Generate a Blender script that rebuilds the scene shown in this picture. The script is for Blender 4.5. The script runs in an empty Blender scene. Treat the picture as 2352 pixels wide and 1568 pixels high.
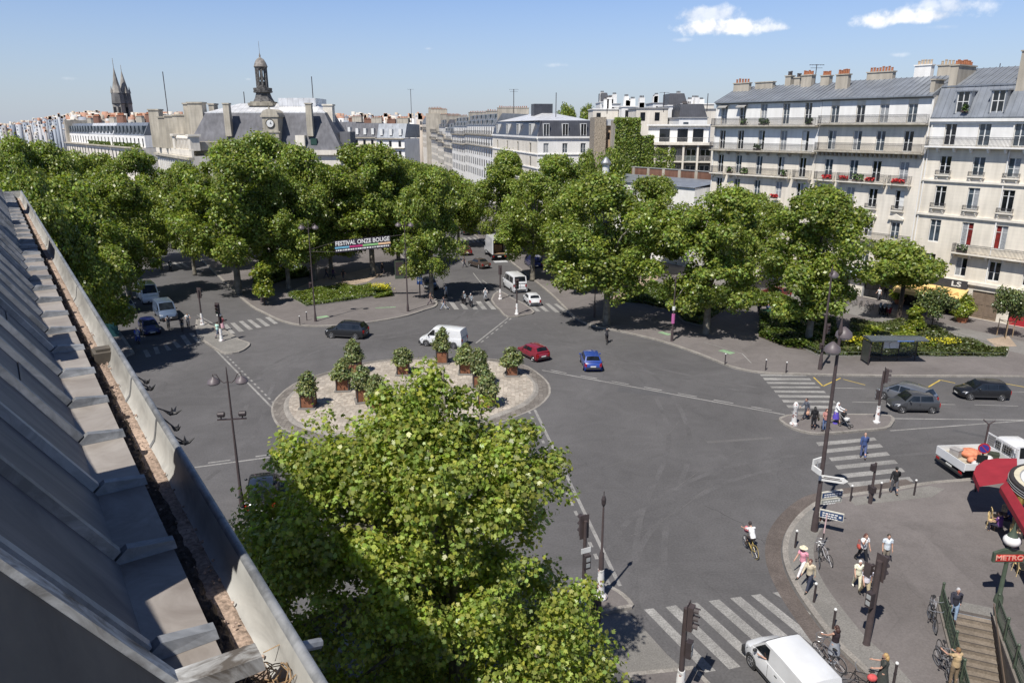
import bpy, bmesh, math, random
import numpy as np
from math import sin, cos, tan, pi, radians, hypot, atan2, sqrt
from mathutils import Vector, Matrix
from mathutils.geometry import tessellate_polygon
sc = bpy.context.scene
COL = sc.collection
# ---------------------------------------------------------------- survey frame
# the place was surveyed from one viewpoint 21.5 m above the street; G() gives street coordinates of a surveyed bearing
FOC, HOR, HC = 1675.0, 290.0, 21.5
PIT = math.atan((784 - HOR) / FOC)
CP, SP = cos(PIT), sin(PIT)
def ray(u, v):
    x = (u - 1176) / FOC; y = -(v - 784) / FOC
    return (x, CP + y * SP, -SP + y * CP)
def G(u, v, z=0.0):
    d = ray(u, v); t = (z - HC) / d[2]
    return Vector((d[0] * t, d[1] * t, 0))
def top_z(v, Y):
    a = (784 - v) / FOC
    return HC + Y * (a * CP - SP) / (CP + a * SP)
def at_y(u, v, Y):
    d = ray(u, v); k = Y / d[1]
    return Vector((d[0] * k, Y, HC + d[2] * k))
TT = Vector((-0.57206525, 0.82020811, 0)); SS = Vector((0.82020811, 0.57206525, 0))
TANG = atan2(TT.y, TT.x)
def W(t, s, z=0): return TT * t + SS * s + Vector((0, 0, z))
# ---------------------------------------------------------------- object helpers
def tag(o, label=None, cat=None, group=None, kind=None):
    if label: o['label'] = label
    if cat: o['category'] = cat
    if group: o['group'] = group
    if kind: o['kind'] = kind
    return o
def empty(name, loc=(0, 0, 0), rz=0.0, label=None, cat=None, group=None, parent=None):
    o = bpy.data.objects.new(name, None); COL.objects.link(o)
    o.location = loc; o.rotation_euler = (0, 0, rz); o.empty_display_size = .2
    if parent: o.parent = parent
    return tag(o, label, cat, group)
def copy_tree(o, parent=None, **kw):
    c = o.copy(); COL.objects.link(c)
    if parent is not None: c.parent = parent
    for ch in list(o.children): copy_tree(ch, c)
    for k, v in kw.items():
        if v is not None: c[k] = v
    return c
class MB:
    """collects shapes; build() links them as one mesh object"""
    def __init__(s, M=None): s.v = []; s.f = []; s.M = M
    def add(s, vs, fs):
        b = len(s.v)
        if s.M is not None: vs = [s.M @ Vector(p) for p in vs]
        s.v.extend([tuple(p) for p in vs]); s.f.extend([tuple(b + i for i in f) for f in fs])
        return s
    def box(s, x0, y0, z0, x1, y1, z1):
        return s.add([(x0,y0,z0),(x1,y0,z0),(x1,y1,z0),(x0,y1,z0),(x0,y0,z1),(x1,y0,z1),(x1,y1,z1),(x0,y1,z1)],
                     [(0,3,2,1),(4,5,6,7),(0,1,5,4),(1,2,6,5),(2,3,7,6),(3,0,4,7)])
    def cbox(s, c, d, rz=0, rx=0, ry=0):
        R = Matrix.Translation(c) @ Matrix.Rotation(rz, 4, 'Z') @ Matrix.Rotation(ry, 4, 'Y') @ Matrix.Rotation(rx, 4, 'X')
        a, b, h = d[0]/2, d[1]/2, d[2]/2
        vs = [R @ Vector(p) for p in [(-a,-b,-h),(a,-b,-h),(a,b,-h),(-a,b,-h),(-a,-b,h),(a,-b,h),(a,b,h),(-a,b,h)]]
        return s.add(vs, [(0,3,2,1),(4,5,6,7),(0,1,5,4),(1,2,6,5),(2,3,7,6),(3,0,4,7)])
    def poly(s, pts): return s.add(pts, [tuple(range(len(pts)))])
    def prism(s, pts, z0, z1, cap=True, holes=()):
        loops = [list(pts)] + [list(h) for h in holes]
        for L in loops:
            n = len(L)
            vs = [(p[0], p[1], z0) for p in L] + [(p[0], p[1], z1) for p in L]
            s.add(vs, [(i, (i+1) % n, n + (i+1) % n, n + i) for i in range(n)])
        if cap:
            allp = [Vector((p[0], p[1], z1)) for L in loops for p in L]
            if holes:
                tr = tessellate_polygon([[Vector((p[0], p[1], 0)) for p in L] for L in loops])
                fs = []
                for a, b, c in tr:
                    nz = (allp[b] - allp[a]).cross(allp[c] - allp[a]).z
                    fs.append((a, b, c) if nz > 0 else (c, b, a))
                s.add(allp, fs)
            else: s.add(allp, [tuple(range(len(allp)))])
        return s
    def tube(s, path, r, n=8, caps=True):
        path = [Vector(p) for p in path]
        rs = list(r) if hasattr(r, '__len__') else [r] * len(path)
        vs = []; up = None
        for i, p in enumerate(path):
            d = (path[min(i+1, len(path)-1)] - path[max(i-1, 0)])
            if d.length < 1e-9: d = Vector((0,0,1))
            d.normalize()
            if up is None: up = Vector((0,0,1)) if abs(d.z) < .9 else Vector((1,0,0))
            a = d.cross(up)
            if a.length < 1e-4: a = d.cross(Vector((0.3,1,0)))
            a.normalize(); b = a.cross(d).normalized(); up = b
            for k in range(n):
                w = 2*pi*k/n; vs.append(p + (a*cos(w) + b*sin(w)) * rs[i])
        fs = []
        for i in range(len(path)-1):
            for k in range(n):
                fs.append((i*n+k, i*n+(k+1)%n, (i+1)*n+(k+1)%n, (i+1)*n+k))
        if caps: fs.append(tuple(reversed(range(n)))); fs.append(tuple((len(path)-1)*n+k for k in range(n)))
        return s.add(vs, fs)
    def lathe(s, prof, c=(0,0,0), n=16, caps=True, axis='z'):
        vs = []
        for r, z in prof:
            for k in range(n):
                w = 2*pi*k/n
                if axis == 'z': vs.append((c[0]+r*cos(w), c[1]+r*sin(w), c[2]+z))
                elif axis == 'y': vs.append((c[0]+r*cos(w), c[1]+z, c[2]+r*sin(w)))
                else: vs.append((c[0]+z, c[1]+r*cos(w), c[2]+r*sin(w)))
        fs = [(i*n+k, i*n+(k+1)%n, (i+1)*n+(k+1)%n, (i+1)*n+k) for i in range(len(prof)-1) for k in range(n)]
        if caps: fs.append(tuple(reversed(range(n)))); fs.append(tuple((len(prof)-1)*n+k for k in range(n)))
        return s.add(vs, fs)
    def ball(s, c, r, n=12, m=8):
        r = r if hasattr(r, '__len__') else (r, r, r)
        vs = [(c[0], c[1], c[2]-r[2])]; fs = []
        for i in range(1, m):
            a = -pi/2 + pi*i/m
            for k in range(n):
                w = 2*pi*k/n; vs.append((c[0]+r[0]*cos(a)*cos(w), c[1]+r[1]*cos(a)*sin(w), c[2]+r[2]*sin(a)))
        vs.append((c[0], c[1], c[2]+r[2])); L = len(vs)-1
        for k in range(n): fs.append((0, 1+(k+1)%n, 1+k)); fs.append((L, L-n+k, L-n+(k+1)%n))
        for i in range(m-2):
            for k in range(n): fs.append((1+i*n+k, 1+i*n+(k+1)%n, 1+(i+1)*n+(k+1)%n, 1+(i+1)*n+k))
        return s.add(vs, fs)
    def torus(s, c, R, r, n=20, m=6, M=None):
        vs = []
        for i in range(n):
            a = 2*pi*i/n
            for k in range(m):
                b = 2*pi*k/m; q = R + r*cos(b); p = Vector((q*cos(a), r*sin(b), q*sin(a)))
                if M is not None: p = M @ p
                vs.append((c[0]+p.x, c[1]+p.y, c[2]+p.z))
        return s.add(vs, [(i*m+k, i*m+(k+1)%m, ((i+1)%n)*m+(k+1)%m, ((i+1)%n)*m+k) for i in range(n) for k in range(m)])
    def build(s, name, mat, parent=None, smooth=False, **kw):
        me = bpy.data.meshes.new(name); me.from_pydata(s.v, [], s.f); me.validate(); me.update()
        if mat: me.materials.append(mat)
        if smooth:
            me.polygons.foreach_set('use_smooth', [True]*len(me.polygons))
            if smooth != 'all':
                try: me.set_sharp_from_angle(angle=radians(40))
                except Exception: pass
        o = bpy.data.objects.new(name, me); COL.objects.link(o)
        if parent: o.parent = parent
        return tag(o, **kw)
def arrmesh(name, V, Fq, mat, colors=None, k=4, parent=None):
    """V (n,3) float array, Fq (m,k) int array"""
    me = bpy.data.meshes.new(name); m = len(Fq)
    me.vertices.add(len(V)); me.vertices.foreach_set('co', np.ascontiguousarray(V, np.float32).ravel())
    me.loops.add(m*k); me.loops.foreach_set('vertex_index', np.ascontiguousarray(Fq, np.int32).ravel())
    me.polygons.add(m); me.polygons.foreach_set('loop_start', np.arange(0, m*k, k, dtype=np.int32))
    me.polygons.foreach_set('loop_total', np.full(m, k, np.int32))
    if colors is not None:
        at = me.attributes.new('tint', 'FLOAT_COLOR', 'FACE')
        at.data.foreach_set('color', np.ascontiguousarray(colors, np.float32).ravel())
    me.update(); me.materials.append(mat)
    return me
def text_mesh(body, size, mat, M, parent, name='lettering', depth=0.01, bold=0.0, align='CENTER', sx=1.0):
    cu = bpy.data.curves.new(name, 'FONT'); cu.body = body; cu.size = size; cu.extrude = depth; cu.offset = bold
    cu.align_x = align; cu.align_y = 'CENTER'; cu.resolution_u = 3
    ob = bpy.data.objects.new(name, cu); COL.objects.link(ob)
    dg = bpy.context.evaluated_depsgraph_get(); dg.update()
    me = bpy.data.meshes.new_from_object(ob.evaluated_get(dg))
    bpy.data.objects.remove(ob); bpy.data.curves.remove(cu)
    me.transform(M @ Matrix.Diagonal((sx, 1, 1, 1))); me.materials.clear(); me.materials.append(mat)
    o = bpy.data.objects.new(name, me); COL.objects.link(o); o.parent = parent
    return o
# ---------------------------------------------------------------- materials
_mats = {}
def M(name, col=(.5,.5,.5), rough=.7, metal=0.0, var=.12, scale=3.0, bump=0.0, spec=.4, detail=4, col2=None, coat=0.0, trans=0.0):
    if name in _mats: return _mats[name]
    m = bpy.data.materials.new(name); m.use_nodes = True; nt = m.node_tree; N = nt.nodes; L = nt.links
    b = N['Principled BSDF']; b.inputs['Roughness'].default_value = rough; b.inputs['Metallic'].default_value = metal
    b.inputs['Specular IOR Level'].default_value = spec; b.inputs['Coat Weight'].default_value = coat
    if trans: b.inputs['Transmission Weight'].default_value = trans
    tc = N.new('ShaderNodeTexCoord'); no = N.new('ShaderNodeTexNoise'); no.inputs['Scale'].default_value = scale; no.inputs['Detail'].default_value = detail
    L.new(tc.outputs['Object'], no.inputs['Vector'])
    cr = N.new('ShaderNodeValToRGB'); cr.color_ramp.elements[0].position = .3; cr.color_ramp.elements[1].position = .7
    c2 = col2 or tuple(min(1, c*(1+var)) for c in col)
    cr.color_ramp.elements[0].color = tuple(c*(1-var) for c in col) + (1,); cr.color_ramp.elements[1].color = tuple(c2) + (1,)
    L.new(no.outputs['Fac'], cr.inputs['Fac']); L.new(cr.outputs['Color'], b.inputs['Base Color'])
    if bump:
        bp = N.new('ShaderNodeBump'); bp.inputs['Strength'].default_value = bump; bp.inputs['Distance'].default_value = .02
        n2 = N.new('ShaderNodeTexNoise'); n2.inputs['Scale'].default_value = scale*6; L.new(tc.outputs['Object'], n2.inputs['Vector'])
        L.new(n2.outputs['Fac'], bp.inputs['Height']); L.new(bp.outputs['Normal'], b.inputs['Normal'])
    _mats[name] = m
    return m
def two_scale(name, col, rough=.9, big=.15, small=.25, bs=.25, ss=20, tint=(1,1,1), patches=0.0, bump=.3, streak=0):
    """ground-like surface: slow patches times fine grain (object coordinates in metres)"""
    if name in _mats: return _mats[name]
    m = bpy.data.materials.new(name); m.use_nodes = True; nt = m.node_tree; N = nt.nodes; L = nt.links
    b = N['Principled BSDF']; b.inputs['Roughness'].default_value = rough; b.inputs['Specular IOR Level'].default_value = .25
    tc = N.new('ShaderNodeTexCoord')
    def noise(s, d, dist=0):
        n = N.new('ShaderNodeTexNoise'); n.inputs['Scale'].default_value = s; n.inputs['Detail'].default_value = d; n.inputs['Distortion'].default_value = dist
        L.new(tc.outputs['Object'], n.inputs['Vector']); return n
    def mr(src, a, b_, lo=.3, hi=.7):
        r = N.new('ShaderNodeMapRange'); r.inputs[1].default_value = lo; r.inputs[2].default_value = hi; r.inputs[3].default_value = a; r.inputs[4].default_value = b_
        L.new(src, r.inputs[0]); return r.outputs[0]
    def mul(a, b_):
        q = N.new('ShaderNodeMath'); q.operation = 'MULTIPLY'; L.new(a, q.inputs[0]); L.new(b_, q.inputs[1]); return q.outputs[0]
    n1 = noise(bs, 5, .6); n2 = noise(ss, 3)
    f = mul(mr(n1.outputs['Fac'], 1-big, 1+big), mr(n2.outputs['Fac'], 1-small, 1+small, .25, .75))
    n3 = noise(bs*5, 6, 1.5); f = mul(f, mr(n3.outputs['Fac'], 1-big*.6, 1+big*.6)); n4 = noise(.035, 3, 2.5); f = mul(f, mr(n4.outputs['Fac'], .92, 1.07))
    n5 = noise(1.1, 8, 3.0); f = mul(f, mr(n5.outputs['Fac'], .86, 1.0, .27, .36))
    if patches:
        vo = N.new('ShaderNodeTexVoronoi'); vo.inputs['Scale'].default_value = .11; vo.distance = 'CHEBYCHEV'; L.new(tc.outputs['Object'], vo.inputs['Vector'])
        sp = N.new('ShaderNodeSeparateColor'); L.new(vo.outputs['Color'], sp.inputs[0]); f = mul(f, mr(sp.outputs[0], 1-patches, 1+patches, 0, 1))
        v2 = N.new('ShaderNodeTexVoronoi'); v2.feature = 'DISTANCE_TO_EDGE'; v2.inputs['Scale'].default_value = .16; 
        nz = noise(.8, 3); vm = N.new('ShaderNodeMixRGB'); vm.inputs[0].default_value = .3; L.new(tc.outputs['Object'], vm.inputs[1]); L.new(nz.outputs['Color'], vm.inputs[2]); L.new(vm.outputs[0], v2.inputs['Vector'])
        f = mul(f, mr(v2.outputs['Distance'], .9, 1, 0.0, .004))
    rg = N.new('ShaderNodeVectorMath'); rg.operation = 'SCALE'; rg.inputs[0].default_value = col; L.new(f, rg.inputs['Scale'])
    L.new(rg.outputs[0], b.inputs['Base Color'])
    if bump:
        bp = N.new('ShaderNodeBump'); bp.inputs['Strength'].default_value = bump; bp.inputs['Distance'].default_value = .01
        L.new(n2.outputs['Fac'], bp.inputs['Height']); L.new(bp.outputs['Normal'], b.inputs['Normal'])
    _mats[name] = m
    return m
def stone(name, col, lines=0.35, dirt=.25, horiz=True):
    """cut stone or render facade: courses, stains running down, blotches"""
    if name in _mats: return _mats[name]
    m = bpy.data.materials.new(name); m.use_nodes = True; nt = m.node_tree; N = nt.nodes; L = nt.links
    b = N['Principled BSDF']; b.inputs['Roughness'].default_value = .85; b.inputs['Specular IOR Level'].default_value = .2
    tc = N.new('ShaderNodeTexCoord'); sx = N.new('ShaderNodeSeparateXYZ'); L.new(tc.outputs['Object'], sx.inputs[0])
    mp = N.new('ShaderNodeMapping'); mp.inputs['Scale'].default_value = (1.2, 1.2, .12); L.new(tc.outputs['Object'], mp.inputs[0])
    n1 = N.new('ShaderNodeTexNoise'); n1.inputs['Scale'].default_value = 1.5; n1.inputs['Detail'].default_value = 6; L.new(mp.outputs[0], n1.inputs['Vector'])
    n2 = N.new('ShaderNodeTexNoise'); n2.inputs['Scale'].default_value = .35; n2.inputs['Detail'].default_value = 5; L.new(tc.outputs['Object'], n2.inputs['Vector'])
    def mr(src, a, b_, lo=.35, hi=.65):
        r = N.new('ShaderNodeMapRange'); r.inputs[1].default_value = lo; r.inputs[2].default_value = hi; r.inputs[3].default_value = a; r.inputs[4].default_value = b_
        L.new(src, r.inputs[0]); return r.outputs[0]
    def mul(a, b_):
        q = N.new('ShaderNodeMath'); q.operation = 'MULTIPLY'; L.new(a, q.inputs[0]); L.new(b_, q.inputs[1]); return q.outputs[0]
    f = mul(mr(n1.outputs['Fac'], 1-dirt, 1), mr(n2.outputs['Fac'], 1-dirt*.7, 1.05))
    if lines:
        md = N.new('ShaderNodeMath'); md.operation = 'FRACT'; dv = N.new('ShaderNodeMath'); dv.operation = 'DIVIDE'; dv.inputs[1].default_value = lines
        L.new(sx.outputs['Z'], dv.inputs[0]); L.new(dv.outputs[0], md.inputs[0]); f = mul(f, mr(md.outputs[0], .86, 1, .0, .09))
    rg = N.new('ShaderNodeVectorMath'); rg.operation = 'SCALE'; rg.inputs[0].default_value = col; L.new(f, rg.inputs['Scale']); L.new(rg.outputs[0], b.inputs['Base Color'])
    _mats[name] = m
    return m
def paint(name, col, rough=.3, metal=.0): return M(name, col, rough=rough, metal=metal, var=.06, scale=1.5, spec=.5, coat=.6)
def glass(name='window_glass', col=(.02,.025,.03), rough=.08):
    return M(name, col, rough=rough, var=.5, scale=1.2, spec=.8)
def leaf_mat(name, col, trans=.35):
    if name in _mats: return _mats[name]
    m = bpy.data.materials.new(name); m.use_nodes = True; nt = m.node_tree; N = nt.nodes; L = nt.links
    N.remove(N['Principled BSDF']); out = N['Material Output']
    at = N.new('ShaderNodeAttribute'); at.attribute_name = 'tint'
    mx = N.new('ShaderNodeMixRGB'); mx.blend_type = 'MULTIPLY'; mx.inputs[0].default_value = 1; mx.inputs[1].default_value = col + (1,); L.new(at.outputs['Color'], mx.inputs[2])
    df = N.new('ShaderNodeBsdfPrincipled'); df.inputs['Roughness'].default_value = .38; df.inputs['Specular IOR Level'].default_value = .5; L.new(mx.outputs[0], df.inputs['Base Color'])
    tr = N.new('ShaderNodeBsdfTranslucent'); g = N.new('ShaderNodeMixRGB'); g.blend_type = 'MULTIPLY'; g.inputs[0].default_value = 1; g.inputs[2].default_value = (1.5, 1.6, .5, 1)
    L.new(mx.outputs[0], g.inputs[1]); L.new(g.outputs[0], tr.inputs['Color'])
    ms = N.new('ShaderNodeMixShader'); ms.inputs[0].default_value = trans; L.new(df.outputs[0], ms.inputs[1]); L.new(tr.outputs[0], ms.inputs[2]); L.new(ms.outputs[0], out.inputs['Surface'])
    _mats[name] = m
    return m
asphalt = two_scale('asphalt', (.110,.106,.107), big=.14, small=.16, bs=.09, ss=9, patches=.04)
paving = two_scale('pavement_asphalt', (.162,.146,.140), big=.14, small=.14, bs=.12, ss=12, patches=.06)
pale_paving = two_scale('pale_paving', (.21,.2,.185), big=.1, small=.25, bs=.3, ss=16)
granite = two_scale('granite_kerb', (.27,.25,.225), big=.2, small=.3, bs=1.2, ss=18)
roadpaint = two_scale('road_paint', (.27,.262,.25), big=.22, small=.35, bs=.6, ss=14, bump=0)
yellowpaint = two_scale('yellow_paint', (.5,.36,.08), big=.2, small=.3, bs=.6, ss=14, bump=0)
soil = two_scale('sandy_soil', (.36,.28,.21), big=.15, small=.2, bs=.4, ss=10)
dark_soil = two_scale('dark_soil', (.06,.05,.035), big=.3, small=.3, bs=.6, ss=8)
metal_dark = M('dark_iron', (.05,.04,.042), rough=.5, var=.2)
metal_brown = M('brown_iron', (.075,.058,.058), rough=.45, var=.15)
metal_green = M('metro_green', (.07,.092,.065), rough=.45, var=.2)
metal_grey = M('galvanised', (.35,.36,.37), rough=.4, metal=.6, var=.1)
white_p = M('white_enamel', (.72,.72,.70), rough=.5, var=.1, scale=2)
black_p = M('black_plastic', (.02,.02,.022), rough=.5, var=.2)
rubber = M('tyre_rubber', (.025,.025,.026), rough=.85)
wglass = glass()
def onS(u, v, s):
    d = Vector(ray(u, v)); k = s/(d.x*SS.x + d.y*SS.y); return ((d.x*TT.x + d.y*TT.y)*k, HC + d.z*k)
# ---------------------------------------------------------------- world, sun, camera
w = bpy.data.worlds.new("World"); sc.world = w; w.use_nodes = True
nt = w.node_tree; N = nt.nodes; L = nt.links
SUN_D = Vector((-.533, -.846, 0)).normalized() * cos(radians(56)); SUN_D.z = sin(radians(56))
sky = N.new('ShaderNodeTexSky'); sky.sky_type = 'NISHITA'; sky.sun_disc = False
sky.sun_elevation = radians(56); sky.sun_rotation = atan2(SUN_D.x, SUN_D.y); sky.altitude = 100; sky.air_density = 1.0; sky.dust_density = .35; sky.ozone_density = 3.0
bg = N['Background']; bg.inputs['Strength'].default_value = .12
tc = N.new('ShaderNodeTexCoord')
def vm(op, a, b=None, bv=None):
    n = N.new('ShaderNodeVectorMath'); n.operation = op; L.new(a, n.inputs[0])
    if b is not None: L.new(b, n.inputs[1])
    if bv is not None: n.inputs[1].default_value = bv
    return n
def mt(op, a, b):
    n = N.new('ShaderNodeMath'); n.operation = op
    for i, x in enumerate((a, b)):
        if isinstance(x, (int, float)): n.inputs[i].default_value = x
        else: L.new(x, n.inputs[i])
    return n.outputs[0]
def mrg(x, lo, hi, a=0, b=1, smooth=True):
    n = N.new('ShaderNodeMapRange'); n.interpolation_type = 'SMOOTHSTEP' if smooth else 'LINEAR'
    n.inputs[1].default_value = lo; n.inputs[2].default_value = hi; n.inputs[3].default_value = a; n.inputs[4].default_value = b; L.new(x, n.inputs[0]); return n.outputs[0]
nz = N.new('ShaderNodeTexNoise'); nz.inputs['Scale'].default_value = 34; nz.inputs['Detail'].default_value = 8; nz.inputs['Roughness'].default_value = .6
L.new(tc.outputs['Generated'], nz.inputs['Vector'])
nb = N.new('ShaderNodeTexNoise'); nb.inputs['Scale'].default_value = 12; nb.inputs['Detail'].default_value = 4; L.new(tc.outputs['Generated'], nb.inputs['Vector'])
mask = None; shade = None
# (bearing of the centre, half width, half height, opacity, flat base)
for (u, v, hw, hh, op_, flat) in [(1672,66,158,34,.95,1),(1630,36,112,26,.6,0),(1765,66,70,20,.7,1),(2120,40,140,28,.85,1),(2190,16,110,26,.55,0),(2170,62,45,8,.3,0),
                            (983,112,20,6,.4,0),(1284,150,36,7,.28,0),(2058,126,30,7,.35,0),(156,180,32,7,.3,0),(1565,92,36,7,.3,0),(570,182,10,4,.15,0)]:
    c = Vector(ray(u, v)).normalized(); r = Vector((0,0,1)).cross(c); r = -r.normalized(); up = r.cross(c).normalized()
    if up.z < 0: up = -up
    scl = 1/FOC*.93
    du = mt('DIVIDE', mt('ADD', vm('DOT_PRODUCT', tc.outputs['Generated'], bv=r).outputs['Value'], -c.dot(r)), hw*scl)
    dv0 = mt('ADD', vm('DOT_PRODUCT', tc.outputs['Generated'], bv=up).outputs['Value'], -c.dot(up))
    dv = mt('DIVIDE', dv0, hh*scl)
    if flat:
        neg = mt('MULTIPLY', mt('MINIMUM', dv, 0), 1.7); dv2 = mt('ADD', neg, mt('MAXIMUM', dv, 0))
    else: dv2 = dv
    rr = mt('SQRT', mt('ADD', mt('MULTIPLY', du, du), mt('MULTIPLY', dv2, dv2)), 0)
    dens = mt('ADD', mt('SUBTRACT', 1.0, rr), mt('ADD', mt('MULTIPLY', mt('SUBTRACT', nz.outputs['Fac'], .5), 2.0), mt('MULTIPLY', mt('SUBTRACT', nb.outputs['Fac'], .5), 1.3)))
    front = mrg(vm('DOT_PRODUCT', tc.outputs['Generated'], bv=c).outputs['Value'], .7, .8)
    a = mt('MULTIPLY', mt('MULTIPLY', mrg(dens, .12, .75 if op_ > .5 else 1.0), op_), front)
    mask = a if mask is None else mt('MAXIMUM', mask, a)
    if flat:
        s_ = mt('MULTIPLY', mrg(dv, -.9, .4, 0, 1), a); shade = s_ if shade is None else mt('MAXIMUM', shade, s_)
cc = N.new('ShaderNodeMixRGB'); cc.inputs[1].default_value = (6.6, 7.0, 7.8, 1); cc.inputs[2].default_value = (10.0, 9.9, 9.7, 1)
L.new(mrg(nz.outputs['Fac'], .35, .62), cc.inputs[0])
# slightly greyer blue than the clear-air model
hs = N.new('ShaderNodeHueSaturation'); hs.inputs['Saturation'].default_value = 1.0; tn = N.new('ShaderNodeMixRGB'); tn.blend_type = 'MULTIPLY'; tn.inputs[0].default_value = 1; tn.inputs[2].default_value = (.90, .93, 1.12, 1); L.new(sky.outputs[0], tn.inputs[1]); L.new(tn.outputs[0], hs.inputs['Color'])
mx = N.new('ShaderNodeMixRGB'); L.new(mask, mx.inputs[0]); hz = mrg(vm('DOT_PRODUCT', tc.outputs['Generated'], bv=(0,0,1)).outputs['Value'], -.02, .17, .85, 0, False)
hm = N.new('ShaderNodeMixRGB'); hm.inputs[2].default_value = (3.7, 4.3, 5.2, 1); L.new(hz, hm.inputs[0]); L.new(hs.outputs[0], hm.inputs[1]); L.new(hm.outputs[0], mx.inputs[1]); L.new(cc.outputs[0], mx.inputs[2])
dk = mrg(vm('DOT_PRODUCT', tc.outputs['Generated'], bv=(0,0,1)).outputs['Value'], .32, .62, 1.0, .42)
dm = N.new('ShaderNodeVectorMath'); dm.operation = 'SCALE'; L.new(mx.outputs[0], dm.inputs[0]); L.new(dk, dm.inputs['Scale']); L.new(dm.outputs[0], bg.inputs['Color'])
sd = bpy.data.lights.new('sun', 'SUN'); sd.energy = 5.5; sd.angle = radians(.55); sd.color = (1, .955, .885)
so = bpy.data.objects.new('sun', sd); COL.objects.link(so); so.rotation_euler = (-SUN_D).to_track_quat('-Z', 'Y').to_euler(); so.location = (-30, -40, 80)
cam = bpy.data.cameras.new('camera'); co = bpy.data.objects.new('camera', cam); COL.objects.link(co); sc.camera = co
cam.sensor_width = 36; cam.lens = 36 * FOC / 2352; cam.clip_start = .05; cam.clip_end = 9000
co.location = (0, 0, HC); co.rotation_euler = (pi/2 - PIT, 0, 0)
sc.view_settings.view_transform = 'Standard'; sc.view_settings.look = 'None'; sc.view_settings.exposure = 0; sc.view_settings.gamma = 1
sc.cycles.max_bounces = 5; sc.cycles.diffuse_bounces = 2; sc.cycles.glossy_bounces = 2; sc.cycles.transmission_bounces = 2; sc.cycles.transparent_max_bounces = 4
sc.cycles.use_denoising = True; sc.cycles.caustics_reflective = False; sc.cycles.caustics_refractive = False
# ---------------------------------------------------------------- ground, pavements, kerbs, markings
def GP(pts, z=0): return [G(u, v, z) for u, v in pts]
def cr_(x0, y0, w): return lambda pts: [((x0+x/w)/1.27551, (y0+y/w)/1.27551) for x, y in pts]
cB = cr_(2200, 1000, 2.94); cC = cr_(2200, 1467, 2.94); cD = cr_(1500, 1400, 2.614); cE = cr_(1100, 600, 3.357); cF = cr_(300, 600, 3.357)
cH = cr_(1700, 1680, 3.267); cI = cr_(780, 940, 2.6133); cJ = cr_(1700, 600, 3.357); cK = cr_(2300, 600, 3.357)
def smooth(pts, n=4, closed=False):
    """Catmull-Rom through street points"""
    P_ = [Vector(p) for p in pts]; out = []; m = len(P_)
    for i in range(m if closed else m-1):
        p0 = P_[(i-1) % m] if closed or i > 0 else P_[0]; p1 = P_[i]; p2 = P_[(i+1) % m]; p3 = P_[(i+2) % m] if closed or i < m-2 else P_[-1]
        for k in range(n):
            t = k/n
            out.append(.5*((2*p1)+(-p0+p2)*t+(2*p0-5*p1+4*p2-p3)*t*t+(-p0+3*p1-3*p2+p3)*t**3))
    if not closed: out.append(P_[-1])
    return out
def strip(path, wdt, z0, z1, off=0.0):
    """band following a path; off moves it to the left"""
    mb = MB(); n = len(path); Lf = []; Rt = []
    for i, p in enumerate(path):
        d = path[min(i+1, n-1)] - path[max(i-1, 0)]; d.z = 0; d.normalize(); nr = Vector((-d.y, d.x, 0))
        Lf.append(p + nr*(off+wdt/2)); Rt.append(p + nr*(off-wdt/2))
    vs = [];
    for a, b in zip(Lf, Rt): vs += [(a.x,a.y,z0),(a.x,a.y,z1),(b.x,b.y,z1),(b.x,b.y,z0)]
    fs = []
    for i in range(n-1):
        q = i*4
        for k in range(3): fs.append((q+k, q+k+1, q+4+k+1, q+4+k))
    fs.append((0,3,2,1)); q = (n-1)*4; fs.append((q, q+1, q+2, q+3))
    return mb.add(vs, fs)
def flat(name, pts, z, mat, **kw):
    return MB().add([(p.x, p.y, z) for p in pts], [tuple(range(len(pts)))]).build(name, mat, kind='structure', **kw)
# stairs well of the metro, used as a hole in street and pavement
st_a = G(2175, 1400); st_b = G(2262, 1400)
WELL_X = Vector((cos(radians(-22)), sin(radians(-22)), 0)); WELL_Y = Vector((WELL_X.y, -WELL_X.x, 0)); wlen = 9.0
if WELL_Y.y > 0: WELL_Y = -WELL_Y
WELL_O = G(2149, 1369, .14) + WELL_X*.2 + WELL_Y*.75; WELL_W = 1.95
well = [WELL_O, WELL_O + WELL_X*WELL_W, WELL_O + WELL_X*WELL_W + WELL_Y*wlen, WELL_O + WELL_Y*wlen]
big = [Vector((-5000, -600, 0)), Vector((5000, -600, 0)), Vector((5000, 7000, 0)), Vector((-5000, 7000, 0))]
g0 = MB(); g0.prism(big, -.01, 0, holes=[well]); g0.build('ground', asphalt, kind='structure')
def kerb(pathG, name='kerb', z=.145, w_=.3): strip(pathG, w_, -.01, z, off=0).build(name, granite, kind='structure')
# right hand square (park side) ---------------------------------
k2 = smooth([G(1036, 496), G(1110, 556)] + GP([(1176, 604), (1240, 655), (1271, 681), (1296, 706), (1322, 731), (1356, 747), (1403, 758), (1460, 770), (1520, 785), (1600, 812), (1660, 836), (1700, 849), (1760, 858), (1853, 861), (1991, 864), (2352, 866)]), 4)
k2 += [W(-60, 61.7)]
P2 = k2 + [W(-60, 150), W(100, 150), W(190, 100)]
MB().prism(P2, 0, .14).build('pavement', paving, kind='structure'); kerb(k2)
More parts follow.
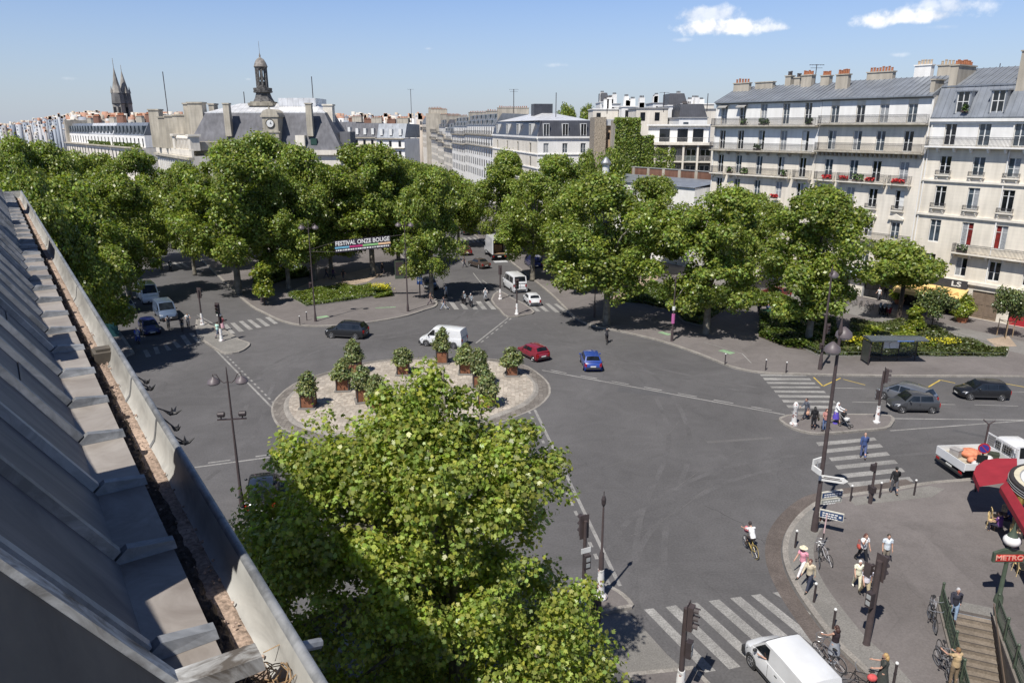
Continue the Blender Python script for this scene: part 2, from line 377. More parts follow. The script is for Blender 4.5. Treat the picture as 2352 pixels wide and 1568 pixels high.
# plaza by the metro ---------------------------------------------
k1 = smooth(GP([(2352, 1090), (2231, 1104), (2133, 1113), (2045, 1128), (1946, 1141), (1898, 1151), (1870, 1163), (1836, 1192), (1812, 1228), (1804, 1264), (1810, 1304), (1832, 1352), (1862, 1398), (1895, 1443), (1927, 1483), (1983, 1537), (2010, 1568)]), 4)
k1 = [k1[0] + Vector((30, -14, 0))] + k1
dl = (k1[-1] - k1[-3]).normalized(); k1.append(k1[-1] + dl*30)
P1 = k1 + [k1[-1] + Vector((70, -20, 0)), k1[0] + Vector((30, -20, 0))]
MB().prism(P1, 0, .14, holes=[well]).build('pavement', paving, kind='structure'); kerb(k1, w_=.32)
strip(k1[1:-1], .75, 0, .012, off=.55).build('gutter_stones', two_scale('gutter_stone', (.115,.098,.09), big=.2, small=.3, bs=.5, ss=14), kind='structure') if False else None
off1 = []
for i in range(8, len(k1)-1):
    d = (k1[i+1]-k1[i-1]).normalized(); off1.append(k1[i] + Vector((d.y, -d.x, 0))*-.0)
gutter_m = two_scale('gutter_stone', (.125,.105,.095), big=.2, small=.3, bs=.5, ss=14)
strip(k1[10:], .8, -.005, .006, off=-.62).build('road_edge_setts', gutter_m, kind='structure')
strip(k1[26:], 1.25, .13, .146, off=.75).build('pale_kerb_band', pale_paving, kind='structure')
flat('dropped_kerb', GP([(1946,1144),(1965,1160),(2140,1141),(2170,1122),(2133,1115),(2045,1131)], .14), .146, pale_paving)
# town hall square ------------------------------------------------
k3 = smooth(GP([(300, 455), (330, 480), (405, 542), (470, 603), (560, 690), (612, 722), (650, 739), (690, 748), (730, 750), (800, 747), (870, 738), (930, 727), (975, 713), (1000, 704), (1000, 690), (985, 672), (965, 645), (925, 592), (880, 540)]), 4)
P3 = k3[::-1] + [G(300,455)]
b3 = MB().prism(k3, 0, .14); b3.build('pavement', paving, kind='structure'); kerb(k3)
# beyond the near cross street: pavement along our own building side
k4 = [W(-30, 9.2), W(20, 9.2), W(26, 9.4)]
kerb(k4); MB().prism([W(-30, 0), W(-30, 9.2), W(20, 9.2), W(26, 9.4), W(26, 0)], 0, .14).build('pavement', paving, kind='structure')
# far left pavement with the row of trees
MB().prism([W(75, -12), W(75, 6), W(77.5, 8.6), W(200, 8.6), W(200, -12)], 0, .14).build('pavement', paving, kind='structure'); kerb([W(75, 0), W(75, 6), W(77.5, 8.6), W(200, 8.6)])
# traffic islands --------------------------------------------------
def island(pts, name='traffic_island', mat=pale_paving, z=.14):
    P_ = smooth(GP(pts), 2, closed=True)
    MB().prism(P_, 0, z).build(name, mat, kind='structure'); kerb(P_ + [P_[0]], z=z+.006, w_=.22)
    return P_
island([(453,735),(482,750),(518,762),(549,782),(572,790),(566,800),(548,810),(520,813),(500,805),(470,785),(455,770)])
island([(1147,670),(1178,688),(1204,700),(1226,718),(1208,724),(1168,730),(1150,715),(1129,690)], mat=paving)
island([(1792,967),(1800,960),(1822,955),(1880,955),(2020,955),(2050,962),(2046,976),(2034,985),(1985,990),(1900,997),(1860,996),(1820,985)], mat=paving)
island(cD([(560,830),(640,815),(760,855),(850,910),(915,985),(870,1000),(700,1030),(540,1060)]), mat=paving)
flat('median_path', GP(cH([(60,395),(210,375),(440,350),(640,560),(830,770),(1010,930),(480,985),(300,860),(60,700)])), .006, pale_paving)
MB().prism(GP(cH([(470,985),(1080,925),(1300,1160),(700,1300)])), 0, .14).build('traffic_island', paving, kind='structure')
kerb(GP(cH([(700,1300),(470,985),(1080,925),(1300,1160)])), w_=.25)
# roundabout ---------------------------------------------------------
oval = [(799,1204-0)] if False else None
ov = cI([(50,690),(62,620),(120,555),(180,505),(260,460),(360,424),(480,390),(610,352),(750,320),(880,301),(1000,290),(1200,283),(1400,280),(1600,284),(1760,295),(1900,318),(2000,350),(2100,420),(2155,480),(2165,540),(2150,580),(2080,650),(1950,712),(1700,805),(1560,850),(1300,915),(1000,955),(700,955),(420,920),(250,868),(130,822),(75,765)])
OV = smooth(GP(ov), 2, closed=True); oc = sum(OV, Vector())/len(OV)
def inset(k): return [oc + (p-oc)*k for p in OV]
def cobble(name, col, col2, sc_=3.2):
    m = bpy.data.materials.new(name); m.use_nodes = True; nt = m.node_tree; N = nt.nodes; L = nt.links; b = N['Principled BSDF']; b.inputs['Roughness'].default_value = .85
    tc = N.new('ShaderNodeTexCoord'); br = N.new('ShaderNodeTexVoronoi'); br.inputs['Scale'].default_value = sc_; br.feature = 'DISTANCE_TO_EDGE'; br.inputs['Randomness'].default_value = .45
    L.new(tc.outputs['Object'], br.inputs['Vector']); mr = N.new('ShaderNodeMapRange'); mr.inputs[1].default_value = 0; mr.inputs[2].default_value = .09; mr.inputs[3].default_value = .0; mr.inputs[4].default_value = 1; L.new(br.outputs['Distance'], mr.inputs[0])
    n = N.new('ShaderNodeTexNoise'); n.inputs['Scale'].default_value = .5; n.inputs['Detail'].default_value = 7; L.new(tc.outputs['Object'], n.inputs['Vector'])
    cr = N.new('ShaderNodeValToRGB'); cr.color_ramp.elements[0].position = .35; cr.color_ramp.elements[1].position = .62; cr.color_ramp.elements[0].color = tuple(c*.75 for c in col)+(1,); cr.color_ramp.elements[1].color = col+(1,); L.new(n.outputs['Fac'], cr.inputs[0])
    v2 = N.new('ShaderNodeTexVoronoi'); v2.inputs['Scale'].default_value = sc_; v2.inputs['Randomness'].default_value = .45; L.new(tc.outputs['Object'], v2.inputs['Vector'])
    mm = N.new('ShaderNodeMixRGB'); mm.blend_type = 'MULTIPLY'; mm.inputs[0].default_value = .35; L.new(cr.outputs[0], mm.inputs[1]); bw = N.new('ShaderNodeSeparateColor'); L.new(v2.outputs['Color'], bw.inputs[0]); L.new(bw.outputs[0], mm.inputs[2])
    mx = N.new('ShaderNodeMixRGB'); L.new(mr.outputs[0], mx.inputs[0]); mx.inputs[1].default_value = col2+(1,); L.new(mm.outputs[0], mx.inputs[2]); L.new(mx.outputs[0], b.inputs['Base Color'])
    return m
ring_m = cobble('sett_ring', (.24,.215,.19), (.10,.085,.075), 2.6); mid_m = cobble('sett_island', (.55,.49,.415), (.27,.22,.18), 3.0)
def ringmesh(a, b, za, zb, name, mat):
    A = inset(a); B = inset(b); n = len(A)
    MB().add([(p.x,p.y,za) for p in A]+[(p.x,p.y,zb) for p in B], [(i,(i+1)%n,n+(i+1)%n,n+i) for i in range(n)]).build(name, mat, kind='structure')
ringmesh(1.0, .925, .004, .05, 'roundabout_setts', ring_m)
ringmesh(.925, .905, .05, .17, 'kerb', granite); ringmesh(.905, .888, .17, .175, 'kerb', granite)
MB().prism(inset(.888), .0, .172).build('roundabout_island', mid_m, kind='structure')
ringmesh(1.012, .997, .004, .012, 'kerb', granite)
# markings --------------------------------------------------------------
def mark(quads, z=.005, name='road_marking', mat=roadpaint):
    mb = MB()
    for q in quads: mb.add([(p.x, p.y, z) for p in q], [tuple(range(len(q)))])
    return mb.build(name, mat, kind='structure')
def stripes(A, B, D, n, frac, z=.005, C_=None, jit=0.0):
    """zebra: first stripe starts at A, last at B, stripes run by vector A->D (B->C_)"""
    q = []; C_ = C_ or (B + (D - A))
    for i in range(n):
        a = i/(n-1+frac); b = (i+frac)/(n-1+frac)
        q.append([A.lerp(B, a), A.lerp(B, b), D.lerp(C_, b), D.lerp(C_, a)])
    return mark(q, z, 'zebra_crossing')
def gl(crop, p): return GP(crop([p]))[0]
# bottom crossing: row of stripe heads, all running the same way
heads = cH([(610,342),(700,328),(815,318),(915,298),(1025,288),(1120,275),(1228,260),(1330,245),(1432,232),(1535,218),(1635,205),(1725,193),(1838,180),(1930,168)])
HP = GP(heads); run = gl(cH, (1425,913)) - gl(cH, (815,318)); qs = []
hd = (HP[-1]-HP[0]).normalized()
for i in range(0, 14, 2):
    a, b = HP[i], HP[i+1]; r = run
    if i == 12: qs.append([a, b, b + run*.42, a + run*.42 + (b-a)*.8]); continue
    qs.append([a, b, b+r, a+r])
mark(qs, name='zebra_crossing')
# right crossing upper (between island and park kerb)
A_ = gl(cB, (75,285)); 
def zeb(crop, rows, name='zebra_crossing'):
    qs = []
    for (x0,y0,x1,y1,x2,y2,x3,y3) in rows: qs.append([gl(crop,(x0,y0)), gl(crop,(x1,y1)), gl(crop,(x2,y2)), gl(crop,(x3,y3))])
    mark(qs, name=name)
zeb(cB, [(75,283,465,283,480,298,90,298),(103,312,505,317,520,333,118,333),(132,347,545,352,560,368,148,365),(163,385,585,388,600,402,180,402),(195,420,630,425,645,443,212,440),(230,460,675,465,692,485,248,482),(265,503,715,510,735,530,283,525),(303,548,760,555,785,580,322,572),(345,600,640,604,660,622,362,620)])
zeb(cB, [(560,868,1060,825,1085,850,585,900),(665,925,1110,880,1140,910,640,952) if False else (618,930,1110,880,1140,910,645,960),(670,1000,1170,950,1200,980,695,1030),(722,1068,1235,1018,1268,1050,750,1100),(775,1140,1295,1088,1330,1122,805,1175),(830,1215,1365,1165,1400,1205,865,1258)])
# avenue crossing, two halves
zeb(cE, [(715,948,762,948,822,1028,775,1028),(830,975,875,975,915,1028,868,1028),(905,948,945,948,1010,1028,965,1028),(985,948,1035,948,1100,1028,1050,1028),(1070,948,1115,948,1190,1028,1142,1028),(640,960,680,960,735,1028,690,1028)])
zeb(cE, [(1408,955,1440,955,1530,1040,1490,1040),(1500,985,1540,975,1625,1048,1585,1048),(1580,975,1615,970,1715,1050,1672,1050),(1665,968,1705,968,1815,1058,1770,1058),(1752,975,1785,972,1910,1062,1868,1062)])
zeb(cE, [(700,335,725,335,770,378,735,378),(755,330,785,328,835,378,800,378),(805,328,830,325,890,374,862,374),(850,322,880,322,945,374,915,374),(900,320,925,320,992,370,965,370),(950,320,975,320,1030,368,1008,368)])
# left street crossing, two halves
zeb(cF, [(850,1262,895,1258,978,1345,930,1355),(765,1285,810,1278,880,1372,830,1382),(685,1345,720,1340,780,1395,735,1408),(600,1375,630,1372,682,1425,635,1435),(500,1400,540,1395,570,1460,525,1468),(400,1430,440,1424,480,1490,430,1500)])
zeb(cF, [(1182,1178,1225,1172,1305,1262,1262,1268),(1255,1162,1300,1158,1395,1242,1345,1250),(1340,1145,1380,1140,1482,1222,1440,1230),(1422,1132,1462,1128,1568,1205,1520,1210),(1508,1118,1550,1115,1652,1188,1605,1195),(1595,1105,1640,1102,1730,1165,1690,1172)])
zeb(cF, [(505,575,530,570,590,625,560,630),(620,575,645,570,700,618,675,620),(690,570,715,565,790,615,760,620),(745,562,785,562,860,612,830,617)])
def line(p0, p1, w_, z=.005): 
    d = (p1-p0).normalized(); n = Vector((-d.y, d.x, 0))*w_/2
    return [p0-n, p0+n, p1+n, p1-n]
def dashes(p0, p1, w_, ln, gap, side=0.0):
    d = (p1-p0); L_ = d.length; d.normalize(); n = Vector((-d.y, d.x, 0)); q = []; x = gap*.5
    while x + ln < L_:
        q.append(line(p0+d*x+n*side, p0+d*(x+ln)+n*side, w_)); x += ln+gap
    return q
def dbl(pa, pb, side, ln=.5, gap=.5, w_=.17, off=.42):
    a, b = G(*pa), G(*pb); mark([line(a, b, w_)] + dashes(a, b, w_*.95, ln, gap, side*off))
dbl((492,800),(623,934), 1, .5, .55); dbl((1093,788),(1169,728), -1, .8, .8)
dbl((1228,940),(1424,1345), -1, .5, .62, .2, .5); dbl((1245,850),(1803,952), 1, 1.6, 1.4) ; dbl((447,1073),(690,1040), 1, 1.4, 1.6)
# right hand road lanes
mark([line(gl(cB,(725,400)), gl(cB,(985,405)), .12), line(gl(cB,(870,520)), gl(cB,(1130,526)), .12), line(gl(cB,(1590,540)), gl(cB,(1760,543)), .12), line(gl(cB,(1925,545)), gl(cB,(2300,556)), .12), line(gl(cB,(2230,432)), gl(cB,(2480,436)), .12),
      line(gl(cB,(1150,662)), gl(cB,(2700,680)), .16), line(gl(cB,(1200,768)), gl(cB,(2500,670)), .16), line(gl(cE,(820,530)), gl(cE,(870,585)), .14), line(gl(cE,(960,670)), gl(cE,(1062,800)), .14), line(gl(cE,(1050,740)), gl(cE,(1225,865)), .14), line(gl(cF,(930,1082)), gl(cF,(1085,1165)), .14)])
zz = [(540,308),(620,385),(772,315)]; z2 = [(795,325),(985,375),(1500,410),(1630,332),(1760,358)]
mark([line(gl(cB,zz[0]), gl(cB,zz[1]), .13), line(gl(cB,zz[1]), gl(cB,zz[2]), .13), line(gl(cB,z2[0]), gl(cB,z2[1]), .1), line(gl(cB,(1500,408)), gl(cB,z2[3]), .14), line(gl(cB,z2[3]), gl(cB,z2[4]), .12), line(gl(cB,(2180,360)), gl(cB,(2400,400)), .12)], name='bus_stop_marking', mat=yellowpaint)
greenp = two_scale('bike_lane_green', (.22,.33,.2), big=.2, small=.3, bs=.8, ss=10)
mark([line(gl(cJ,(780,1262)), gl(cJ,(880,1290)), .7), line(gl(cJ,(1380,1440)), gl(cJ,(1500,1475)), .8), line(gl(cF,(2090,1125)), gl(cF,(2220,1105)), .8), line(gl(cE,(0,1025)), gl(cE,(200,1015)), .35)], z=.146, name='bike_marking', mat=greenp)
mark([line(gl(cJ,(1215,1362)), gl(cJ,(1590,1475)), .1), line(gl(cJ,(1590,1475)), gl(cJ,(1680,1568)), .1)], z=.146)
road_dark = two_scale('asphalt_patch', (.095,.093,.096), big=.1, small=.2, bs=.4, ss=12); road_lt = two_scale('asphalt_worn', (.138,.132,.13), big=.1, small=.2, bs=.4, ss=12)
for i, (u, v, a, b, rz, m_) in enumerate([(1480,900,4.5,1.2,-.3,road_dark),(700,1040,2.6,.9,.2,road_dark),(1150,1010,2,.5,.1,road_dark),(560,880,3.4,.5,.6,road_dark),(2300,1010,6,.5,-.62,road_dark),(1700,1010,5,.35,.15,road_lt)]):
    p = G(u, v); ex = Vector((cos(rz), sin(rz), 0)); ey = Vector((-ex.y, ex.x, 0)); flat('asphalt_patch', [p-ex*a/2-ey*b/2, p+ex*a/2-ey*b/2, p+ex*a/2+ey*b/2, p-ex*a/2+ey*b/2], .003, m_)
def crack(pts, w_=.022, mat=None, seed=1):
    r = random.Random(seed); P_ = smooth(GP(pts), 8); P_ = [p+Vector((r.uniform(-.06,.06), r.uniform(-.06,.06), 0)) for p in P_]
    strip(P_, w_, .0, .004).build('crack', mat or M('crack_dark', (.045,.043,.042)), kind='structure')
crack([(1715,1215),(1750,1240),(1790,1225),(1810,1205)]); crack([(1750,1240),(1775,1262),(1800,1250)], seed=3); crack([(1620,1160),(1700,1200),(1715,1215)], seed=4); crack([(1300,1560),(1420,1500)], seed=5)
for k, pts in enumerate([[(1385,1075),(1450,1050),(1530,1000),(1560,965)],[(1540,1130),(1640,1060),(1720,1030)],[(640,830),(760,860),(850,850)],[(1450,1230),(1530,1190),(1640,1110)]]): crack(pts, .03, road_lt, 10+k)
tyre = two_scale('tyre_polish', (.112,.108,.109), big=.15, small=.2, bs=.5, ss=12)
for k, pts in enumerate([[(2330,1010),(2000,1040),(1700,1080),(1500,1180),(1420,1300),(1440,1420),(1560,1568)],[(1560,1568),(1500,1400),(1500,1200),(1560,1000),(1480,860),(1330,800),(1240,740)],[(450,1100),(560,1000),(600,900),(640,840),(760,790),(900,770),(1050,740),(1100,690)],[(2352,930),(2100,925),(1800,905),(1500,850),(1300,790),(1100,790)]]):
    P_ = smooth(GP(pts), 10)
    for off in (-.75, .75): strip(P_, .34, .0, .002+.0003*k, off=off).build('wheel_track', tyre, kind='structure')
# pale street in front of the right hand buildings, gravel paths, beds --------
flat('street', [W(95,83.5), W(20,79.5), W(20,84.5), W(95,88)], .146, two_scale('side_street', (.20,.19,.18), big=.1, small=.15, bs=.3, ss=10))
flat('gravel_path', GP(cJ([(290,930),(420,850),(620,700),(760,650),(800,700),(640,830),(350,960)]), .14), .148, soil)
flat('gravel_path', GP(cF([(1830,850),(2100,740),(2350,690),(2700,600),(2760,680),(2600,760),(2200,840)]), .14), .148, soil)
flat('gravel_path', GP(cK([(1980,1320),(2200,1290),(2280,1390),(2080,1400)]), .14), .148, soil)
# ---------------------------------------------------------------- buildings
cream = stone('cream_stone', (.82,.76,.66), lines=.42, dirt=.15); cream2 = stone('warm_stone', (.81,.745,.635), lines=.42, dirt=.15)
plaster = stone('white_plaster', (.86,.845,.81), lines=0, dirt=.10); ashlar = stone('grey_ashlar', (.56,.51,.42), lines=.5, dirt=.3)
oldstone = stone('weathered_stone', (.46,.42,.34), lines=.5, dirt=.45); render_b = stone('beige_render', (.52,.47,.39), lines=0, dirt=.25)
brick = stone('brown_brick', (.26,.14,.10), lines=.12, dirt=.3)
def zinc_mat(name, col, seam=.65, ax='X', rough=.42):
    m = bpy.data.materials.new(name); m.use_nodes = True; nt = m.node_tree; N = nt.nodes; L = nt.links; b = N['Principled BSDF']; b.inputs['Roughness'].default_value = rough; b.inputs['Metallic'].default_value = .25
    tc = N.new('ShaderNodeTexCoord'); sx = N.new('ShaderNodeSeparateXYZ'); L.new(tc.outputs['Object'], sx.inputs[0])
    d = N.new('ShaderNodeMath'); d.operation = 'DIVIDE'; d.inputs[1].default_value = seam; L.new(sx.outputs[ax], d.inputs[0]); fr = N.new('ShaderNodeMath'); fr.operation = 'FRACT'; L.new(d.outputs[0], fr.inputs[0])
    r = N.new('ShaderNodeMapRange'); r.inputs[1].default_value = .0; r.inputs[2].default_value = .14; r.inputs[3].default_value = .62; r.inputs[4].default_value = 1; L.new(fr.outputs[0], r.inputs[0])
    n = N.new('ShaderNodeTexNoise'); n.inputs['Scale'].default_value = .7; n.inputs['Detail'].default_value = 6; L.new(tc.outputs['Object'], n.inputs['Vector']); r2 = N.new('ShaderNodeMapRange'); r2.inputs[1].default_value = .3; r2.inputs[2].default_value = .7; r2.inputs[3].default_value = .8; r2.inputs[4].default_value = 1.15; L.new(n.outputs['Fac'], r2.inputs[0])
    q = N.new('ShaderNodeMath'); q.operation = 'MULTIPLY'; L.new(r.outputs[0], q.inputs[0]); L.new(r2.outputs[0], q.inputs[1])
    s = N.new('ShaderNodeVectorMath'); s.operation = 'SCALE'; s.inputs[0].default_value = col; L.new(q.outputs[0], s.inputs['Scale']); L.new(s.outputs[0], b.inputs['Base Color'])
    return m
zinc = zinc_mat('zinc_roof', (.255,.275,.305)); zinc_l = zinc_mat('pale_zinc_roof', (.72,.72,.72), seam=1.1); slate = stone('slate', (.185,.185,.20), lines=.3, dirt=.25); slate_d = zinc_mat('dark_slate', (.065,.068,.08), seam=.5)
pot_m = M('terracotta', (.36,.14,.07), var=.3, scale=6); pot_g = M('sooty_pot', (.08,.07,.07), var=.3); pot_t = M('buff_pot', (.45,.36,.26), var=.2)
frame_w = M('white_window_frame', (.70,.70,.68), rough=.5, var=.05); iron = M('railing_iron', (.05,.05,.055), rough=.5); iron_l = M('pale_railing', (.35,.34,.32), rough=.6)
panes = [glass('window_glass_dark', (.012,.014,.018)), glass('window_glass_blue', (.06,.08,.10)), M('net_curtain', (.30,.31,.32), rough=.4, var=.3, scale=5), M('red_curtain', (.16,.015,.012), rough=.6, var=.5, scale=3)]
geranium = M('geranium_red', (.45,.03,.03), var=.4, scale=25); shrub_m = M('balcony_shrub', (.07,.12,.03), var=.5, scale=20)
rnd = random.Random(7)
class Fac:
    """frame on a facade: x along it (leftwards as seen), y outward, z up"""
    def __init__(s, p0, p1, name, label, cat, group=None):
        p0 = Vector((p0[0], p0[1], 0)); p1 = Vector((p1[0], p1[1], 0)); s.L = (p1-p0).length; d = (p1-p0).normalized()
        s.root = empty(name, p0, atan2(d.y, d.x), label, cat, group)
    def shell(s, z0, z1, openings, mat, depth=12, reveal=.25, x0=0, x1=None, y=0, name='wall', sides=True):
        x1 = s.L if x1 is None else x1
        xs = sorted({x0, x1} | {round(o[0]-o[2]/2, 3) for o in openings} | {round(o[0]+o[2]/2, 3) for o in openings})
        zs = sorted({z0, z1} | {round(o[1], 3) for o in openings} | {round(o[1]+o[3], 3) for o in openings})
        mb = MB()
        for i in range(len(xs)-1):
            for j in range(len(zs)-1):
                cx = (xs[i]+xs[i+1])/2; cz = (zs[j]+zs[j+1])/2
                if any(abs(cx-o[0]) < o[2]/2 and o[1] < cz < o[1]+o[3] for o in openings): continue
                mb.add([(xs[i],y,zs[j]),(xs[i+1],y,zs[j]),(xs[i+1],y,zs[j+1]),(xs[i],y,zs[j+1])], [(3,2,1,0)])
        for o in openings:
            a, b, c, d = o[0]-o[2]/2, o[0]+o[2]/2, o[1], o[1]+o[3]
            q = [(a,y,c),(b,y,c),(b,y,d),(a,y,d)] + [(a,y-reveal,c),(b,y-reveal,c),(b,y-reveal,d),(a,y-reveal,d)]
            mb.add(q, [(0,1,5,4),(1,2,6,5),(2,3,7,6),(3,0,4,7),(4,5,6,7)])
        if sides:
            mb.add([(x0,y,z0),(x0,y-depth,z0),(x0,y-depth,z1),(x0,y,z1)], [(0,1,2,3)]); mb.add([(x1,y,z0),(x1,y-depth,z0),(x1,y-depth,z1),(x1,y,z1)], [(3,2,1,0)])
            mb.add([(x0,y-depth,z0),(x1,y-depth,z0),(x1,y-depth,z1),(x0,y-depth,z1)], [(0,1,2,3)]); mb.add([(x0,y,z1),(x1,y,z1),(x1,y-depth,z1),(x0,y-depth,z1)], [(0,1,2,3)])
        return mb.build(name, mat, s.root)
    def window(s, x, z, w, h, y=-.2, pane=None, transom=False, detail=True, frame=None, guard=False):
        mb = MB(); t = .07
        if detail:
            mb.box(x-w/2+.003, y, z, x-w/2+t, y+.06, z+h); mb.box(x+w/2-t, y, z, x+w/2-.003, y+.06, z+h); mb.box(x-t*.8, y, z, x+t*.8, y+.055, z+h)
            mb.box(x-w/2+t, y+.002, z+h-t, x+w/2-t, y+.05, z+h-.003); mb.box(x-w/2+t, y+.002, z+.003, x+w/2-t, y+.05, z+t*1.8)
            zz = z+h*.72 if transom else z+h*.45
            mb.box(x-w/2+t, y+.004, zz, x+w/2-t, y+.045, zz+t*.6)
            f = mb.build('window', frame or frame_w, s.root)
            p = MB().box(x-w/2, y-.03, z, x+w/2, y+.01, z+h).build('pane', pane or panes[rnd.choice([0,0,0,1,1,2])], f)
            if rnd.random() < .35: sgn = rnd.choice((-1,1)); MB().box(x+sgn*w*.24-w*.2, y+.012, z+.12, x+sgn*w*.24+w*.2, y+.02, z+h-.1).build('curtain', panes[2] if rnd.random() < .7 else frame_w, f)
        else:
            f = MB().box(x-w/2, y-.03, z, x+w/2, y+.02, z+h).build('window', pane or panes[rnd.choice([0,0,1])], s.root)
        return f
    def balcony(s, x0, x1, z, out=.75, rail=1.0, slab=.16, brackets=None, mat=None, railm=None, step=.13, y=0, bulge=False):
        mb = MB(); mb.box(x0, y+.002, z-slab, x1, y+out, z); mb.box(x0-.04, y+.004, z-slab-.07, x1+.04, y+out*.8, z-slab)
        for bx in (brackets or []): mb.box(bx-.1, y+.006, z-slab-.5, bx+.1, y+out*.45, z-slab-.07); mb.box(bx-.08, y+.006, z-slab-.3, bx+.08, y+out*.7, z-slab-.07)
        b = mb.build('balcony', mat or cream, s.root)
        r = MB(); n = max(2, int((x1-x0)/step)); o = out-.05
        for i in range(n+1):
            xx = x0+.04+(x1-x0-.08)*i/n
            r.box(xx-.016, y+o-.016, z, xx+.016, y+o+.016, z+rail)
        for zz in (z+.1, z+rail*.8, z+rail): r.box(x0+.03, y+o-.018, zz-.018, x1-.03, y+o+.018, zz+.018)
        for xx in (x0+.04, x1-.04):
            r.box(xx-.012, y, z+rail-.02, xx+.012, y+o, z+rail); 
            for k in range(int(out/.13)): r.box(xx-.008, y+.06+k*.13, z, xx+.008, y+.075+k*.13, z+rail)
        r.build('railing', railm or iron, b)
        return b
    def band(s, z, h, out, mat, x0=0, x1=None, name='cornice', y=0):
        x1 = s.L if x1 is None else x1
        return MB().box(x0-.003, y-.3, z, x1+.003, y+out, z+h).box(x0+.002, y-.3, z-h*.6, x1-.002, y+out*.5, z+.001).build(name, mat, s.root)
    def roof(s, z0, z1, rise, mat, x0=0, x1=None, y0=.25, depth=12, seam=.65, name='roof', gut=True):
        x1 = s.L if x1 is None else x1
        mb = MB().add([(x0,y0,z0),(x1,y0,z0),(x1,y0-rise,z1),(x0,y0-rise,z1),(x1,y0-depth,z1-.3),(x0,y0-depth,z1-.3),(x1,y0-depth,z0),(x0,y0-depth,z0)], [(3,2,1,0),(5,4,2,3),(7,6,4,5),(0,3,5,7),(1,6,4,2)])
        n = int((x1-x0)/seam); l = hypot(rise, z1-z0); a = atan2(z1-z0, rise)
        for i in range(n+1):
            xx = x0+.03+(x1-x0-.06)*i/max(n,1)
            mb.add([(xx-.025,y0,z0),(xx+.025,y0,z0),(xx+.025,y0-rise,z1),(xx-.025,y0-rise,z1),(xx-.025,y0,z0+.08),(xx+.025,y0,z0+.08),(xx+.025,y0-rise,z1+.08),(xx-.025,y0-rise,z1+.08)], [(4,5,6,7),(0,4,7,3),(1,2,6,5),(0,1,5,4)])
        if gut: mb.box(x0, y0-.01, z0-.14, x1, y0+.1, z0+.03)
        return mb.build(name, mat, s.root)
    def chimney(s, x, y, z0, z1, lx, ly, pots=4, mat=None, potm=None, roof=None, pot_h=.55):
        mb = MB().box(x-lx/2, y-ly/2, z0, x+lx/2, y+ly/2, z1).box(x-lx/2-.1, y-ly/2-.1, z1, x+lx/2+.1, y+ly/2+.1, z1+.14)
        c = mb.build('chimney', mat or render_b, s.root)
        long_x = lx > ly; n = pots
        for i in range(n):
            q = (i+.5)/n-.5; px = x+(q*lx*.92 if long_x else 0); py = y+(0 if long_x else q*ly*.92)
            h = pot_h*rnd.uniform(.75, 1.15)
            MB().lathe([(.15,0),(.13,h*.8),(.16,h*.85),(.15,h)], (px, py, z1+.14), 8).build('chimney_pot', potm or pot_m, c)
        return c
def flowers(F_, x, z, w, y=.6, mat=None, label='', name='flower_box', h=.35, cat='flower box', grp='flower boxes on the balconies'):
    r = random.Random(int(x*100+z)); root = empty(name, F_.root.matrix_basis @ Vector((x, y, z)) if False else (0,0,0), 0, label, cat, grp)
    root.matrix_world = F_.root.matrix_basis; root.location = Matrix.LocRotScale(F_.root.location, F_.root.rotation_euler, None) @ Vector((x, y, z)); root.rotation_euler = F_.root.rotation_euler
    MB().box(-w/2, -.12, 0, w/2, .12, .2).build('trough', M('dark_trough', (.09,.06,.05)), root)
    mb = MB()
    for i in range(int(60*w)): 
        c = Vector((r.uniform(-w/2, w/2), r.uniform(-.2,.2), .15+r.random()*h)); a = Vector((r.gauss(0,1), r.gauss(0,1), r.gauss(0,1))).normalized()*.1; b = a.orthogonal().normalized()*.09
        mb.add([c-a-b, c+a-b, c+a+b, c-a+b], [(0,1,2,3)])
    mb.build('blooms' if mat is geranium else 'foliage', mat or geranium, root)
sb = 91.0
# ---- C: stone block at the right edge ------------------------------------------------
tC0, tC1 = 23.0, 44.9
C_ = Fac(W(tC0, sb), W(tC1, sb), 'stone_apartment_block', 'tall cream stone block with zinc mansard at the right end of the terrace', 'apartment building')
cx = [42.6-tC0, 39.0-tC0, 35.45-tC0, 31.9-tC0, 28.3-tC0, 24.8-tC0]
op = [(x, z, 1.25, h) for x in cx for z, h in ((4.65,2.2),(8.25,2.65),(12.35,2.45),(16.1,2.1),(19.35,2.5))]
gate_x = 35.8-tC0; op += [(gate_x, .15, 2.9, 3.2), (31.0-tC0, .15, 4.2, 3.1), (26.0-tC0, .15, 4.2, 3.1)]
C_.shell(0, 22.0, op, cream2)
for x in cx:
    for z, h, tr in ((4.65,2.2,0),(8.25,2.65,1),(12.35,2.45,1),(16.1,2.1,0),(19.35,2.5,0)):
        C_.window(x, z, 1.25, h, transom=bool(tr), pane=panes[3] if z == 8.25 and x < cx[0]-.1 else None)
for x in cx:   # sills with low guards, moulded ledges
    for z in (12.35, 16.1):
        b = C_.balcony(x-.85, x+.85, z-.02, out=.38, rail=.5, slab=.14, brackets=[x-.6, x+.6], mat=cream)
C_.band(15.3, .22, .22, cream); C_.band(11.35, .25, .25, cream); C_.band(3.95, .35, .3, cream); C_.band(22.0, .45, .4, plaster)
C_.balcony(.1, tC1-tC0-.1, 19.3, out=.95, rail=1.0, brackets=[x+d for x in cx for d in (-.9,.9)], mat=plaster); C_.balcony(.1, 39.95-tC0, 7.5, out=.9, rail=1.0, brackets=[x+d for x in cx[1:] for d in (-.9,.9)], mat=cream)
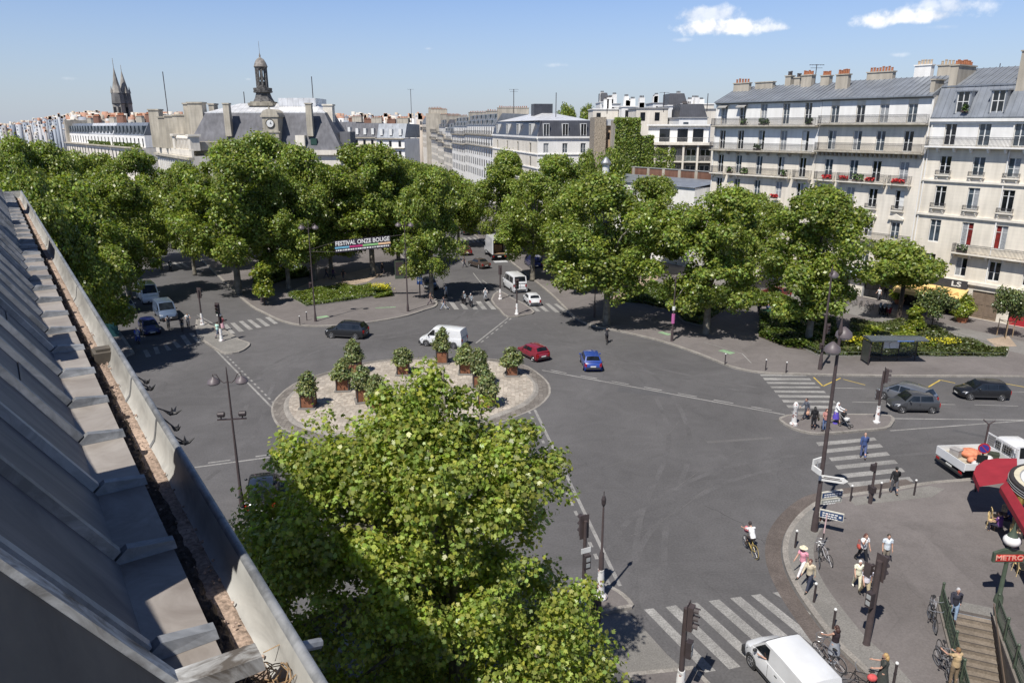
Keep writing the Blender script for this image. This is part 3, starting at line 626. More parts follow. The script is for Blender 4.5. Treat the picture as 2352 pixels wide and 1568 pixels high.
C_.shell(19.45, 22.0, [(x, 19.35, 1.3, 2.5) for x in cx], plaster, y=.012, name='upper_wall', reveal=.1, sides=False) if False else MB().add([p for a, b in zip([0]+[x+.63 for x in sorted(cx)], [x-.63 for x in sorted(cx)]+[tC1-tC0]) for p in [(a,.012,19.3),(b,.012,19.3),(b,.012,22.0),(a,.012,22.0)]], [(4*i+3,4*i+2,4*i+1,4*i) for i in range(len(cx)+1)]).build('upper_wall', plaster, C_.root)
C_.roof(22.45, 25.9, 1.5, zinc, y0=.3, depth=11, name='mansard_roof', seam=.5); C_.roof(25.93, 28.0, 5.0, zinc, y0=-1.15, depth=9.5, name='upper_roof')
for x in (41.7-tC0, 38.1-tC0, 34.5-tC0, 30.9-tC0, 27.3-tC0):
    d = MB().box(x-.8, -1.2, 22.9, x-.66, .2, 25.2).box(x+.66, -1.2, 22.9, x+.8, .2, 25.2).box(x-.95, -1.6, 25.2, x+.95, .32, 25.36).build('dormer', zinc, C_.root)
    MB().box(x-.66, .05, 22.9, x-.56, .12, 25.2).box(x+.56, .05, 22.9, x+.66, .12, 25.2).box(x-.05, .05, 22.9, x+.05, .12, 25.2).box(x-.66, .055, 24.1, x+.66, .11, 24.18).build('dormer_frame', frame_w, d)
    MB().box(x-.66, -.02, 22.9, x+.66, .04, 25.2).build('pane', rnd.choice(panes), d)
C_.chimney(43.8-tC0, -3.2, 25, 28.1, .9, 4.2, pots=9); C_.chimney(36.6-tC0, -3.6, 25, 29.1, .9, 5.5, pots=10); C_.chimney(30-tC0, -3.4, 25, 29, .9, 5, pots=9)
# carriage gate, awning, shop fronts
MB().box(gate_x-1.42, -.24, .15, gate_x+1.42, -.14, 3.3).box(gate_x-.03, -.14, .15, gate_x+.03, -.1, 3.3).box(gate_x-1.2,-.14,.5,gate_x-.2,-.11,1.5).box(gate_x+.2,-.14,.5,gate_x+1.2,-.11,1.5).box(gate_x-1.2,-.14,1.8,gate_x-.2,-.11,2.9).box(gate_x+.2,-.14,1.8,gate_x+1.2,-.11,2.9).build('gate', M('brown_gate', (.20,.15,.11), var=.15), C_.root)
for x0 in (31.0-tC0, 26.0-tC0):
    MB().box(x0-2.1, -.2, .15, x0+2.1, -.12, 1.3).box(x0-2.1, -.2, 2.6, x0+2.1, .06, 3.25).build('shopfront', M('shop_red', (.35,.02,.03), var=.1), C_.root); MB().box(x0-2.1, -.24, 1.3, x0+2.1, -.16, 2.6).build('shop_window', panes[0], C_.root)
# ---- florist strip (ground floor of C/B join) -----------------------------------------
fl = Fac(W(37.5, sb-.05), W(45.4, sb-.05), 'florist_shop', 'florist shop front with dark sign board under a yellow awning', 'shop')
MB().box(0, -.02, .15, 7.9, .12, 2.7).build('shop_window', M('shop_glass_dark', (.02,.02,.018), rough=.2), fl.root)
MB().box(.3, 0, 3.25, 7.9, .3, 4.25).build('sign_board', M('sign_dark', (.05,.05,.055)), fl.root)
aw = MB().add([(.1,.1,3.35),(7.8,.1,3.35),(7.8,2.2,2.35),(.1,2.2,2.35),(.1,2.2,1.95),(7.8,2.2,1.95),(.1,.1,3.3),(7.8,.1,3.3)], [(0,1,2,3),(3,2,5,4),(0,3,4,6),(1,7,5,2)]).build('awning', M('yellow_awning', (.72,.50,.20), var=.12, scale=1), fl.root)
Mx = Matrix.Translation((3.9, 1.3, 2.80+.02)) @ Matrix.Rotation(pi, 4, 'Z') @ Matrix.Rotation(-math.atan(1/2.1)*-1, 4, 'X')
text_mesh('INTERFLORA', .95, M('awning_letters', (.45,.26,.08)), Mx, aw, bold=.01, sx=1.25)
Mv = Matrix.Translation((1.5, .31, 3.75)) @ Matrix.Rotation(pi, 4, 'Z') @ Matrix.Rotation(pi/2, 4, 'X')
text_mesh('LS', .8, white_p, Mv, fl.root, bold=.02, sx=1.5)
# ---- B: middle block -------------------------------------------------------------
tB0, tB1 = 44.95, 59.2
B_ = Fac(W(tB0, sb), W(tB1, sb), 'stone_apartment_block', 'cream stone block with long upper balconies between its two neighbours on the right', 'apartment building')
bx = [57.3-tB0, 53.8-tB0, 50.75-tB0, 47.3-tB0]
lv = ((4.6,2.2),(7.95,2.1),(11.6,2.35),(14.75,2.6),(18.5,2.45),(21.85,2.2))
B_.shell(0, 24.9, [(x, z, 1.15, h) for x in bx for z, h in lv] + [(x, .15, 4.4, 2.75) for x in (48.2-tB0, 54.4-tB0)], cream)
MB().add([p for a, b in zip([0]+[x+.58 for x in sorted(bx)], [x-.58 for x in sorted(bx)]+[tB1-tB0]) for p in [(a,.012,21.85),(b,.012,21.85),(b,.012,24.9),(a,.012,24.9)]], [(4*i+3,4*i+2,4*i+1,4*i) for i in range(len(bx)+1)]).build('upper_wall', plaster, B_.root)
for x in bx:
    for z, h in lv: B_.window(x, z, 1.15, h)
    pd = MB().add([(x-.95,.3,10.55),(x+.95,.3,10.55),(x,.3,11.15),(x-.95,0,10.55),(x+.95,0,10.55),(x,0,11.15)], [(0,2,1),(0,3,5,2),(1,2,5,4),(0,1,4,3)]).box(x-.95,.002,10.38,x+.95,.34,10.54).build('pediment', cream, B_.root)
    MB().box(x-.7,.003,7.6,x-.6,.12,10.38).box(x+.6,.003,7.6,x+.7,.12,10.38).build('window_surround', cream2, B_.root)
for a, b in ((58.85,56.1),(55.6,49.2),(48.8,46.1)):
    B_.balcony(b-tB0, a-tB0, 14.72, out=.75, brackets=[b-tB0+.25, a-tB0-.25]+([(a+b)/2-tB0] if a-b > 4 else []), mat=cream)
B_.balcony(.15, tB1-tB0-.1, 18.45, out=1.0, brackets=[.5+i*.6 for i in range(23)], mat=ashlar); B_.balcony(.15, tB1-tB0-.1, 21.82, out=.9, mat=ashlar)
for x in (47.3,50.75,53.8,57.3): B_.balcony(x-tB0-.75, x-tB0+.75, 11.55, out=.35, rail=.55, mat=cream)
B_.balcony(.3, tB1-tB0-.3, 7.6, out=.7, mat=ashlar); B_.band(3.6, .3, .25, plaster); B_.band(24.75, .2, .3, M('eave_grey', (.3,.3,.3))); B_.roof(24.95, 27.3, 5.2, zinc, y0=.45)
B_.chimney(58.3-tB0, -2.6, 25, 27.9, 1.7, .7, pots=5); B_.chimney(54.6-tB0, -5.0, 26.4, 28.1, 3.4, .8, pots=8); B_.chimney(49.3-tB0, -5.2, 26.4, 28.6, 2.0, .8, pots=5, mat=plaster, potm=pot_t); B_.chimney(47-tB0, -6, 26.4, 28.5, 1.8, .8, pots=4, potm=pot_t); B_.chimney(45.5-tB0, -1.2, 25, 26.6, .5, 2.0, pots=0)
for x0 in (48.2-tB0, 54.4-tB0):
    MB().box(x0-2.2, -.2, .15, x0-2.0, .05, 2.9).box(x0+2.0, -.2, .15, x0+2.2, .05, 2.9).box(x0-.06, -.2, .15, x0+.06, -.1, 2.9).build('shopfront', M('shop_steel', (.3,.3,.3)), B_.root); MB().box(x0-2.2, -.24, .15, x0+2.2, -.18, 2.9).build('shop_window', panes[0], B_.root)
MB().box(.4, .02, 2.9, 13.6, .9, 3.25).build('shop_canopy', M('shop_canopy_pale', (.55,.62,.66)), B_.root)
# ---- A: left block -----------------------------------------------------------------
tA0, tA1 = 59.25, 76.8
A__ = Fac(W(tA0, sb), W(tA1, sb), 'stone_apartment_block', 'pale block with white top storeys at the left end of the stone terrace', 'apartment building')
ax = [75.2-tA0, 71.85-tA0, 68.25-tA0, 64.6-tA0, 61.2-tA0]
lv = ((4.6,2.2),(8.0,2.3),(11.6,2.4),(14.75,2.65),(18.2,2.7),(21.7,2.8))
A__.shell(0, 24.8, [(x, z, 1.05, h) for x in ax for z, h in lv], cream2)
MB().add([p for a, b in zip([0]+[x+.53 for x in sorted(ax)], [x-.53 for x in sorted(ax)]+[tA1-tA0]) for p in [(a,.012,18.1),(b,.012,18.1),(b,.012,24.8),(a,.012,24.8)]], [(4*i+3,4*i+2,4*i+1,4*i) for i in range(len(ax)+1)]).build('upper_wall', plaster, A__.root)
for x in ax:
    MB().box(x-.53,.010,20.9,x+.53,.014,21.7).build('lintel', plaster, A__.root); MB().box(x-.53,.010,24.5,x+.53,.014,24.8).build('lintel', plaster, A__.root)
    for z, h in lv: A__.window(x, z, 1.05, h)
    MB().add([(x-.9,.3,10.75),(x+.9,.3,10.75),(x,.3,11.35),(x-.9,0,10.75),(x+.9,0,10.75),(x,0,11.35)], [(0,2,1),(0,3,5,2),(1,2,5,4),(0,1,4,3)]).box(x-.9,.002,10.6,x+.9,.34,10.74).build('pediment', cream, A__.root)
for a, b in ((76.6,74.0),(73.4,62.8),(62.2,59.6)): A__.balcony(b-tA0, a-tA0, 14.75, out=.8, brackets=[b-tA0+.3, a-tA0-.3]+([64.6-tA0, 68.25-tA0, 71.85-tA0] if a-b > 5 else []), mat=cream)
A__.balcony(.1, tA1-tA0, 18.15, out=1.0, brackets=[.5+i*1.75 for i in range(10)], mat=ashlar); A__.balcony(.1, tA1-tA0, 21.6, out=.95, mat=ashlar)
A__.band(24.7, .2, .3, M('eave_grey')); A__.roof(24.9, 27.2, 5.4, zinc, y0=.45)
A__.chimney(75.2-tA0, -3.6, 25, 27.6, 2.8, .6, pots=5); A__.chimney(71.6-tA0, -4.2, 25, 27.6, 3.0, .7, pots=0); A__.chimney(68.1-tA0, -5, 26.2, 28.3, .9, .9, pots=3, potm=pot_g); A__.chimney(66.6-tA0, -5, 26.2, 28.0, .9, .9, pots=3, potm=pot_g); A__.chimney(64.6-tA0, -4.2, 26.2, 28.2, 1.6, .8, pots=6); A__.chimney(61.9-tA0, -4.4, 26.2, 28.0, 1.3, .8, pots=4)
for F_, xx_, z0_, z1_ in ((B_, .12, .2, 24.6), (A__, 17.35, .2, 24.5), (C_, 21.7, .2, 22), (C_, 21.7-8.6, 3.9, 22)): MB().tube([(xx_,.09,z0_),(xx_,.09,z1_)], .07, 7).build('drainpipe', plaster, F_.root)
for x, m_ in ((75.2-tA0, 1), (71.85-tA0, 1)): MB().add([(x-.8,.02,24.55),(x+.8,.02,24.55),(x+.8,.75,24.2),(x-.8,.75,24.2),(x-.8,.75,24.05),(x+.8,.75,24.05)], [(0,3,2,1),(3,4,5,2)]).build('awning', M('grey_awning', (.34,.33,.31)), A__.root)
for F_, x, z, w_, mt_, lb in ((B_, 56.9-tB0, 14.8, 1.3, geranium, 'red geraniums on the small left balcony of the middle stone block'), (B_, 54.5-tB0, 14.8, 1.2, geranium, 'red geraniums at the left end of the long balcony of the middle block'), (B_, 52.6-tB0, 14.8, 1.4, shrub_m, 'mixed green trough in the middle of the long balcony'), (B_, 51.0-tB0, 14.8, 1.1, geranium, 'red geraniums toward the right of the long balcony of the middle block'), (B_, 47.4-tB0, 14.8, 1.5, geranium, 'red geraniums on the small right balcony of the middle block'),
        (A__, 64.7-tA0, 11.7, 1.1, geranium, 'big red geraniums on a third floor sill of the left block'), (A__, 71.9-tA0, 11.7, .9, geranium, 'smaller red geraniums on a sill above the trees'), (A__, 72.8-tA0, 14.8, .9, shrub_m, 'tall leafy pot at the left end of the balcony'), (A__, 70.2-tA0, 14.8, 1.2, shrub_m, 'leafy trough near the middle of the long balcony'), (A__, 63.5-tA0, 14.8, .9, shrub_m, 'leafy pot at the right end of the long balcony'),
        (A__, 67.6-tA0, 21.65, 1.6, shrub_m, 'leafy trough on the top balcony of the left block'), (A__, 71-tA0, 21.65, 1.0, shrub_m, 'dark clutter of plants by the left awning on the top balcony'), (A__, 60.4-tA0, 21.65, .9, shrub_m, 'green shrub at the right end of the top balcony'), (A__, 68.3-tA0, 18.2, 1.2, shrub_m, 'low planting on the middle balcony of the left block'), (C_, 41.3-tC0, 23.0, .7, shrub_m, 'yellowish pot plant in the left mansard dormer'), (C_, 38.9-tC0, 7.55, 1.1, shrub_m, 'dark plants on the lowest long balcony of the right block')):
    flowers(F_, x, z, w_, mat=mt_, label=lb, y=.7 if F_ is not C_ or z < 20 else .35, h=.4 if mt_ is geranium else .7)
# low white building with zinc roof and brick parapet left of them
def fac_px(u1, u0, Y1, Y0, name, label, cat, group=None):
    a = at_y(u0, 400, Y0); b = at_y(u1, 400, Y1); return Fac(a, b, name, label, cat, group)
lw = Fac(W(77.2, 88), W(103, 88), 'low_building', 'low white building with flat zinc roof behind the trees beside the terrace', 'building')
lw.shell(0, 12.4, [(3+i*4.2, 6, 1.5, 2.4) for i in range(6)], plaster, depth=7); [lw.window(3+i*4.2, 6, 1.5, 2.4, detail=False) for i in range(6)]
MB().add([(-.1,.3,12.45),(26,.3,12.45),(26,-7,13.2),(-.1,-7,13.2),(26,-7,12.4),(-.1,-7,12.4)], [(3,2,1,0),(4,5,3,2) if False else (2,3,5,4)]).build('roof', zinc, lw.root)
bw = Fac(W(77.2, 96.5), W(100, 96.5), 'brick_wall', 'brown brick parapet wall with pale piers behind the low zinc roof', 'wall')
MB().box(0,-.3,0,22.8,0,14.3).build('brick_panel', brick, bw.root)
for i in range(7): MB().box(i*3.7-.3,-.35,0,i*3.7+.3,.08,14.45).build('pier', render_b, bw.root)
MB().box(-.1,-.38,14.3,22.8,.1,14.42).build('coping', M('eave_grey'), bw.root)
# ---- balcony building ------------------------------------------------------------
gb = fac_px(1470, 1632, 150, 146, 'balcony_building', 'modern block with deep recessed balconies and white penthouse left of the stone terrace', 'apartment building')
gz = lambda v, Y=147: top_z(v, Y)
zt = gz(330); zb = gz(392); fh = (zt-gz(366))/1.0
gl0 = zt - 3.3
gb.shell(0, zt-6.7, [], plaster, depth=8); 
Lg = gb.L; nb_ = 5; mbp = MB(); 
for i in range(nb_+1): mbp.box(i*(Lg/nb_)-.18, -2.0, 0, i*(Lg/nb_)+.18, .02, zt-.3)
mbp.build('pier', cream, gb.root)
MB().box(-.2,-10,zt-.3,Lg+.2,.3,zt+.15).build('roof_slab', cream, gb.root)
MB().box(0,-10,0,Lg,-2.0,zt-.3).build('wall', M('recess_grey', (.25,.25,.25), var=.3, scale=.8), gb.root)
for f in range(4):
    z = zt-.3-3.1*(f+1)
    MB().box(.18,-1.99,z-.2,Lg-.18,-.05,z).build('floor_slab', cream, gb.root)
    for i in range(nb_):
        x0 = i*Lg/nb_+.25; x1 = (i+1)*Lg/nb_-.25
        r = MB(); n = 16
        for k in range(n+1): xx = x0+(x1-x0)*k/n; r.box(xx-.02,-.12,z,xx+.02,-.08,z+1)
        r.box(x0,-.13,z+.98,x1,-.07,z+1.04); r.build('railing', [iron_l, iron_l, M('panel_glass', (.35,.4,.38), var=.2)][rnd.randrange(3)], gb.root)
        gb.window((x0+x1)/2, z, (x1-x0)*.85, 2.3, y=-1.95, detail=(f < 2))
MB().box(1,-9,zt+.15,Lg*.93,-2.2,zt+3.3).build('penthouse', plaster, gb.root); MB().box(.8,-9.2,zt+3.3,Lg*.95,-1.6,zt+3.6).build('penthouse_roof', plaster, gb.root)
for x in (3, 6, 9.5): MB().box(x-1,-2.25,zt+.3,x+1,-2.15,zt+2.7).build('window', panes[0], gb.root)
r = MB()
for k in range(60): xx = k*Lg/60; r.box(xx-.02,.15,zt+.15,xx+.02,.19,zt+1.1)
r.box(0,.14,zt+1.08,Lg,.2,zt+1.13); r.build('railing', iron_l, gb.root)
# ivy covered gable, stone gable, brick backs
def leafmass(name, boxes, n, size, mat, seed, parent=None, **kw):
    rg = np.random.default_rng(seed); V = []; C2 = []
    tot = sum(b[6] for b in boxes)
    for b in boxes:
        k = int(n*b[6]/tot); p = rg.uniform((b[0],b[1],b[2]), (b[3],b[4],b[5]), (k,3)); V.append(p)
    P_ = np.concatenate(V); k = len(P_); nrm = rg.normal(size=(k,3)); nrm[:,2] = abs(nrm[:,2])*.8; nrm[:,1] -= .5; nrm /= np.linalg.norm(nrm,axis=1)[:,None]
    a = np.cross(nrm, rg.normal(size=(k,3))); a /= np.linalg.norm(a,axis=1)[:,None]; b_ = np.cross(nrm, a); s = size*rg.uniform(.6,1.3,(k,1))
    Q = np.stack([P_-a*s*.5, P_-b_*s*.35, P_+a*s*.6, P_+b_*s*.35], 1).reshape(-1,3)
    g_ = rg.uniform(.55,1.4,(k,1)); col = np.concatenate([g_*rg.uniform(.85,1.25,(k,1)), g_, g_*rg.uniform(.7,1.1,(k,1)), np.ones((k,1))], 1)
    me = arrmesh(name, Q, np.arange(4*k).reshape(k,4), mat, col); o = bpy.data.objects.new(name, me); COL.objects.link(o); o.parent = parent
    return tag(o, **kw)
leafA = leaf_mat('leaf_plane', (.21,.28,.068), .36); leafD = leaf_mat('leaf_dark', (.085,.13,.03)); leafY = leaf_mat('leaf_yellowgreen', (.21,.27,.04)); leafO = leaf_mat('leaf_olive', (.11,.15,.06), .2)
iv = at_y(1445, 300, 141); ig = empty('ivy_covered_gable', (iv.x, iv.y, 0), 0, 'tall gable wall wholly covered in green ivy left of the balcony block', 'building')
MB().box(-2.4, 0, 0, 2.0, 8, 22.6).box(2.0, 0.5, 0, 4.6, 8, 19.5).build('wall', render_b, ig); leafmass('ivy', [(-2.6,-.35,0,2.1,0,22.9,100),(2.0,.1,0,4.8,.5,19.9,50),(4.4,.0,12,9,1,17.6,14),(-2.6,-.2,22,2,3,23,12)], 15000, .4, leafA, 5, ig)
hb = at_y(1392, 300, 150); hg = empty('gable_house', (hb.x, hb.y, 0), 0, 'narrow house with rough stone gable and buff back wall left of the ivy', 'house')
MB().box(-2.3,0,0,0,9,23.2).build('gable', M('rubble_stone', (.32,.27,.21), var=.5, scale=4, bump=.5), hg); MB().box(0,1,0,3.0,9,21.6).build('wall', stone('buff_render', (.62,.45,.30), 0, .2), hg)
MB().box(0,.5,21.6,3.0,4,22.8).build('roof', zinc_l, hg)
for z in (19, 16): MB().box(.4,.95,z,.9,1.05,z+1.3).box(2.2,.95,z,2.7,1.05,z+1.3).build('window', panes[0], hg)
# white free-standing flue
fv = at_y(1391, 400, 118); fr = empty('flue_stack', (fv.x, fv.y, 0), 0, 'white cylindrical flue with metal cap rising over the trees', 'chimney')
MB().lathe([(.55,0),(.55,15.7)], (0,0,0), 14).build('pipe', white_p, fr); MB().lathe([(.8,15.7),(.85,16.0),(.3,16.7),(.05,16.9)], (0,0,0), 14).build('cap', metal_grey, fr)
# ---- white corner block with dark mansard -----------------------------------------
AV = Vector((-.218, .976, 0)); 
q0 = at_y(1234.7, 317, 165); q0.z = 0; qr = at_y(1366, 317, 167); qr.z = 0
def along(p, d, u):
    lo, hi = 0, 600
    for _ in range(40):
        m = (lo+hi)/2; q = p + d*m; dd = q.y*CP - (18-HC)*SP
        if (1176 + FOC*q.x/dd) > u: lo = m
        else: hi = m
    return p + d*lo
wb = Fac(qr, q0, 'corner_apartment_block', 'white corner block with dark slate mansard and white windows across the avenue', 'apartment building')
ql = along(q0, AV, 1132); w2 = Fac(q0, ql, 'tmp', None, None)
zc = top_z(318, 165); ztp = top_z(277, 165)
for F_, nW, pos in ((wb, 3, [.2,.52,.85]), (w2, 4, [.13,.38,.62,.87])):
    xs_ = [p*F_.L for p in pos] if F_ is wb else [F_.L*p for p in pos]
    zz = [zc-3.15-3.0*i for i in range(5)]
    if F_ is w2:
        r2 = F_.root; F_.shell(0, zc, [(x, z, 1.7, 2.1) for x in xs_ for z in zz], cream, depth=.5, sides=False)
    else: F_.shell(0, zc, [(x, z, 1.15, 2.1) for x in xs_ for z in zz], plaster, depth=13)
    for x in xs_:
        for z in zz: F_.window(x, z, 1.15 if F_ is wb else 1.7, 2.1, detail=F_ is wb)
    for i in range(4): F_.band(zc-3.5-3.0*i, .22, .2, plaster)
    F_.band(zc, .4, .35, plaster)
    MB().add([(0,.1,zc+.4),(F_.L,.1,zc+.4),(F_.L-.8,-1.1,ztp),(.8,-1.1,ztp)], [(3,2,1,0)]).build('mansard_roof', slate_d, F_.root)
    for x in xs_:
        ww = 1.15 if F_ is wb else 1.9
        d = MB().box(x-ww/2-.1,-1,zc+.5,x-ww/2,.06,zc+3).box(x+ww/2,-1,zc+.5,x+ww/2+.1,.06,zc+3).box(x-ww/2-.1,-1,zc+3,x+ww/2+.1,.1,zc+3.12).box(x-.05,-.02,zc+.5,x+.05,.04,zc+3).build('dormer', frame_w, F_.root); MB().box(x-ww/2,-.1,zc+.5,x+ww/2,-.03,zc+3).build('pane', panes[0], d)
bpy.context.view_layer.update()
for ch in list(w2.root.children):
    mw = ch.matrix_world.copy(); ch.parent = wb.root; ch.matrix_parent_inverse = wb.root.matrix_world.inverted(); ch.matrix_basis = mw
bpy.data.objects.remove(w2.root)
rt = MB(); a_, b_, c_ = qr+Vector((-.6,1.2,0)), q0+Vector((.1,1.3,0)), ql+Vector((1.2,-.4,0)); d_ = ql+Vector((13.5,3,0)); pk = (a_+b_+c_+d_)/4
inv = Matrix.LocRotScale(wb.root.location, wb.root.rotation_euler, None).inverted()
pts = [inv @ Vector((p.x,p.y,ztp+.02)) for p in (a_,b_,c_,d_)]+[inv @ Vector((pk.x+1,pk.y,ztp+2.4))]
MB().add(pts, [(0,4,1),(1,4,2),(2,4,3),(3,4,0)]).build('roof', zinc_l, wb.root)
pp = inv @ Vector((pk.x+.5, pk.y-4, 0)); MB().box(pp.x-2.3,pp.y-2,ztp+.5,pp.x+2.3,pp.y+2,ztp+4.0).build('lift_housing', slate_d, wb.root)
# ---- terrace along the avenue ------------------------------------------------------
us = [1132, 1068, 1038, 1019, 1005, 990]
prev = ql; kinds = [(plaster, zinc, 'pale avenue building with two rows of zinc dormers next to the corner block'), (plaster, zinc, 'white avenue building with planted balconies, second beyond the corner block'), (cream, zinc, 'pink white building third beyond the corner block on the avenue'), (cream2, slate, 'narrow blue grey roofed building on the avenue'), (cream2, zinc, 'buff building on the avenue beside the blank gable')]
for i in range(5):
    nx = along(q0, AV, us[i+1]); F_ = Fac(prev, nx, 'avenue_building', kinds[i][2], 'apartment building', 'terrace along the avenue')
    zc_ = 17.8 + [1.0,.6,-1.5,.2,1.0][i]; nW = max(3, int(F_.L/3.6)); 
    ops = [(F_.L*(k+.5)/nW, z, 1.5, 2.0) for k in range(nW) for z in (zc_-2.7, zc_-5.9, zc_-9.1, zc_-12.3)]
    F_.shell(0, zc_, [], kinds[i][0], depth=11)
    wn = 0
    for o in ops:
        MB().box(o[0]-.65, 0, o[1], o[0]+.65, .05, o[1]+2.1).build('window', panes[rnd.choice([0,0,1])], F_.root); wn += 1
    F_.band(zc_, .35, .5, ashlar); F_.balcony(.1, F_.L-.1, zc_-3.0, out=.9, step=.5, mat=ashlar)
    F_.balcony(.1, F_.L-.1, zc_+.4, out=.3, step=.5, mat=ashlar, y=.25)
    if i < 4:
        F_.shell(zc_+.35, zc_+3.0, [], plaster, depth=10, y=-.8, name='attic_wall')
        F_.roof(zc_+3.0, zc_+6.2, 2.2, kinds[i][1], y0=-.6, depth=10, seam=.8, gut=False)
        for k in range(nW):
            for q in (0, 1): x = F_.L*(k+.5)/nW; MB().box(x-.55, -1.6-q*1.1, zc_+3.15+q*1.6, x+.55, -.62-q*1.05, zc_+4.4+q*1.6).build('dormer', panes[1] if k % 2 else metal_grey, F_.root)
            MB().box(F_.L*(k+.5)/nW-.5, -.82, zc_+.5, F_.L*(k+.5)/nW+.5, -.75, zc_+2.5).build('window', panes[0], F_.root)
    F_.chimney(.5, -6, zc_+3, zc_+7.6, .7, 9, pots=14, pot_h=.4); 
    if i == 0: F_.chimney(F_.L*.5, -6.8, zc_+3, zc_+7.2, .7, 8, pots=10, pot_h=.4)
    prev = nx
gp = along(q0, AV, 985)
gblk = Fac(gp + Vector((9, 2, 0)), gp + Vector((-1.5, 2, 0)), 'gable_building', 'building with tall blank beige gable and crowded chimneys on the avenue', 'apartment building')
gblk.shell(0, 27.5, [], render_b, depth=20); gblk.chimney(4, -1, 27, 29.4, 8, .8, pots=14, pot_h=.5)
MB().box(-3,.02,0,0,8,20).build('side_wing', cream2, gblk.root) if False else None
g2 = Fac(gp + Vector((-1.5, 12, 0)), gp + Vector((-9, 50, 0)), 'avenue_building', 'distant cream building with a slate turret beyond the blank gable', 'apartment building', 'terrace along the avenue')
g2.shell(0, 23.0, [], cream, depth=10); g2.roof(23.0, 26.5, 2, zinc, gut=False)
for k in range(8):
    for z in (20.5, 17, 13.8, 10.6): MB().box(2+k*4.7, 0, z, 3.5+k*4.7, .06, z+2).build('window', panes[0], g2.root)
g2.balcony(.1, g2.L-.2, 20, step=.6, mat=ashlar); g2.chimney(2, -4, 26, 30.2, .8, 7, pots=8)
# frontal row beyond the town hall
for j, (u1, u0, Y, zt_, lb) in enumerate([(778, 815, 262, 21.6, 'far pale building beside the town hall chimney'), (815, 868, 258, 21.2, 'far pale row building with blue grey mansard above the trees'), (868, 932, 250, 21.0, 'far white balconied building nearest the avenue')]):
    F_ = fac_px(u1, u0, Y, Y-3, 'far_row_building', lb, 'apartment building', 'far row above the trees')
    F_.shell(0, zt_-3.5, [], [plaster, cream, plaster][j], depth=12); F_.band(zt_-3.6, .3, .6, ashlar); F_.band(zt_-6.6, .25, .7, ashlar)
    F_.roof(zt_-3.2, zt_+1.3, 2, slate if j != 2 else zinc, y0=-.5, gut=False, seam=1.2)
    n = int(F_.L/2.6)
    for k in range(n):
        x = F_.L*(k+.5)/n
        MB().box(x-.5, -1.5, zt_-2.4, x+.5, -.45, zt_-.4).build('dormer', frame_w, F_.root)
        for z in (zt_-6, zt_-9.2): MB().box(x-.45, 0, z, x+.45, .06, z+1.9).build('window', panes[0], F_.root)
    F_.chimney(F_.L*.3, -6, zt_, zt_+3.0, 4, .8, pots=7, pot_h=.5); F_.chimney(F_.L*.8, -8, zt_, zt_+2.6, 3, .8, pots=5, pot_h=.5, mat=brick)
# ---------------------------------------------------------------- town hall
YT = 148.0
def tp(u, v, Y=YT): return at_y(u, v, Y)
th = empty('town_hall', (tp(605, 330).x, YT, 0), 0, 'town hall with steep slate roof, clock gable and slender bell turret', 'town hall')
ox, oy = th.location.x, th.location.y
def lx(u, v, Y=YT): p = at_y(u, v, Y); return p.x-ox, p.z
xl0, zl0 = lx(428, 345); xr0, _ = lx(786, 345); xl1, z1 = lx(472, 259, YT+3.5); xr1, _ = lx(745, 259, YT+3.5)
zb_ = zl0
mb = MB(); mb.box(xl0+.4, 0, 0, xr0-.4, 13, zb_); mb.build('wall', cream, th)
MB().box(xl0-.1, -.6, zb_-.9, xr0+.1, 13.6, zb_).build('cornice', cream, th)
MB().add([(xl0,-.2,zb_),(xr0,-.2,zb_),(xr1,3.5,z1),(xl1,3.5,z1),(xl0,13,zb_),(xr0,13,zb_),(xr1,12,z1),(xl1,12,z1)], [(0,1,2,3),(1,5,6,2),(5,4,7,6),(4,0,3,7)]).build('slate_roof', slate, th)
z2 = top_z(238, YT+9)
MB().box(xl1-.15, 3.4, z1-.12, xr1+.15, 3.7, z1+.1).build('roof_edge', zinc_l, th)
MB().add([(xl1,3.5,z1+.05),(xr1,3.5,z1+.05),(xr1-3,9,z2),(xl1+5,9,z2),(xr1,12,z1+.05),(xl1,12,z1+.05),(xr1-3,11,z2),(xl1+5,11,z2)], [(0,1,2,3),(1,4,6,2),(4,5,7,6),(5,0,3,7),(3,2,6,7)]).build('zinc_roof', zinc_l, th)
MB().add([(xl1+8.7,5,z1+.6),(xl1+14,5.0,z1+.6),(xl1+11.3,4,z1+.7),(xl1+10,10,z2+.9),(xl1+13,10,z2+.9)], [(0,2,4,3),(2,1,4)]).build('roof_hip', zinc_l, th) if False else None
MB().box(xr1-10,7,z2-.6,xr1-2.5,16,z2+1.0).build('roof_lantern', zinc_l, th)
for k, (ua, ub, va, vb) in enumerate([(513,529,240,311),(702,717,240,313)]):
    xa, za = lx(ua, va, YT+1.0); xb, zb2 = lx(ub, vb, YT+1.0)
    MB().box(xa, .5, zb_+2.6, xa+1.15, 1.7, za).box(xa-.1, .4, za, xa+1.25, 1.8, za+.25).build('chimney', ashlar, th)
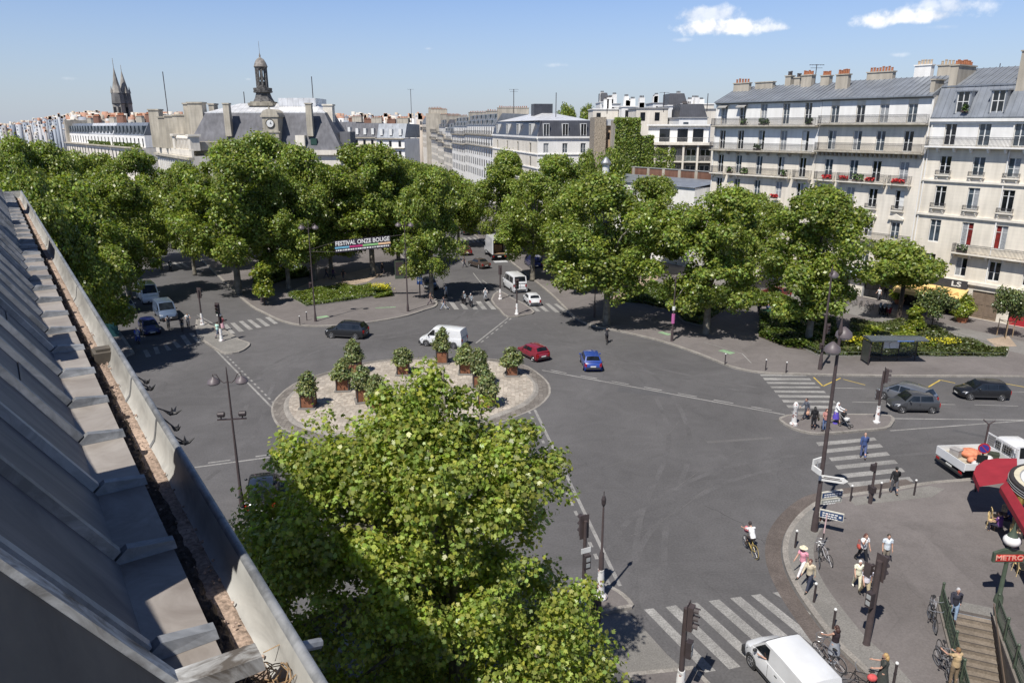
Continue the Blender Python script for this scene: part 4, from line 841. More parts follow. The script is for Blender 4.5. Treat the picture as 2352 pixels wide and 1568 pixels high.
# clock gable
xc, zc2 = lx(621, 284, YT-.5); 
cg = MB().box(xc-1.5,-.6,zb_-.5,xc+1.5,4,zc2+1.2).box(xc-1.8,-.8,zc2+1.2,xc+1.8,4,zc2+1.6).box(xc-1.8,-.75,zc2-1.7,xc+1.8,0,zc2-1.4)
arc = [(xc+1.6*cos(a),-.72,zc2+1.6+1.1*sin(a)) for a in [pi*i/10 for i in range(11)]]
cg.add(arc+[(p[0],4,p[2]) for p in arc], [tuple(range(10,-1,-1)),tuple(range(11,22))]+[(i,i+1,i+12,i+11) for i in range(10)]); clock_g = cg.build('clock_gable', ashlar, th)
MB().lathe([(.86,0),(.88,.12),(.7,.12),(.7,0)], (xc,-.75,zc2), 24, axis='y', caps=False).build('clock_surround', oldstone, clock_g)
ckf = MB().lathe([(.01,-.02),(.68,-.02),(.68,.05)], (xc,-.72,zc2), 24, axis='y').build('clock_face', white_p, clock_g)
MB().cbox((xc+.08,-.77,zc2+.14),(.07,.03,.42),ry=.5).cbox((xc+.15,-.775,zc2-.03),(.38,.03,.07),ry=.25).build('clock_hand', black_p, clock_g)
MB().box(xc-.1,-.7,zc2+2.6,xc+.1,-.4,zc2+3.1).build('finial', oldstone, clock_g)
# little dormer
xd, zd = lx(690, 322, YT); MB().box(xd-.9,-.3,zd-1.2,xd+.9,3,zd+.9).build('dormer', cream, th); MB().box(xd+1.9,.2,zd-.9,xd+3.1,1.5,zd+.3).build('skylight', M('dark_green', (.02,.06,.05)), th)
# turret
xt, _ = lx(603, 200, YT+9); zt0 = top_z(237, YT+9); zk = lambda v: top_z(v, YT+9)
tb = MB().box(xt-2.5,6.5,zt0-.6,xt+2.5,11.5,zt0).box(xt-2.1,6.9,zt0,xt+2.1,11.1,zk(234)).build('turret_base', oldstone, th)
c0 = (xt, 9, 0)
MB().lathe([(2.2,zk(234)),(1.75,zk(225)),(1.5,zk(216)),(1.45,zk(214)),(1.95,zk(213)),(2.0,zk(210)),(1.2,zk(209))], c0, 8).build('turret_pedestal', M('dark_lead', (.10,.095,.09), var=.6, scale=2), th)
ra = MB().lathe([(1.85,zk(209)),(1.9,zk(203)),(1.8,zk(202.5)),(1.78,zk(209))], c0, 12, caps=False).build('turret_gallery', M('dark_lead'), th)
cl_ = MB()
for k in range(8):
    a = pi/8+k*pi/4; cl_.box(xt+.98*cos(a)-.17, 9+.98*sin(a)-.17, zk(209), xt+.98*cos(a)+.17, 9+.98*sin(a)+.17, zk(157))
cl_.lathe([(1.2,zk(201)),(1.1,zk(196)),(.5,zk(195.5))], c0, 8); cl_.lathe([(1.05,zk(162)),(1.3,zk(156)),(1.4,zk(154))], c0, 8)
cl_.build('turret_column', M('dark_lead'), th)
MB().lathe([(.45,zk(184)),(.42,zk(178)),(.28,zk(174)),(.1,zk(172))], c0, 10).lathe([(.5,zk(196)),(.5,zk(188))], c0, 8).build('bell', M('bell_bronze', (.25,.24,.2)), th)
MB().lathe([(1.4,zk(154)),(1.3,zk(151)),(1.1,zk(144)),(.75,zk(137)),(.25,zk(133)),(.12,zk(131)),(.2,zk(129)),(.04,zk(122)),(.03,zk(95))], c0, 12).build('turret_dome', M('lead_dome', (.22,.20,.18), var=.5, scale=1.5), th, smooth=True)
# side wing with attic and big chimneys, running down the boulevard
tz = 16.0; sW = G(437, 358.7, tz); wingp = Vector((sW.x, sW.y, 0)); wt0 = wingp.dot(TT); ws = wingp.dot(SS)
wg = Fac(W(wt0-2, ws), W(wt0+34, ws), 'town_hall_wing', 'long pilastered stone wing with attic balustrade left of the town hall roof', 'public building')
ops = [(1.4+i*2.0, z, 1.0, h) for i in range(17) for z, h in ((11.2,3.2),(6.6,3.0),(2,2.8))]
wg.shell(0, tz, ops, cream, depth=13)
for i in range(17):
    for z, h in ((11.2,3.2),(6.6,3.0)): MB().box(1.4+i*2-.5,-.24,z,1.4+i*2+.5,-.2,z+h).build('window', panes[0], wg.root)
    MB().box(.4+i*2-.17,.0,10.6,.4+i*2+.17,.22,15).box(.4+i*2-.17,.0,6,.4+i*2+.17,.22,10).build('pilaster', plaster, wg.root)
wg.band(15.3, .5, .7, ashlar); wg.band(10.1, .3, .3, cream); wg.band(16.0, 1.1, .1, cream)
MB().box(1, -8, 17, 34, -.6, 18.6).build('attic_wall', ashlar, wg.root)
for i in range(9): MB().box(2+i*1.3,-.62,17.1,2.5+i*1.3,-.1,19.0).lathe([(.35,19.0),(.45,19.25),(.3,19.6),(.12,19.75)], (2.25+i*1.3,-.35,0), 8).build('attic_pillar', cream, wg.root)
for x0, x1 in ((.2,1.9),(14.2,16.4)): MB().box(x0,-1.6,17,x1,.1,19.6).box(x0-.3,-1.9,19.6,x1+.3,.4,20.0).build('attic_pavilion', cream, wg.root)
# chimney stacks placed by bearing on the wing roof
def stack(u0, u1, vt, Y, parent, base=17, dep=2.2, mat=None, pots=0):
    a = at_y(u0, 300, Y); b = at_y(u1, 300, Y); zt3 = top_z(vt, Y); org = Vector((parent.location.x, parent.location.y, 0))
    Mi = Matrix.Rotation(-parent.rotation_euler.z, 4, 'Z') @ Matrix.Translation(-org)
    MB(Mi).box(a.x, Y, base, b.x, Y+dep, zt3).box(a.x-.15, Y-.15, zt3, b.x+.15, Y+dep+.15, zt3+.3).build('chimney', mat or ashlar, parent)
for u0, u1, vt, Y in ((437,470,238,152),(427,441,240,154),(399,428,266,156),(381,399,268,158),(366,382,271,160),(346,369,254,166)): stack(u0, u1, vt, Y, wg.root)
stack(745, 766, 243, YT+6, th, base=10, mat=cream); stack(485, 497, 241, YT+12, th, base=20)
MB(Matrix.Translation((-ox,-oy,0))).box(at_y(780,300,YT+3).x, YT+3, 0, at_y(792,300,YT+3).x+1, YT+8, top_z(303,YT+3)).build('stair_tower', slate, th)
# ---- long row further left -------------------------------------------------------
pa = G(322, 341, 16); pb_ = G(152, 327, 16); d_ = (pb_-pa)
for j, (f0, f1, lb) in enumerate([(0,.33,'white row building with glazed grey attic nearest the town hall wing'), (.335,.66,'middle white row building with a planted roof terrace'), (.665,1.0,'last white row building ending in a tall blank party wall')]):
    F_ = Fac(pa+d_*f0, pa+d_*f1, 'row_building', lb, 'apartment building', 'white row along the boulevard')
    F_.shell(0, 16, [], cream, depth=11); F_.band(15.8, .3, .7, ashlar); F_.shell(16.1, 19.2, [], plaster, depth=10, y=-1.4, name='attic_wall')
    F_.roof(19.2, 22.4, 1.6, [zinc, zinc_l, zinc][j], y0=-1.3, depth=10, gut=False, seam=1)
    n = int(F_.L/4)
    for k in range(n):
        x = F_.L*(k+.5)/n; MB().box(x-1.2,-3,19.5,x+1.2,-1.35,21.6).build('dormer', panes[1], F_.root); MB().box(x-.5,-1.5,16.3,x+.5,-1.36,18.4).build('window', panes[0], F_.root); MB().box(x-.5,0,12.8,x+.5,.05,15).build('window', panes[0], F_.root)
    if j < 2: leafmass('terrace_planting', [(2,-.9,16.1,F_.L-2,-.1,17.1,10)], 500, .5, leafD, j, F_.root)
    F_.chimney(F_.L*.4, -7, 21, 24.6, 8, .8, pots=16, mat=brick, pot_h=.6) ; F_.chimney(F_.L*.8, -7.4, 21, 24.2, 6, .8, pots=12, mat=render_b, pot_h=.6)
    if j == 2: MB().box(F_.L-.5,-12,0,F_.L+1.5,-.5,23.5).build('party_wall', render_b, F_.root)
# ---- church with twin spires ------------------------------------------------------
YC = 420
ch = empty('church', (at_y(277, 300, YC).x, YC, 0), 0, 'distant gothic church with twin pointed stone spires above the boulevard roofs', 'church')
cz = lambda v, Y=YC: top_z(v, Y)
oldc = M('church_stone', (.30,.28,.25), var=.35, scale=.3); oldd = M('church_slate', (.17,.165,.16), var=.4, scale=.25)
mb = MB(); pxm = YC*.98/FOC*1.02
for k, (uc, Yo, vt) in enumerate(((269,0,148),(277,5,154))):
    x = at_y(uc+6*(k==0)+4*k, 255, YC).x - ch.location.x; w_ = 2.3
    MB().box(x-w_, Yo-w_, 0, x+w_, Yo+w_, cz(238)).build('tower', oldc, ch)
    for dx in (-1.25, 1.25): MB().box(x+dx-.7, Yo-w_-.1, cz(268), x+dx+.7, Yo-w_+.3, cz(246)).build('belfry_opening', black_p, ch)
    MB().lathe([(w_*1.5,cz(238)),(w_*1.35,cz(214))], (x,Yo,0), 4 if False else 8).box(x-w_*1.05,Yo-w_*1.05,cz(239.5),x+w_*1.05,Yo+w_*1.05,cz(237)).build('spire_base', oldd, ch)
    MB().lathe([(w_*1.15,cz(214)),(w_*.55,cz(186)),(.15,cz(vt+8)),(.12,cz(vt-6-8*(1-k)))], (x,Yo,0), 8).build('spire', oldc, ch)
    for a in range(4): MB().lathe([(.8,cz(214)),(.05,cz(198))], (x+w_*cos(pi/4+a*pi/2)*1.2, Yo+w_*sin(pi/4+a*pi/2)*1.2, 0), 6).build('pinnacle', oldc, ch)
MB().box(-5,6,0,30,22,cz(272)).build('nave', M('red_roof_far', (.35,.18,.13), var=.3), ch)
# ---- masts, antennas, crane -----------------------------------------------------
def mast(u, v0, v1, Y, label, arms=0, name='antenna_mast', r=.06, grp='rooftop antennas'):
    p = at_y(u, v1, Y); z1_ = top_z(v0, Y); o = empty(name, (p.x, Y, p.z-2), 0, label, 'antenna', grp)
    MB().tube([(0,0,0),(0,0,z1_-p.z+2)], r, 5).build('mast', metal_dark, o)
    if arms:
        m_ = MB()
        for i in range(arms): zz = z1_-p.z+2-.1-i*.45; m_.box(-1.1+i*.2,-.03,zz,1.1-i*.2,.03,zz+.05)
        for i in range(6): m_.box(-1+i*.4,-.35,z1_-p.z+1.86,-.97+i*.4,.35,z1_-p.z+1.9)
        m_.build('aerial_arm', metal_dark, o)
for a in ((385,165,256,160,'tall thin whip mast above the town hall wing'),(562,211,236,158,'short whip mast left of the bell turret'),(720,176,240,158,'tall thin mast right of the bell turret'),(1180,205,240,180,'television aerial over the avenue chimneys',2),(1277,213,248,172,'mast beside the lift housing of the corner block'),(1870,148,205,118,'wide television aerial over the stone terrace',2),(2112,168,215,116,'small aerial right of the buff chimney pots',1),(1525,212,236,175,'mast over the white roofs',1),(1625,215,236,170,'thin mast at the far right of the white roofs',0),(2290,146,190,112,'black and white banded flue beside the right chimney',0),(945,205,262,255,'thin aerial left of the blank gable',1),(1395,228,240,170,'stub aerial on the far white roofs',1)):
    mast(*a[:5], arms=a[5] if len(a) > 5 else 0, r=.06 if a[3] < 130 else .09)
cr0 = at_y(160, 270, 900); cro = empty('tower_crane', (cr0.x, 900, 0), 0, 'tiny tower crane on the hill skyline left of the church', 'crane')
MB().box(-1,-1,0,1,1,top_z(264,900)).box(-16,-.8,top_z(266,900),22,.8,top_z(264,900)).build('jib', white_p, cro)
# ---- far roofs ------------------------------------------------------------------
def roofscape(name, label, u0, u1, vtop, vbot, Ys, n, seed, cols, wpx=(8,26), **kw):
    r = random.Random(seed); V = []; Fq = []; Cc = []
    for i in range(n):
        Y = r.uniform(*Ys); u = r.uniform(u0, u1); f = (u-u0)/(u1-u0); vt = (vtop(f) if callable(vtop) else vtop)+r.random()**1.5*(vbot-(vtop(f) if callable(vtop) else vtop))
        w_ = r.uniform(*wpx)*Y/FOC; p = at_y(u, vt, Y); h = w_*r.uniform(.3,.6); z1_ = p.z; z0_ = 0; dp = w_*r.uniform(.5,1.2)
        a = r.uniform(-.5,.5); b = len(V); pts = []
        for zz in (z0_, z1_):
            for dx, dy in ((-w_/2,0),(w_/2,0),(w_/2,dp),(-w_/2,dp)): pts.append((p.x+dx*cos(a)-dy*sin(a), Y+dx*sin(a)+dy*cos(a), zz))
        V += pts; c = r.choice(cols); k = r.uniform(.75,1.15)
        for q in ((0,1,5,4),(1,2,6,5),(2,3,7,6),(3,0,4,7)): Fq.append([b+x for x in q]); Cc.append([c[0]*k,c[1]*k,c[2]*k,1])
        rc = r.choice(((.30,.32,.36),(.22,.24,.28),(.5,.5,.5),(.42,.24,.17))); Fq.append([b+x for x in (4,5,6,7)]); Cc.append([*rc,1])
        if r.random() < .7:   # mansard lid and windows
            b2 = len(V); hh = w_*.16+.8; V += [(x,y,z1_) for x,y,_ in pts[4:]] + [((x-p.x)*.9+p.x,(y-Y)*.8+Y+.5,z1_+hh) for x,y,_ in pts[4:]]
            for q in ((0,1,5,4),(1,2,6,5),(3,0,4,7),(4,5,6,7)): Fq.append([b2+x for x in q]); Cc.append([*rc,1])
        for k2 in range(int(w_/2.2)):
            for l in range(2):
                x = -w_/2+1+k2*2.2; zz = z1_-2.6-l*3; b2 = len(V)
                for dx, dz in ((0,0),(.9,0),(.9,1.7),(0,1.7)): V.append((p.x+(x+dx)*cos(a)+.12*sin(a), Y+(x+dx)*sin(a)-.12*cos(a), zz+dz))
                Fq.append([b2,b2+1,b2+2,b2+3]); Cc.append([.10,.11,.13,1])
        for k2 in range(r.randrange(1,4)):
            x = r.uniform(-w_/2,w_/2); b2 = len(V); s_ = r.uniform(.5,1.6); hz_ = z1_+r.uniform(1.5,3.5)
            for zz in (z1_, hz_):
                for dx, dy in ((-s_,1),(s_,1),(s_,2),(-s_,2)): V.append((p.x+x+dx, Y+dy, zz))
            cc_ = r.choice(((.5,.42,.33),(.6,.56,.5),(.45,.25,.17)))
            for q in ((0,1,5,4),(1,2,6,5),(3,0,4,7),(4,5,6,7)): Fq.append([b2+x for x in q]); Cc.append([*cc_,1])
    me = arrmesh(name, np.array(V), np.array(Fq), vcol, np.array(Cc)); o = bpy.data.objects.new(name, me); COL.objects.link(o); tag(o, label, 'distant houses', kind='stuff'); return o
vcol = bpy.data.materials.new('far_town'); vcol.use_nodes = True
_n = vcol.node_tree.nodes.new('ShaderNodeAttribute'); _n.attribute_name = 'tint'; vcol.node_tree.links.new(_n.outputs['Color'], vcol.node_tree.nodes['Principled BSDF'].inputs['Base Color']); vcol.node_tree.nodes['Principled BSDF'].inputs['Roughness'].default_value = .85
far = [(.62,.60,.58),(.55,.53,.52),(.68,.66,.63),(.5,.44,.38),(.45,.46,.48)]
haze_cols = [(.36,.40,.46),(.42,.44,.47),(.28,.32,.38),(.50,.50,.51),(.36,.33,.31)]  # distance haze mixed into the house colours as bluish greys
roofscape('distant_houses', 'hazy mass of houses climbing the far hillside at the left', -60, 345, lambda f: 290-30*min(1, max(0, (f*405-60)/190))+ (6 if f > .75 else 0), 312, (700, 1500), 900, 3, haze_cols, (3, 9))
roofscape('distant_houses', 'far roofs and walls just left of the church spires', 160, 430, 270, 286, (330, 420), 60, 13, [(.45,.40,.34),(.5,.47,.42),(.38,.28,.22)], (8, 22))
roofscape('distant_houses', 'far roofs seen between the town hall and the avenue', 740, 990, 268, 285, (420, 900), 130, 4, far, (6, 16))
roofscape('distant_houses', 'far city roofs behind the whole scene', 350, 2500, 276, 290, (900, 1800), 320, 14, haze_cols, (6, 18))
# white roofs on the right, countable blocks
rr_ = random.Random(5)
wr_l = ['long low white roof block','white block with two lift towers','white tower block with narrow slot window','pale block with chimney slabs','white block with dark mansard roof','cream block with cut off corner','white stair tower','small white roof hut','grey roofed pale block','white penthouse row']
for i, (u0, u1, vt, Y) in enumerate([(1362,1420,252,200),(1395,1425,240,215),(1428,1470,246,195),(1462,1535,250,175),(1535,1580,244,185),(1560,1625,272,165),(1590,1640,240,210),(1500,1530,238,230),(1378,1400,236,240),(1540,1650,252,200)]):
    a = at_y(u0, vt, Y); b = at_y(u1, vt, Y); zt_ = a.z; w_ = b.x-a.x
    o = empty('roof_block', ((a.x+b.x)/2, Y, 0), 0, wr_l[i]+' behind the balcony building', 'building', 'white roofs behind the balcony building')
    MB().box(-w_/2,0,0,w_/2,12,zt_).build('wall', plaster if i % 3 else cream, o)
    if i in (4, 8, 5): MB().add([(-w_/2,-.2,zt_-.0),(w_/2,-.2,zt_),(w_/2-.6,2,zt_+3),(-w_/2+.6,2,zt_+3)], [(0,1,2,3)]).box(-w_/2+.6,2,zt_,w_/2-.6,10,zt_+2.98).build('mansard_roof', slate_d, o)
    MB().box(-w_/2-.2,-.2,zt_,w_/2+.2,12.2,zt_+.25).build('parapet', M('eave_grey') if i % 2 else plaster, o)
    for k in range(2+i % 3):
        x = rr_.uniform(-w_/2+1, w_/2-1); h = rr_.uniform(1.2, 3); c = MB().box(x-.6,3,zt_+.2,x+.6,5,zt_+.2+h).build('chimney', plaster, o)
        for q in range(3): MB().lathe([(.14,0),(.12,.5)], (x-.35+q*.35,4,zt_+.2+h), 6).build('chimney_pot', pot_g, c)
    for k in range(max(1, int(w_/3.5))):
        x = -w_/2+1.5+k*3.3
        if x < w_/2-1: MB().box(x-.55,-.06,zt_-2.6,x+.55,.02,zt_-.8).build('window', panes[rr_.choice([0,1])], o)
# ---------------------------------------------------------------- trees
bark = M('plane_bark', (.17,.145,.115), var=.45, scale=2.2, bump=.5, col2=(.27,.25,.20)); bark_d = M('dark_bark', (.07,.055,.045), var=.4, scale=3)
LEAF5 = np.array([(0,-.5),(.28,-.32),(.52,-.05),(.26,.02),(.34,.36),(0,.22),(-.02,.55),(-.34,.3),(-.26,.02),(-.52,-.05),(-.28,-.32)])
def crown_mesh(name, clumps, n, size, mat, seed, lobed=False, up=.55, shell=.45, gamma=(.45,1.45), sun=0.25):
    rg = np.random.default_rng(seed); C_ = np.array([c[:3] for c in clumps]); R = np.array([c[3] for c in clumps]); w_ = R**2; w_ /= w_.sum()
    w_ = w_*rg.uniform(.35,1.6,len(w_)); w_ /= w_.sum(); idx = rg.choice(len(C_), n, p=w_); d = rg.normal(size=(n,3)); d /= np.linalg.norm(d,axis=1)[:,None]
    rad = R[idx]*(shell+(1-shell)*rg.random(n)**.55)*(1+abs(rg.normal(0,.16,n)))*(1+.22*np.sin(d[:,0]*5+idx)*np.sin(d[:,1]*6+d[:,2]*5+idx*2)); P_ = C_[idx]+d*rad[:,None]*np.array([1,1,.78])
    keep = np.ones(n, bool)
    for j in range(0, len(C_)):     # thin leaves deep inside other clumps
        q = np.linalg.norm((P_-C_[j])*np.array([1,1,1.25]),axis=1)/R[j]; keep &= ~((q < .55) & (idx != j) & (rg.random(n) < .8))
    P_ = P_[keep]; d = d[keep]; idx = idx[keep]; n = len(P_)
    nr = d*.7+rg.normal(size=(n,3))*.55+np.array([0,0,up]); nr /= np.linalg.norm(nr,axis=1)[:,None]
    a = np.cross(nr, rg.normal(size=(n,3))); a /= np.linalg.norm(a,axis=1)[:,None]; b = np.cross(nr, a); s = size*rg.uniform(.65,1.3,(n,1))
    if lobed:
        Q = np.stack([P_+a*s*x+b*s*y+nr*s*(-.25*abs(x)) for x, y in LEAF5], 1); k = len(LEAF5)
    else:
        Q = np.stack([P_-a*s*.6, P_-b*s*.42+nr*s*.08, P_+a*s*.6, P_+b*s*.42+nr*s*.08], 1); k = 4
    cl = rg.uniform(.8,1.2,len(C_)); g = rg.uniform(gamma[0],gamma[1],n)*cl[idx]; y = rg.uniform(.85,1.3,n)
    col = np.stack([g*y, g, g*rg.uniform(.6,1.1,n), np.ones(n)], 1)
    return arrmesh(name, Q.reshape(-1,3), np.arange(k*n).reshape(n,k), mat, col, k=k)
def make_clumps(rnd_, nc, rx, ry, z0, z1, r0, r1, top=.85, belly=.35):
    out = []; zc = z0+(z1-z0)*belly
    while len(out) < nc:
        a = rnd_.random()*2*pi; z = rnd_.uniform(z0+r0*.6, z1-r0*.7)
        t = (z-zc)/(z1-zc) if z > zc else (zc-z)/(zc-z0)*.8
        lim = sqrt(max(0, 1-t**2.2)); q = sqrt(rnd_.random())*.35+.62 if rnd_.random() < .8 else rnd_.random()*.6
        m_ = lim*q*(1+.2*sin(3*a+z*1.3)+.16*sin(5*a-z*.9)); r = rnd_.uniform(r0, r1)
        out.append((cos(a)*max(0,rx-r*.8)*m_, sin(a)*max(0,ry-r*.8)*m_, z, r))
    out += [(rnd_.uniform(-.15,.15)*rx, rnd_.uniform(-.15,.15)*ry, z1-r1*.9, r1), (0,0,(z0+z1)/2,r1)]
    return out
def trunk_mb(rnd_, clumps, h0, r, lean=(0,0), nl=12):
    mb = MB(); top = Vector((lean[0], lean[1], h0)); mb.tube([(0,0,-.05),(.02,0,.25),(lean[0]*.3,lean[1]*.3,h0*.4),top], [r*1.45,r*1.08,r*.95,r*.85], 10)
    zt = max(c[2] for c in clumps); mid = top+Vector((rnd_.uniform(-.4,.4), rnd_.uniform(-.4,.4), (zt-h0)*.55)); mb.tube([top, (top+mid)/2+Vector((.15,-.1,0)), mid, Vector((mid.x*1.2, mid.y, zt))], [r*.85,r*.6,r*.4,r*.08], 8)
    for c in rnd_.sample(clumps, min(nl, len(clumps))):
        s = top.lerp(mid, rnd_.random()*.8); e = Vector(c[:3]); m_ = s.lerp(e, .5)+Vector((0,0,.1*(e-s).length)); mb.tube([s-Vector((0,0,.2)), m_, e], [r*.42, r*.28, r*.07], 6)
    return mb
def tree_proto(name, seed, rx, ry, z0, z1, nc, nleaf, size, mat, r0, r1, trunk_r, barkm, fork=None, lobed=False, **kw):
    r = random.Random(seed); cl = make_clumps(r, nc, rx, ry, z0, z1, r0, r1)
    cm = crown_mesh('crown', cl, nleaf, size, mat, seed, lobed=lobed, **kw); tm = trunk_mb(r, cl, fork or z0+.8, trunk_r); 
    tme = bpy.data.meshes.new('trunk'); tme.from_pydata(tm.v, [], tm.f); tme.materials.append(barkm); tme.polygons.foreach_set('use_smooth', [True]*len(tme.polygons)); tme.update()
    return (name, tme, cm)
def plant_tree(proto, loc, label, rz=0, s=(1,1,1), cat='tree', group=None, name=None):
    o = empty(name or proto[0], (loc[0], loc[1], .14), rz, label, cat, group); o.scale = s
    for nm, me in (('trunk', proto[1]), ('crown', proto[2])):
        c = bpy.data.objects.new(nm, me); COL.objects.link(c); c.parent = o
    return o
PR = [tree_proto('plane_tree', 20+i, 5.4, 5.4, 3.3, 15.0, 92, 42000, .26, leafA, .55, 1.5, .34, bark) for i in range(4)]
PF = [tree_proto('plane_tree', 50+i, 5.4, 5.4, 3.3, 15.0, 90, 17000, .42, leafA, .8, 1.7, .34, bark) for i in range(2)]
def crown_at(u, v, Y): return at_y(u, v, Y)
gr_sq = 'plane trees around the square'
def px_tree(k, u, vtop, Y, wpx, label, group=gr_sq, far=False, base=None, rz=None, zmin=None):
    """tree whose crown top is on bearing (u, vtop) at distance Y and wpx wide"""
    p = at_y(u, vtop, Y); zt = p.z; d = Y*CP-(zt*.7-HC)*SP; wid = wpx/FOC*d; pr_ = (PF if far else PR)
    sx_ = wid/10.7; sz = zt/15.6
    return plant_tree(pr_[k % len(pr_)], (p.x if base is None else base[0], Y if base is None else base[1], 0), label, rz if rz is not None else k*1.3+u*.01, (sx_, sx_, sz), group=group)
b1, b2, b3_ = G(1392, 748), G(1621, 769), G(1856, 790)
px_tree(0, 1385, 402, b1.y, 268, 'broad plane tree at the pavement corner right of the avenue mouth', base=b1)
px_tree(1, 1632, 428, b2.y, 262, 'plane tree with pale trunk in the middle of the three in front of the terrace', base=b2)
px_tree(2, 1880, 428, b3_.y, 262, 'plane tree standing in the hedged garden behind the right hand lamp post', base=b3_)
px_tree(3, 1275, 352, 118, 195, 'plane tree in front of the white corner block'); px_tree(1, 1160, 345, 128, 150, 'plane tree beside the avenue in front of the pale row')
px_tree(0, 1225, 400, 104, 170, 'lower plane tree overhanging the parked lorry'); px_tree(2, 1500, 405, 108, 160, 'shaded plane tree deep in the park behind the corner tree'); px_tree(3, 1740, 440, 98, 130, 'plane tree half hidden between the middle and garden trees')
px_tree(2, 1330, 415, 96, 150, 'plane tree behind the corner tree on the avenue side')
px_tree(1, 982, 382, 92, 160, 'plane tree beside the taxi at the left mouth of the avenue'); px_tree(2, 840, 330, 108, 210, 'plane tree behind the festival banner'); px_tree(0, 905, 362, 112, 165, 'plane tree between the banner and the avenue', ) 
px_tree(3, 600, 300, 112, 200, 'tallest plane tree in front of the town hall clock'); px_tree(1, 700, 332, 104, 170, 'plane tree in front of the right end of the slate roof'); bL = G(569, 680)
px_tree(0, 500, 325, bL.y+4, 245, 'broad plane tree with leaning trunk at the boulevard kerb', base=(bL.x-1.5, bL.y+1)); px_tree(2, 415, 372, 108, 130, 'plane tree over the boulevard left of the leaning tree'); px_tree(3, 640, 395, 98, 170, 'plane tree in the town hall square behind the kiosk'); px_tree(1, 745, 400, 108, 150, 'plane tree left of the festival banner')
px_tree(0, 545, 370, 122, 150, 'plane tree deep in the square below the slate roof')
for i, (u, vt, Y, wp) in enumerate([(1050,402,135,110),(1020,388,160,90),(965,372,175,90),(990,380,200,70),(930,366,150,100),(880,345,135,120),(1075,420,150,80),(1010,392,240,60)]):
    px_tree(i, u, vt, Y, wp, ['dark tree closing the view up the avenue, nearest the kerb','second avenue tree beyond the truck','pollarded avenue tree in line under the gable','small far avenue tree at the vanishing point','avenue tree behind the banner tree','rounded crown just right of the slate roof','small avenue tree behind the truck on the right side','farthest small avenue tree'][i], group='trees along the avenue', far=True)
lab_k = ['nearest boulevard tree above the parked vans','second boulevard tree behind the gutter','third boulevard tree with bright rounded crown','fourth boulevard tree on the far left','boulevard tree at the left edge behind the roof','tall boulevard tree in front of the long row','dark boulevard tree at the extreme left','far boulevard tree under the party wall','far boulevard tree under the planted terrace','boulevard tree beyond the white car','little sunlit boulevard tree by the roof end','far rounded tree under the wing cornice']
for i, (u, vt, Y, wp) in enumerate([(160,462,68,225),(120,505,62,200),(300,340,118,150),(90,330,100,170),(10,310,96,150),(255,400,92,190),(20,345,78,130),(175,345,150,110),(225,352,160,100),(345,430,112,110),(45,395,60,200),(150,400,84,170)]):
    px_tree(i+1, u, vt, Y, wp, lab_k[i], group='plane trees along the boulevard', far=(i in (7,8,11)))
# far green clumps on the skyline
for i, (u, vt, Y, wp) in enumerate([(1300,237,230,60),(1350,240,240,50)]): px_tree(i, u, vt, Y, wp, ['tree top showing left over the corner block roof','tree top showing right over the corner block roof'][i], group='tree tops on the skyline', far=True)
for i, (u, vt, Y, wp) in enumerate([(1400,338,130,80),(1350,345,136,60)]): px_tree(i, u, vt, Y, wp, ['courtyard tree below the ivy gable','courtyard tree between corner block and flue'][i], group='courtyard trees', far=True)
# the near tree
rt_ = random.Random(99); CL = []
for (u, v, Y, r) in []: pass
pk_t = at_y(985, 835, 21.5)
def nearclumps():
    out = []
    rows = [(845,985,8),(868,984,22),(895,980,45),(925,970,85),(958,955,135),(1000,925,200),(1035,935,275),(1085,945,325),(1140,922,345),(1200,905,338),(1270,900,335),(1350,925,360),(1440,950,385),(1530,965,385),(1630,975,380)]
    for v, uc, hw in rows:
        p = at_y(uc, v, 21.3); d = p.y*CP-(p.z-HC)*SP; R = hw/FOC*d; cx_, zz = p.x+1.9, p.z-.14
        n = max(1, int(R*4.2))
        for k in range(n):
            a = 2*pi*(k+rt_.random()*.9)/n; r = min(R*.8+.12, rt_.uniform(.42,1.0)); q = max(0, R-r*.8)*rt_.uniform(.72,1.1)
            out.append((cx_+cos(a)*q, sin(a)*q*(.5 if v < 1100 else .75), zz+rt_.uniform(-.45,.25), r))
        for k in range(int(R*1.3)):
            a = rt_.random()*2*pi; q = R*rt_.random()*.6; out.append((cx_+cos(a)*q, sin(a)*q, zz+rt_.uniform(-.6,.3), rt_.uniform(.7,1.1)))
    for u, v, Y, r in [(983,822,21.3,.28),(990,838,21.3,.42),(972,856,21.2,.5),(1000,872,21.3,.55),(960,890,21.1,.6),(1200,985,21.5,.6),(1262,1060,21.5,.7),(1290,1120,21.4,.55),(672,1010,21.5,.7),(655,1045,21.5,.6),(735,955,21.4,.55),
            (1300,1395,19.5,.8),(1335,1440,19.5,.8),(1370,1490,19.5,.75),(1385,1540,19.5,.7),(1310,1520,19.5,.9),(1250,1470,19.5,.9),(1240,1560,19.5,1.0),(1330,1590,19.3,.9),(1160,1540,19.3,1.0),(1080,1590,19.2,1.1),(1345,1345,19.8,.5),(600,1130,21.6,.7),(575,1200,21.4,.8),(1110,915,21.6,.4),(1060,905,21.5,.45),(880,905,21.4,.45)]:
        p = at_y(u, v, Y); out.append((p.x+1.9, Y-21.3, p.z-.14, r))
    return out
nc_ = nearclumps()
leafN = leaf_mat('leaf_near', (.285,.36,.095), .42)
nt_o = empty('near_plane_tree', (-1.9, 21.3, 0), 0, 'large bright plane tree in the foreground covering part of the roundabout', 'tree')
cm = crown_mesh('crown', nc_, 125000, .15, leafN, 77, lobed=True, up=.5, shell=.2, gamma=(.5,1.45)); o = bpy.data.objects.new('crown', cm); COL.objects.link(o); o.parent = nt_o
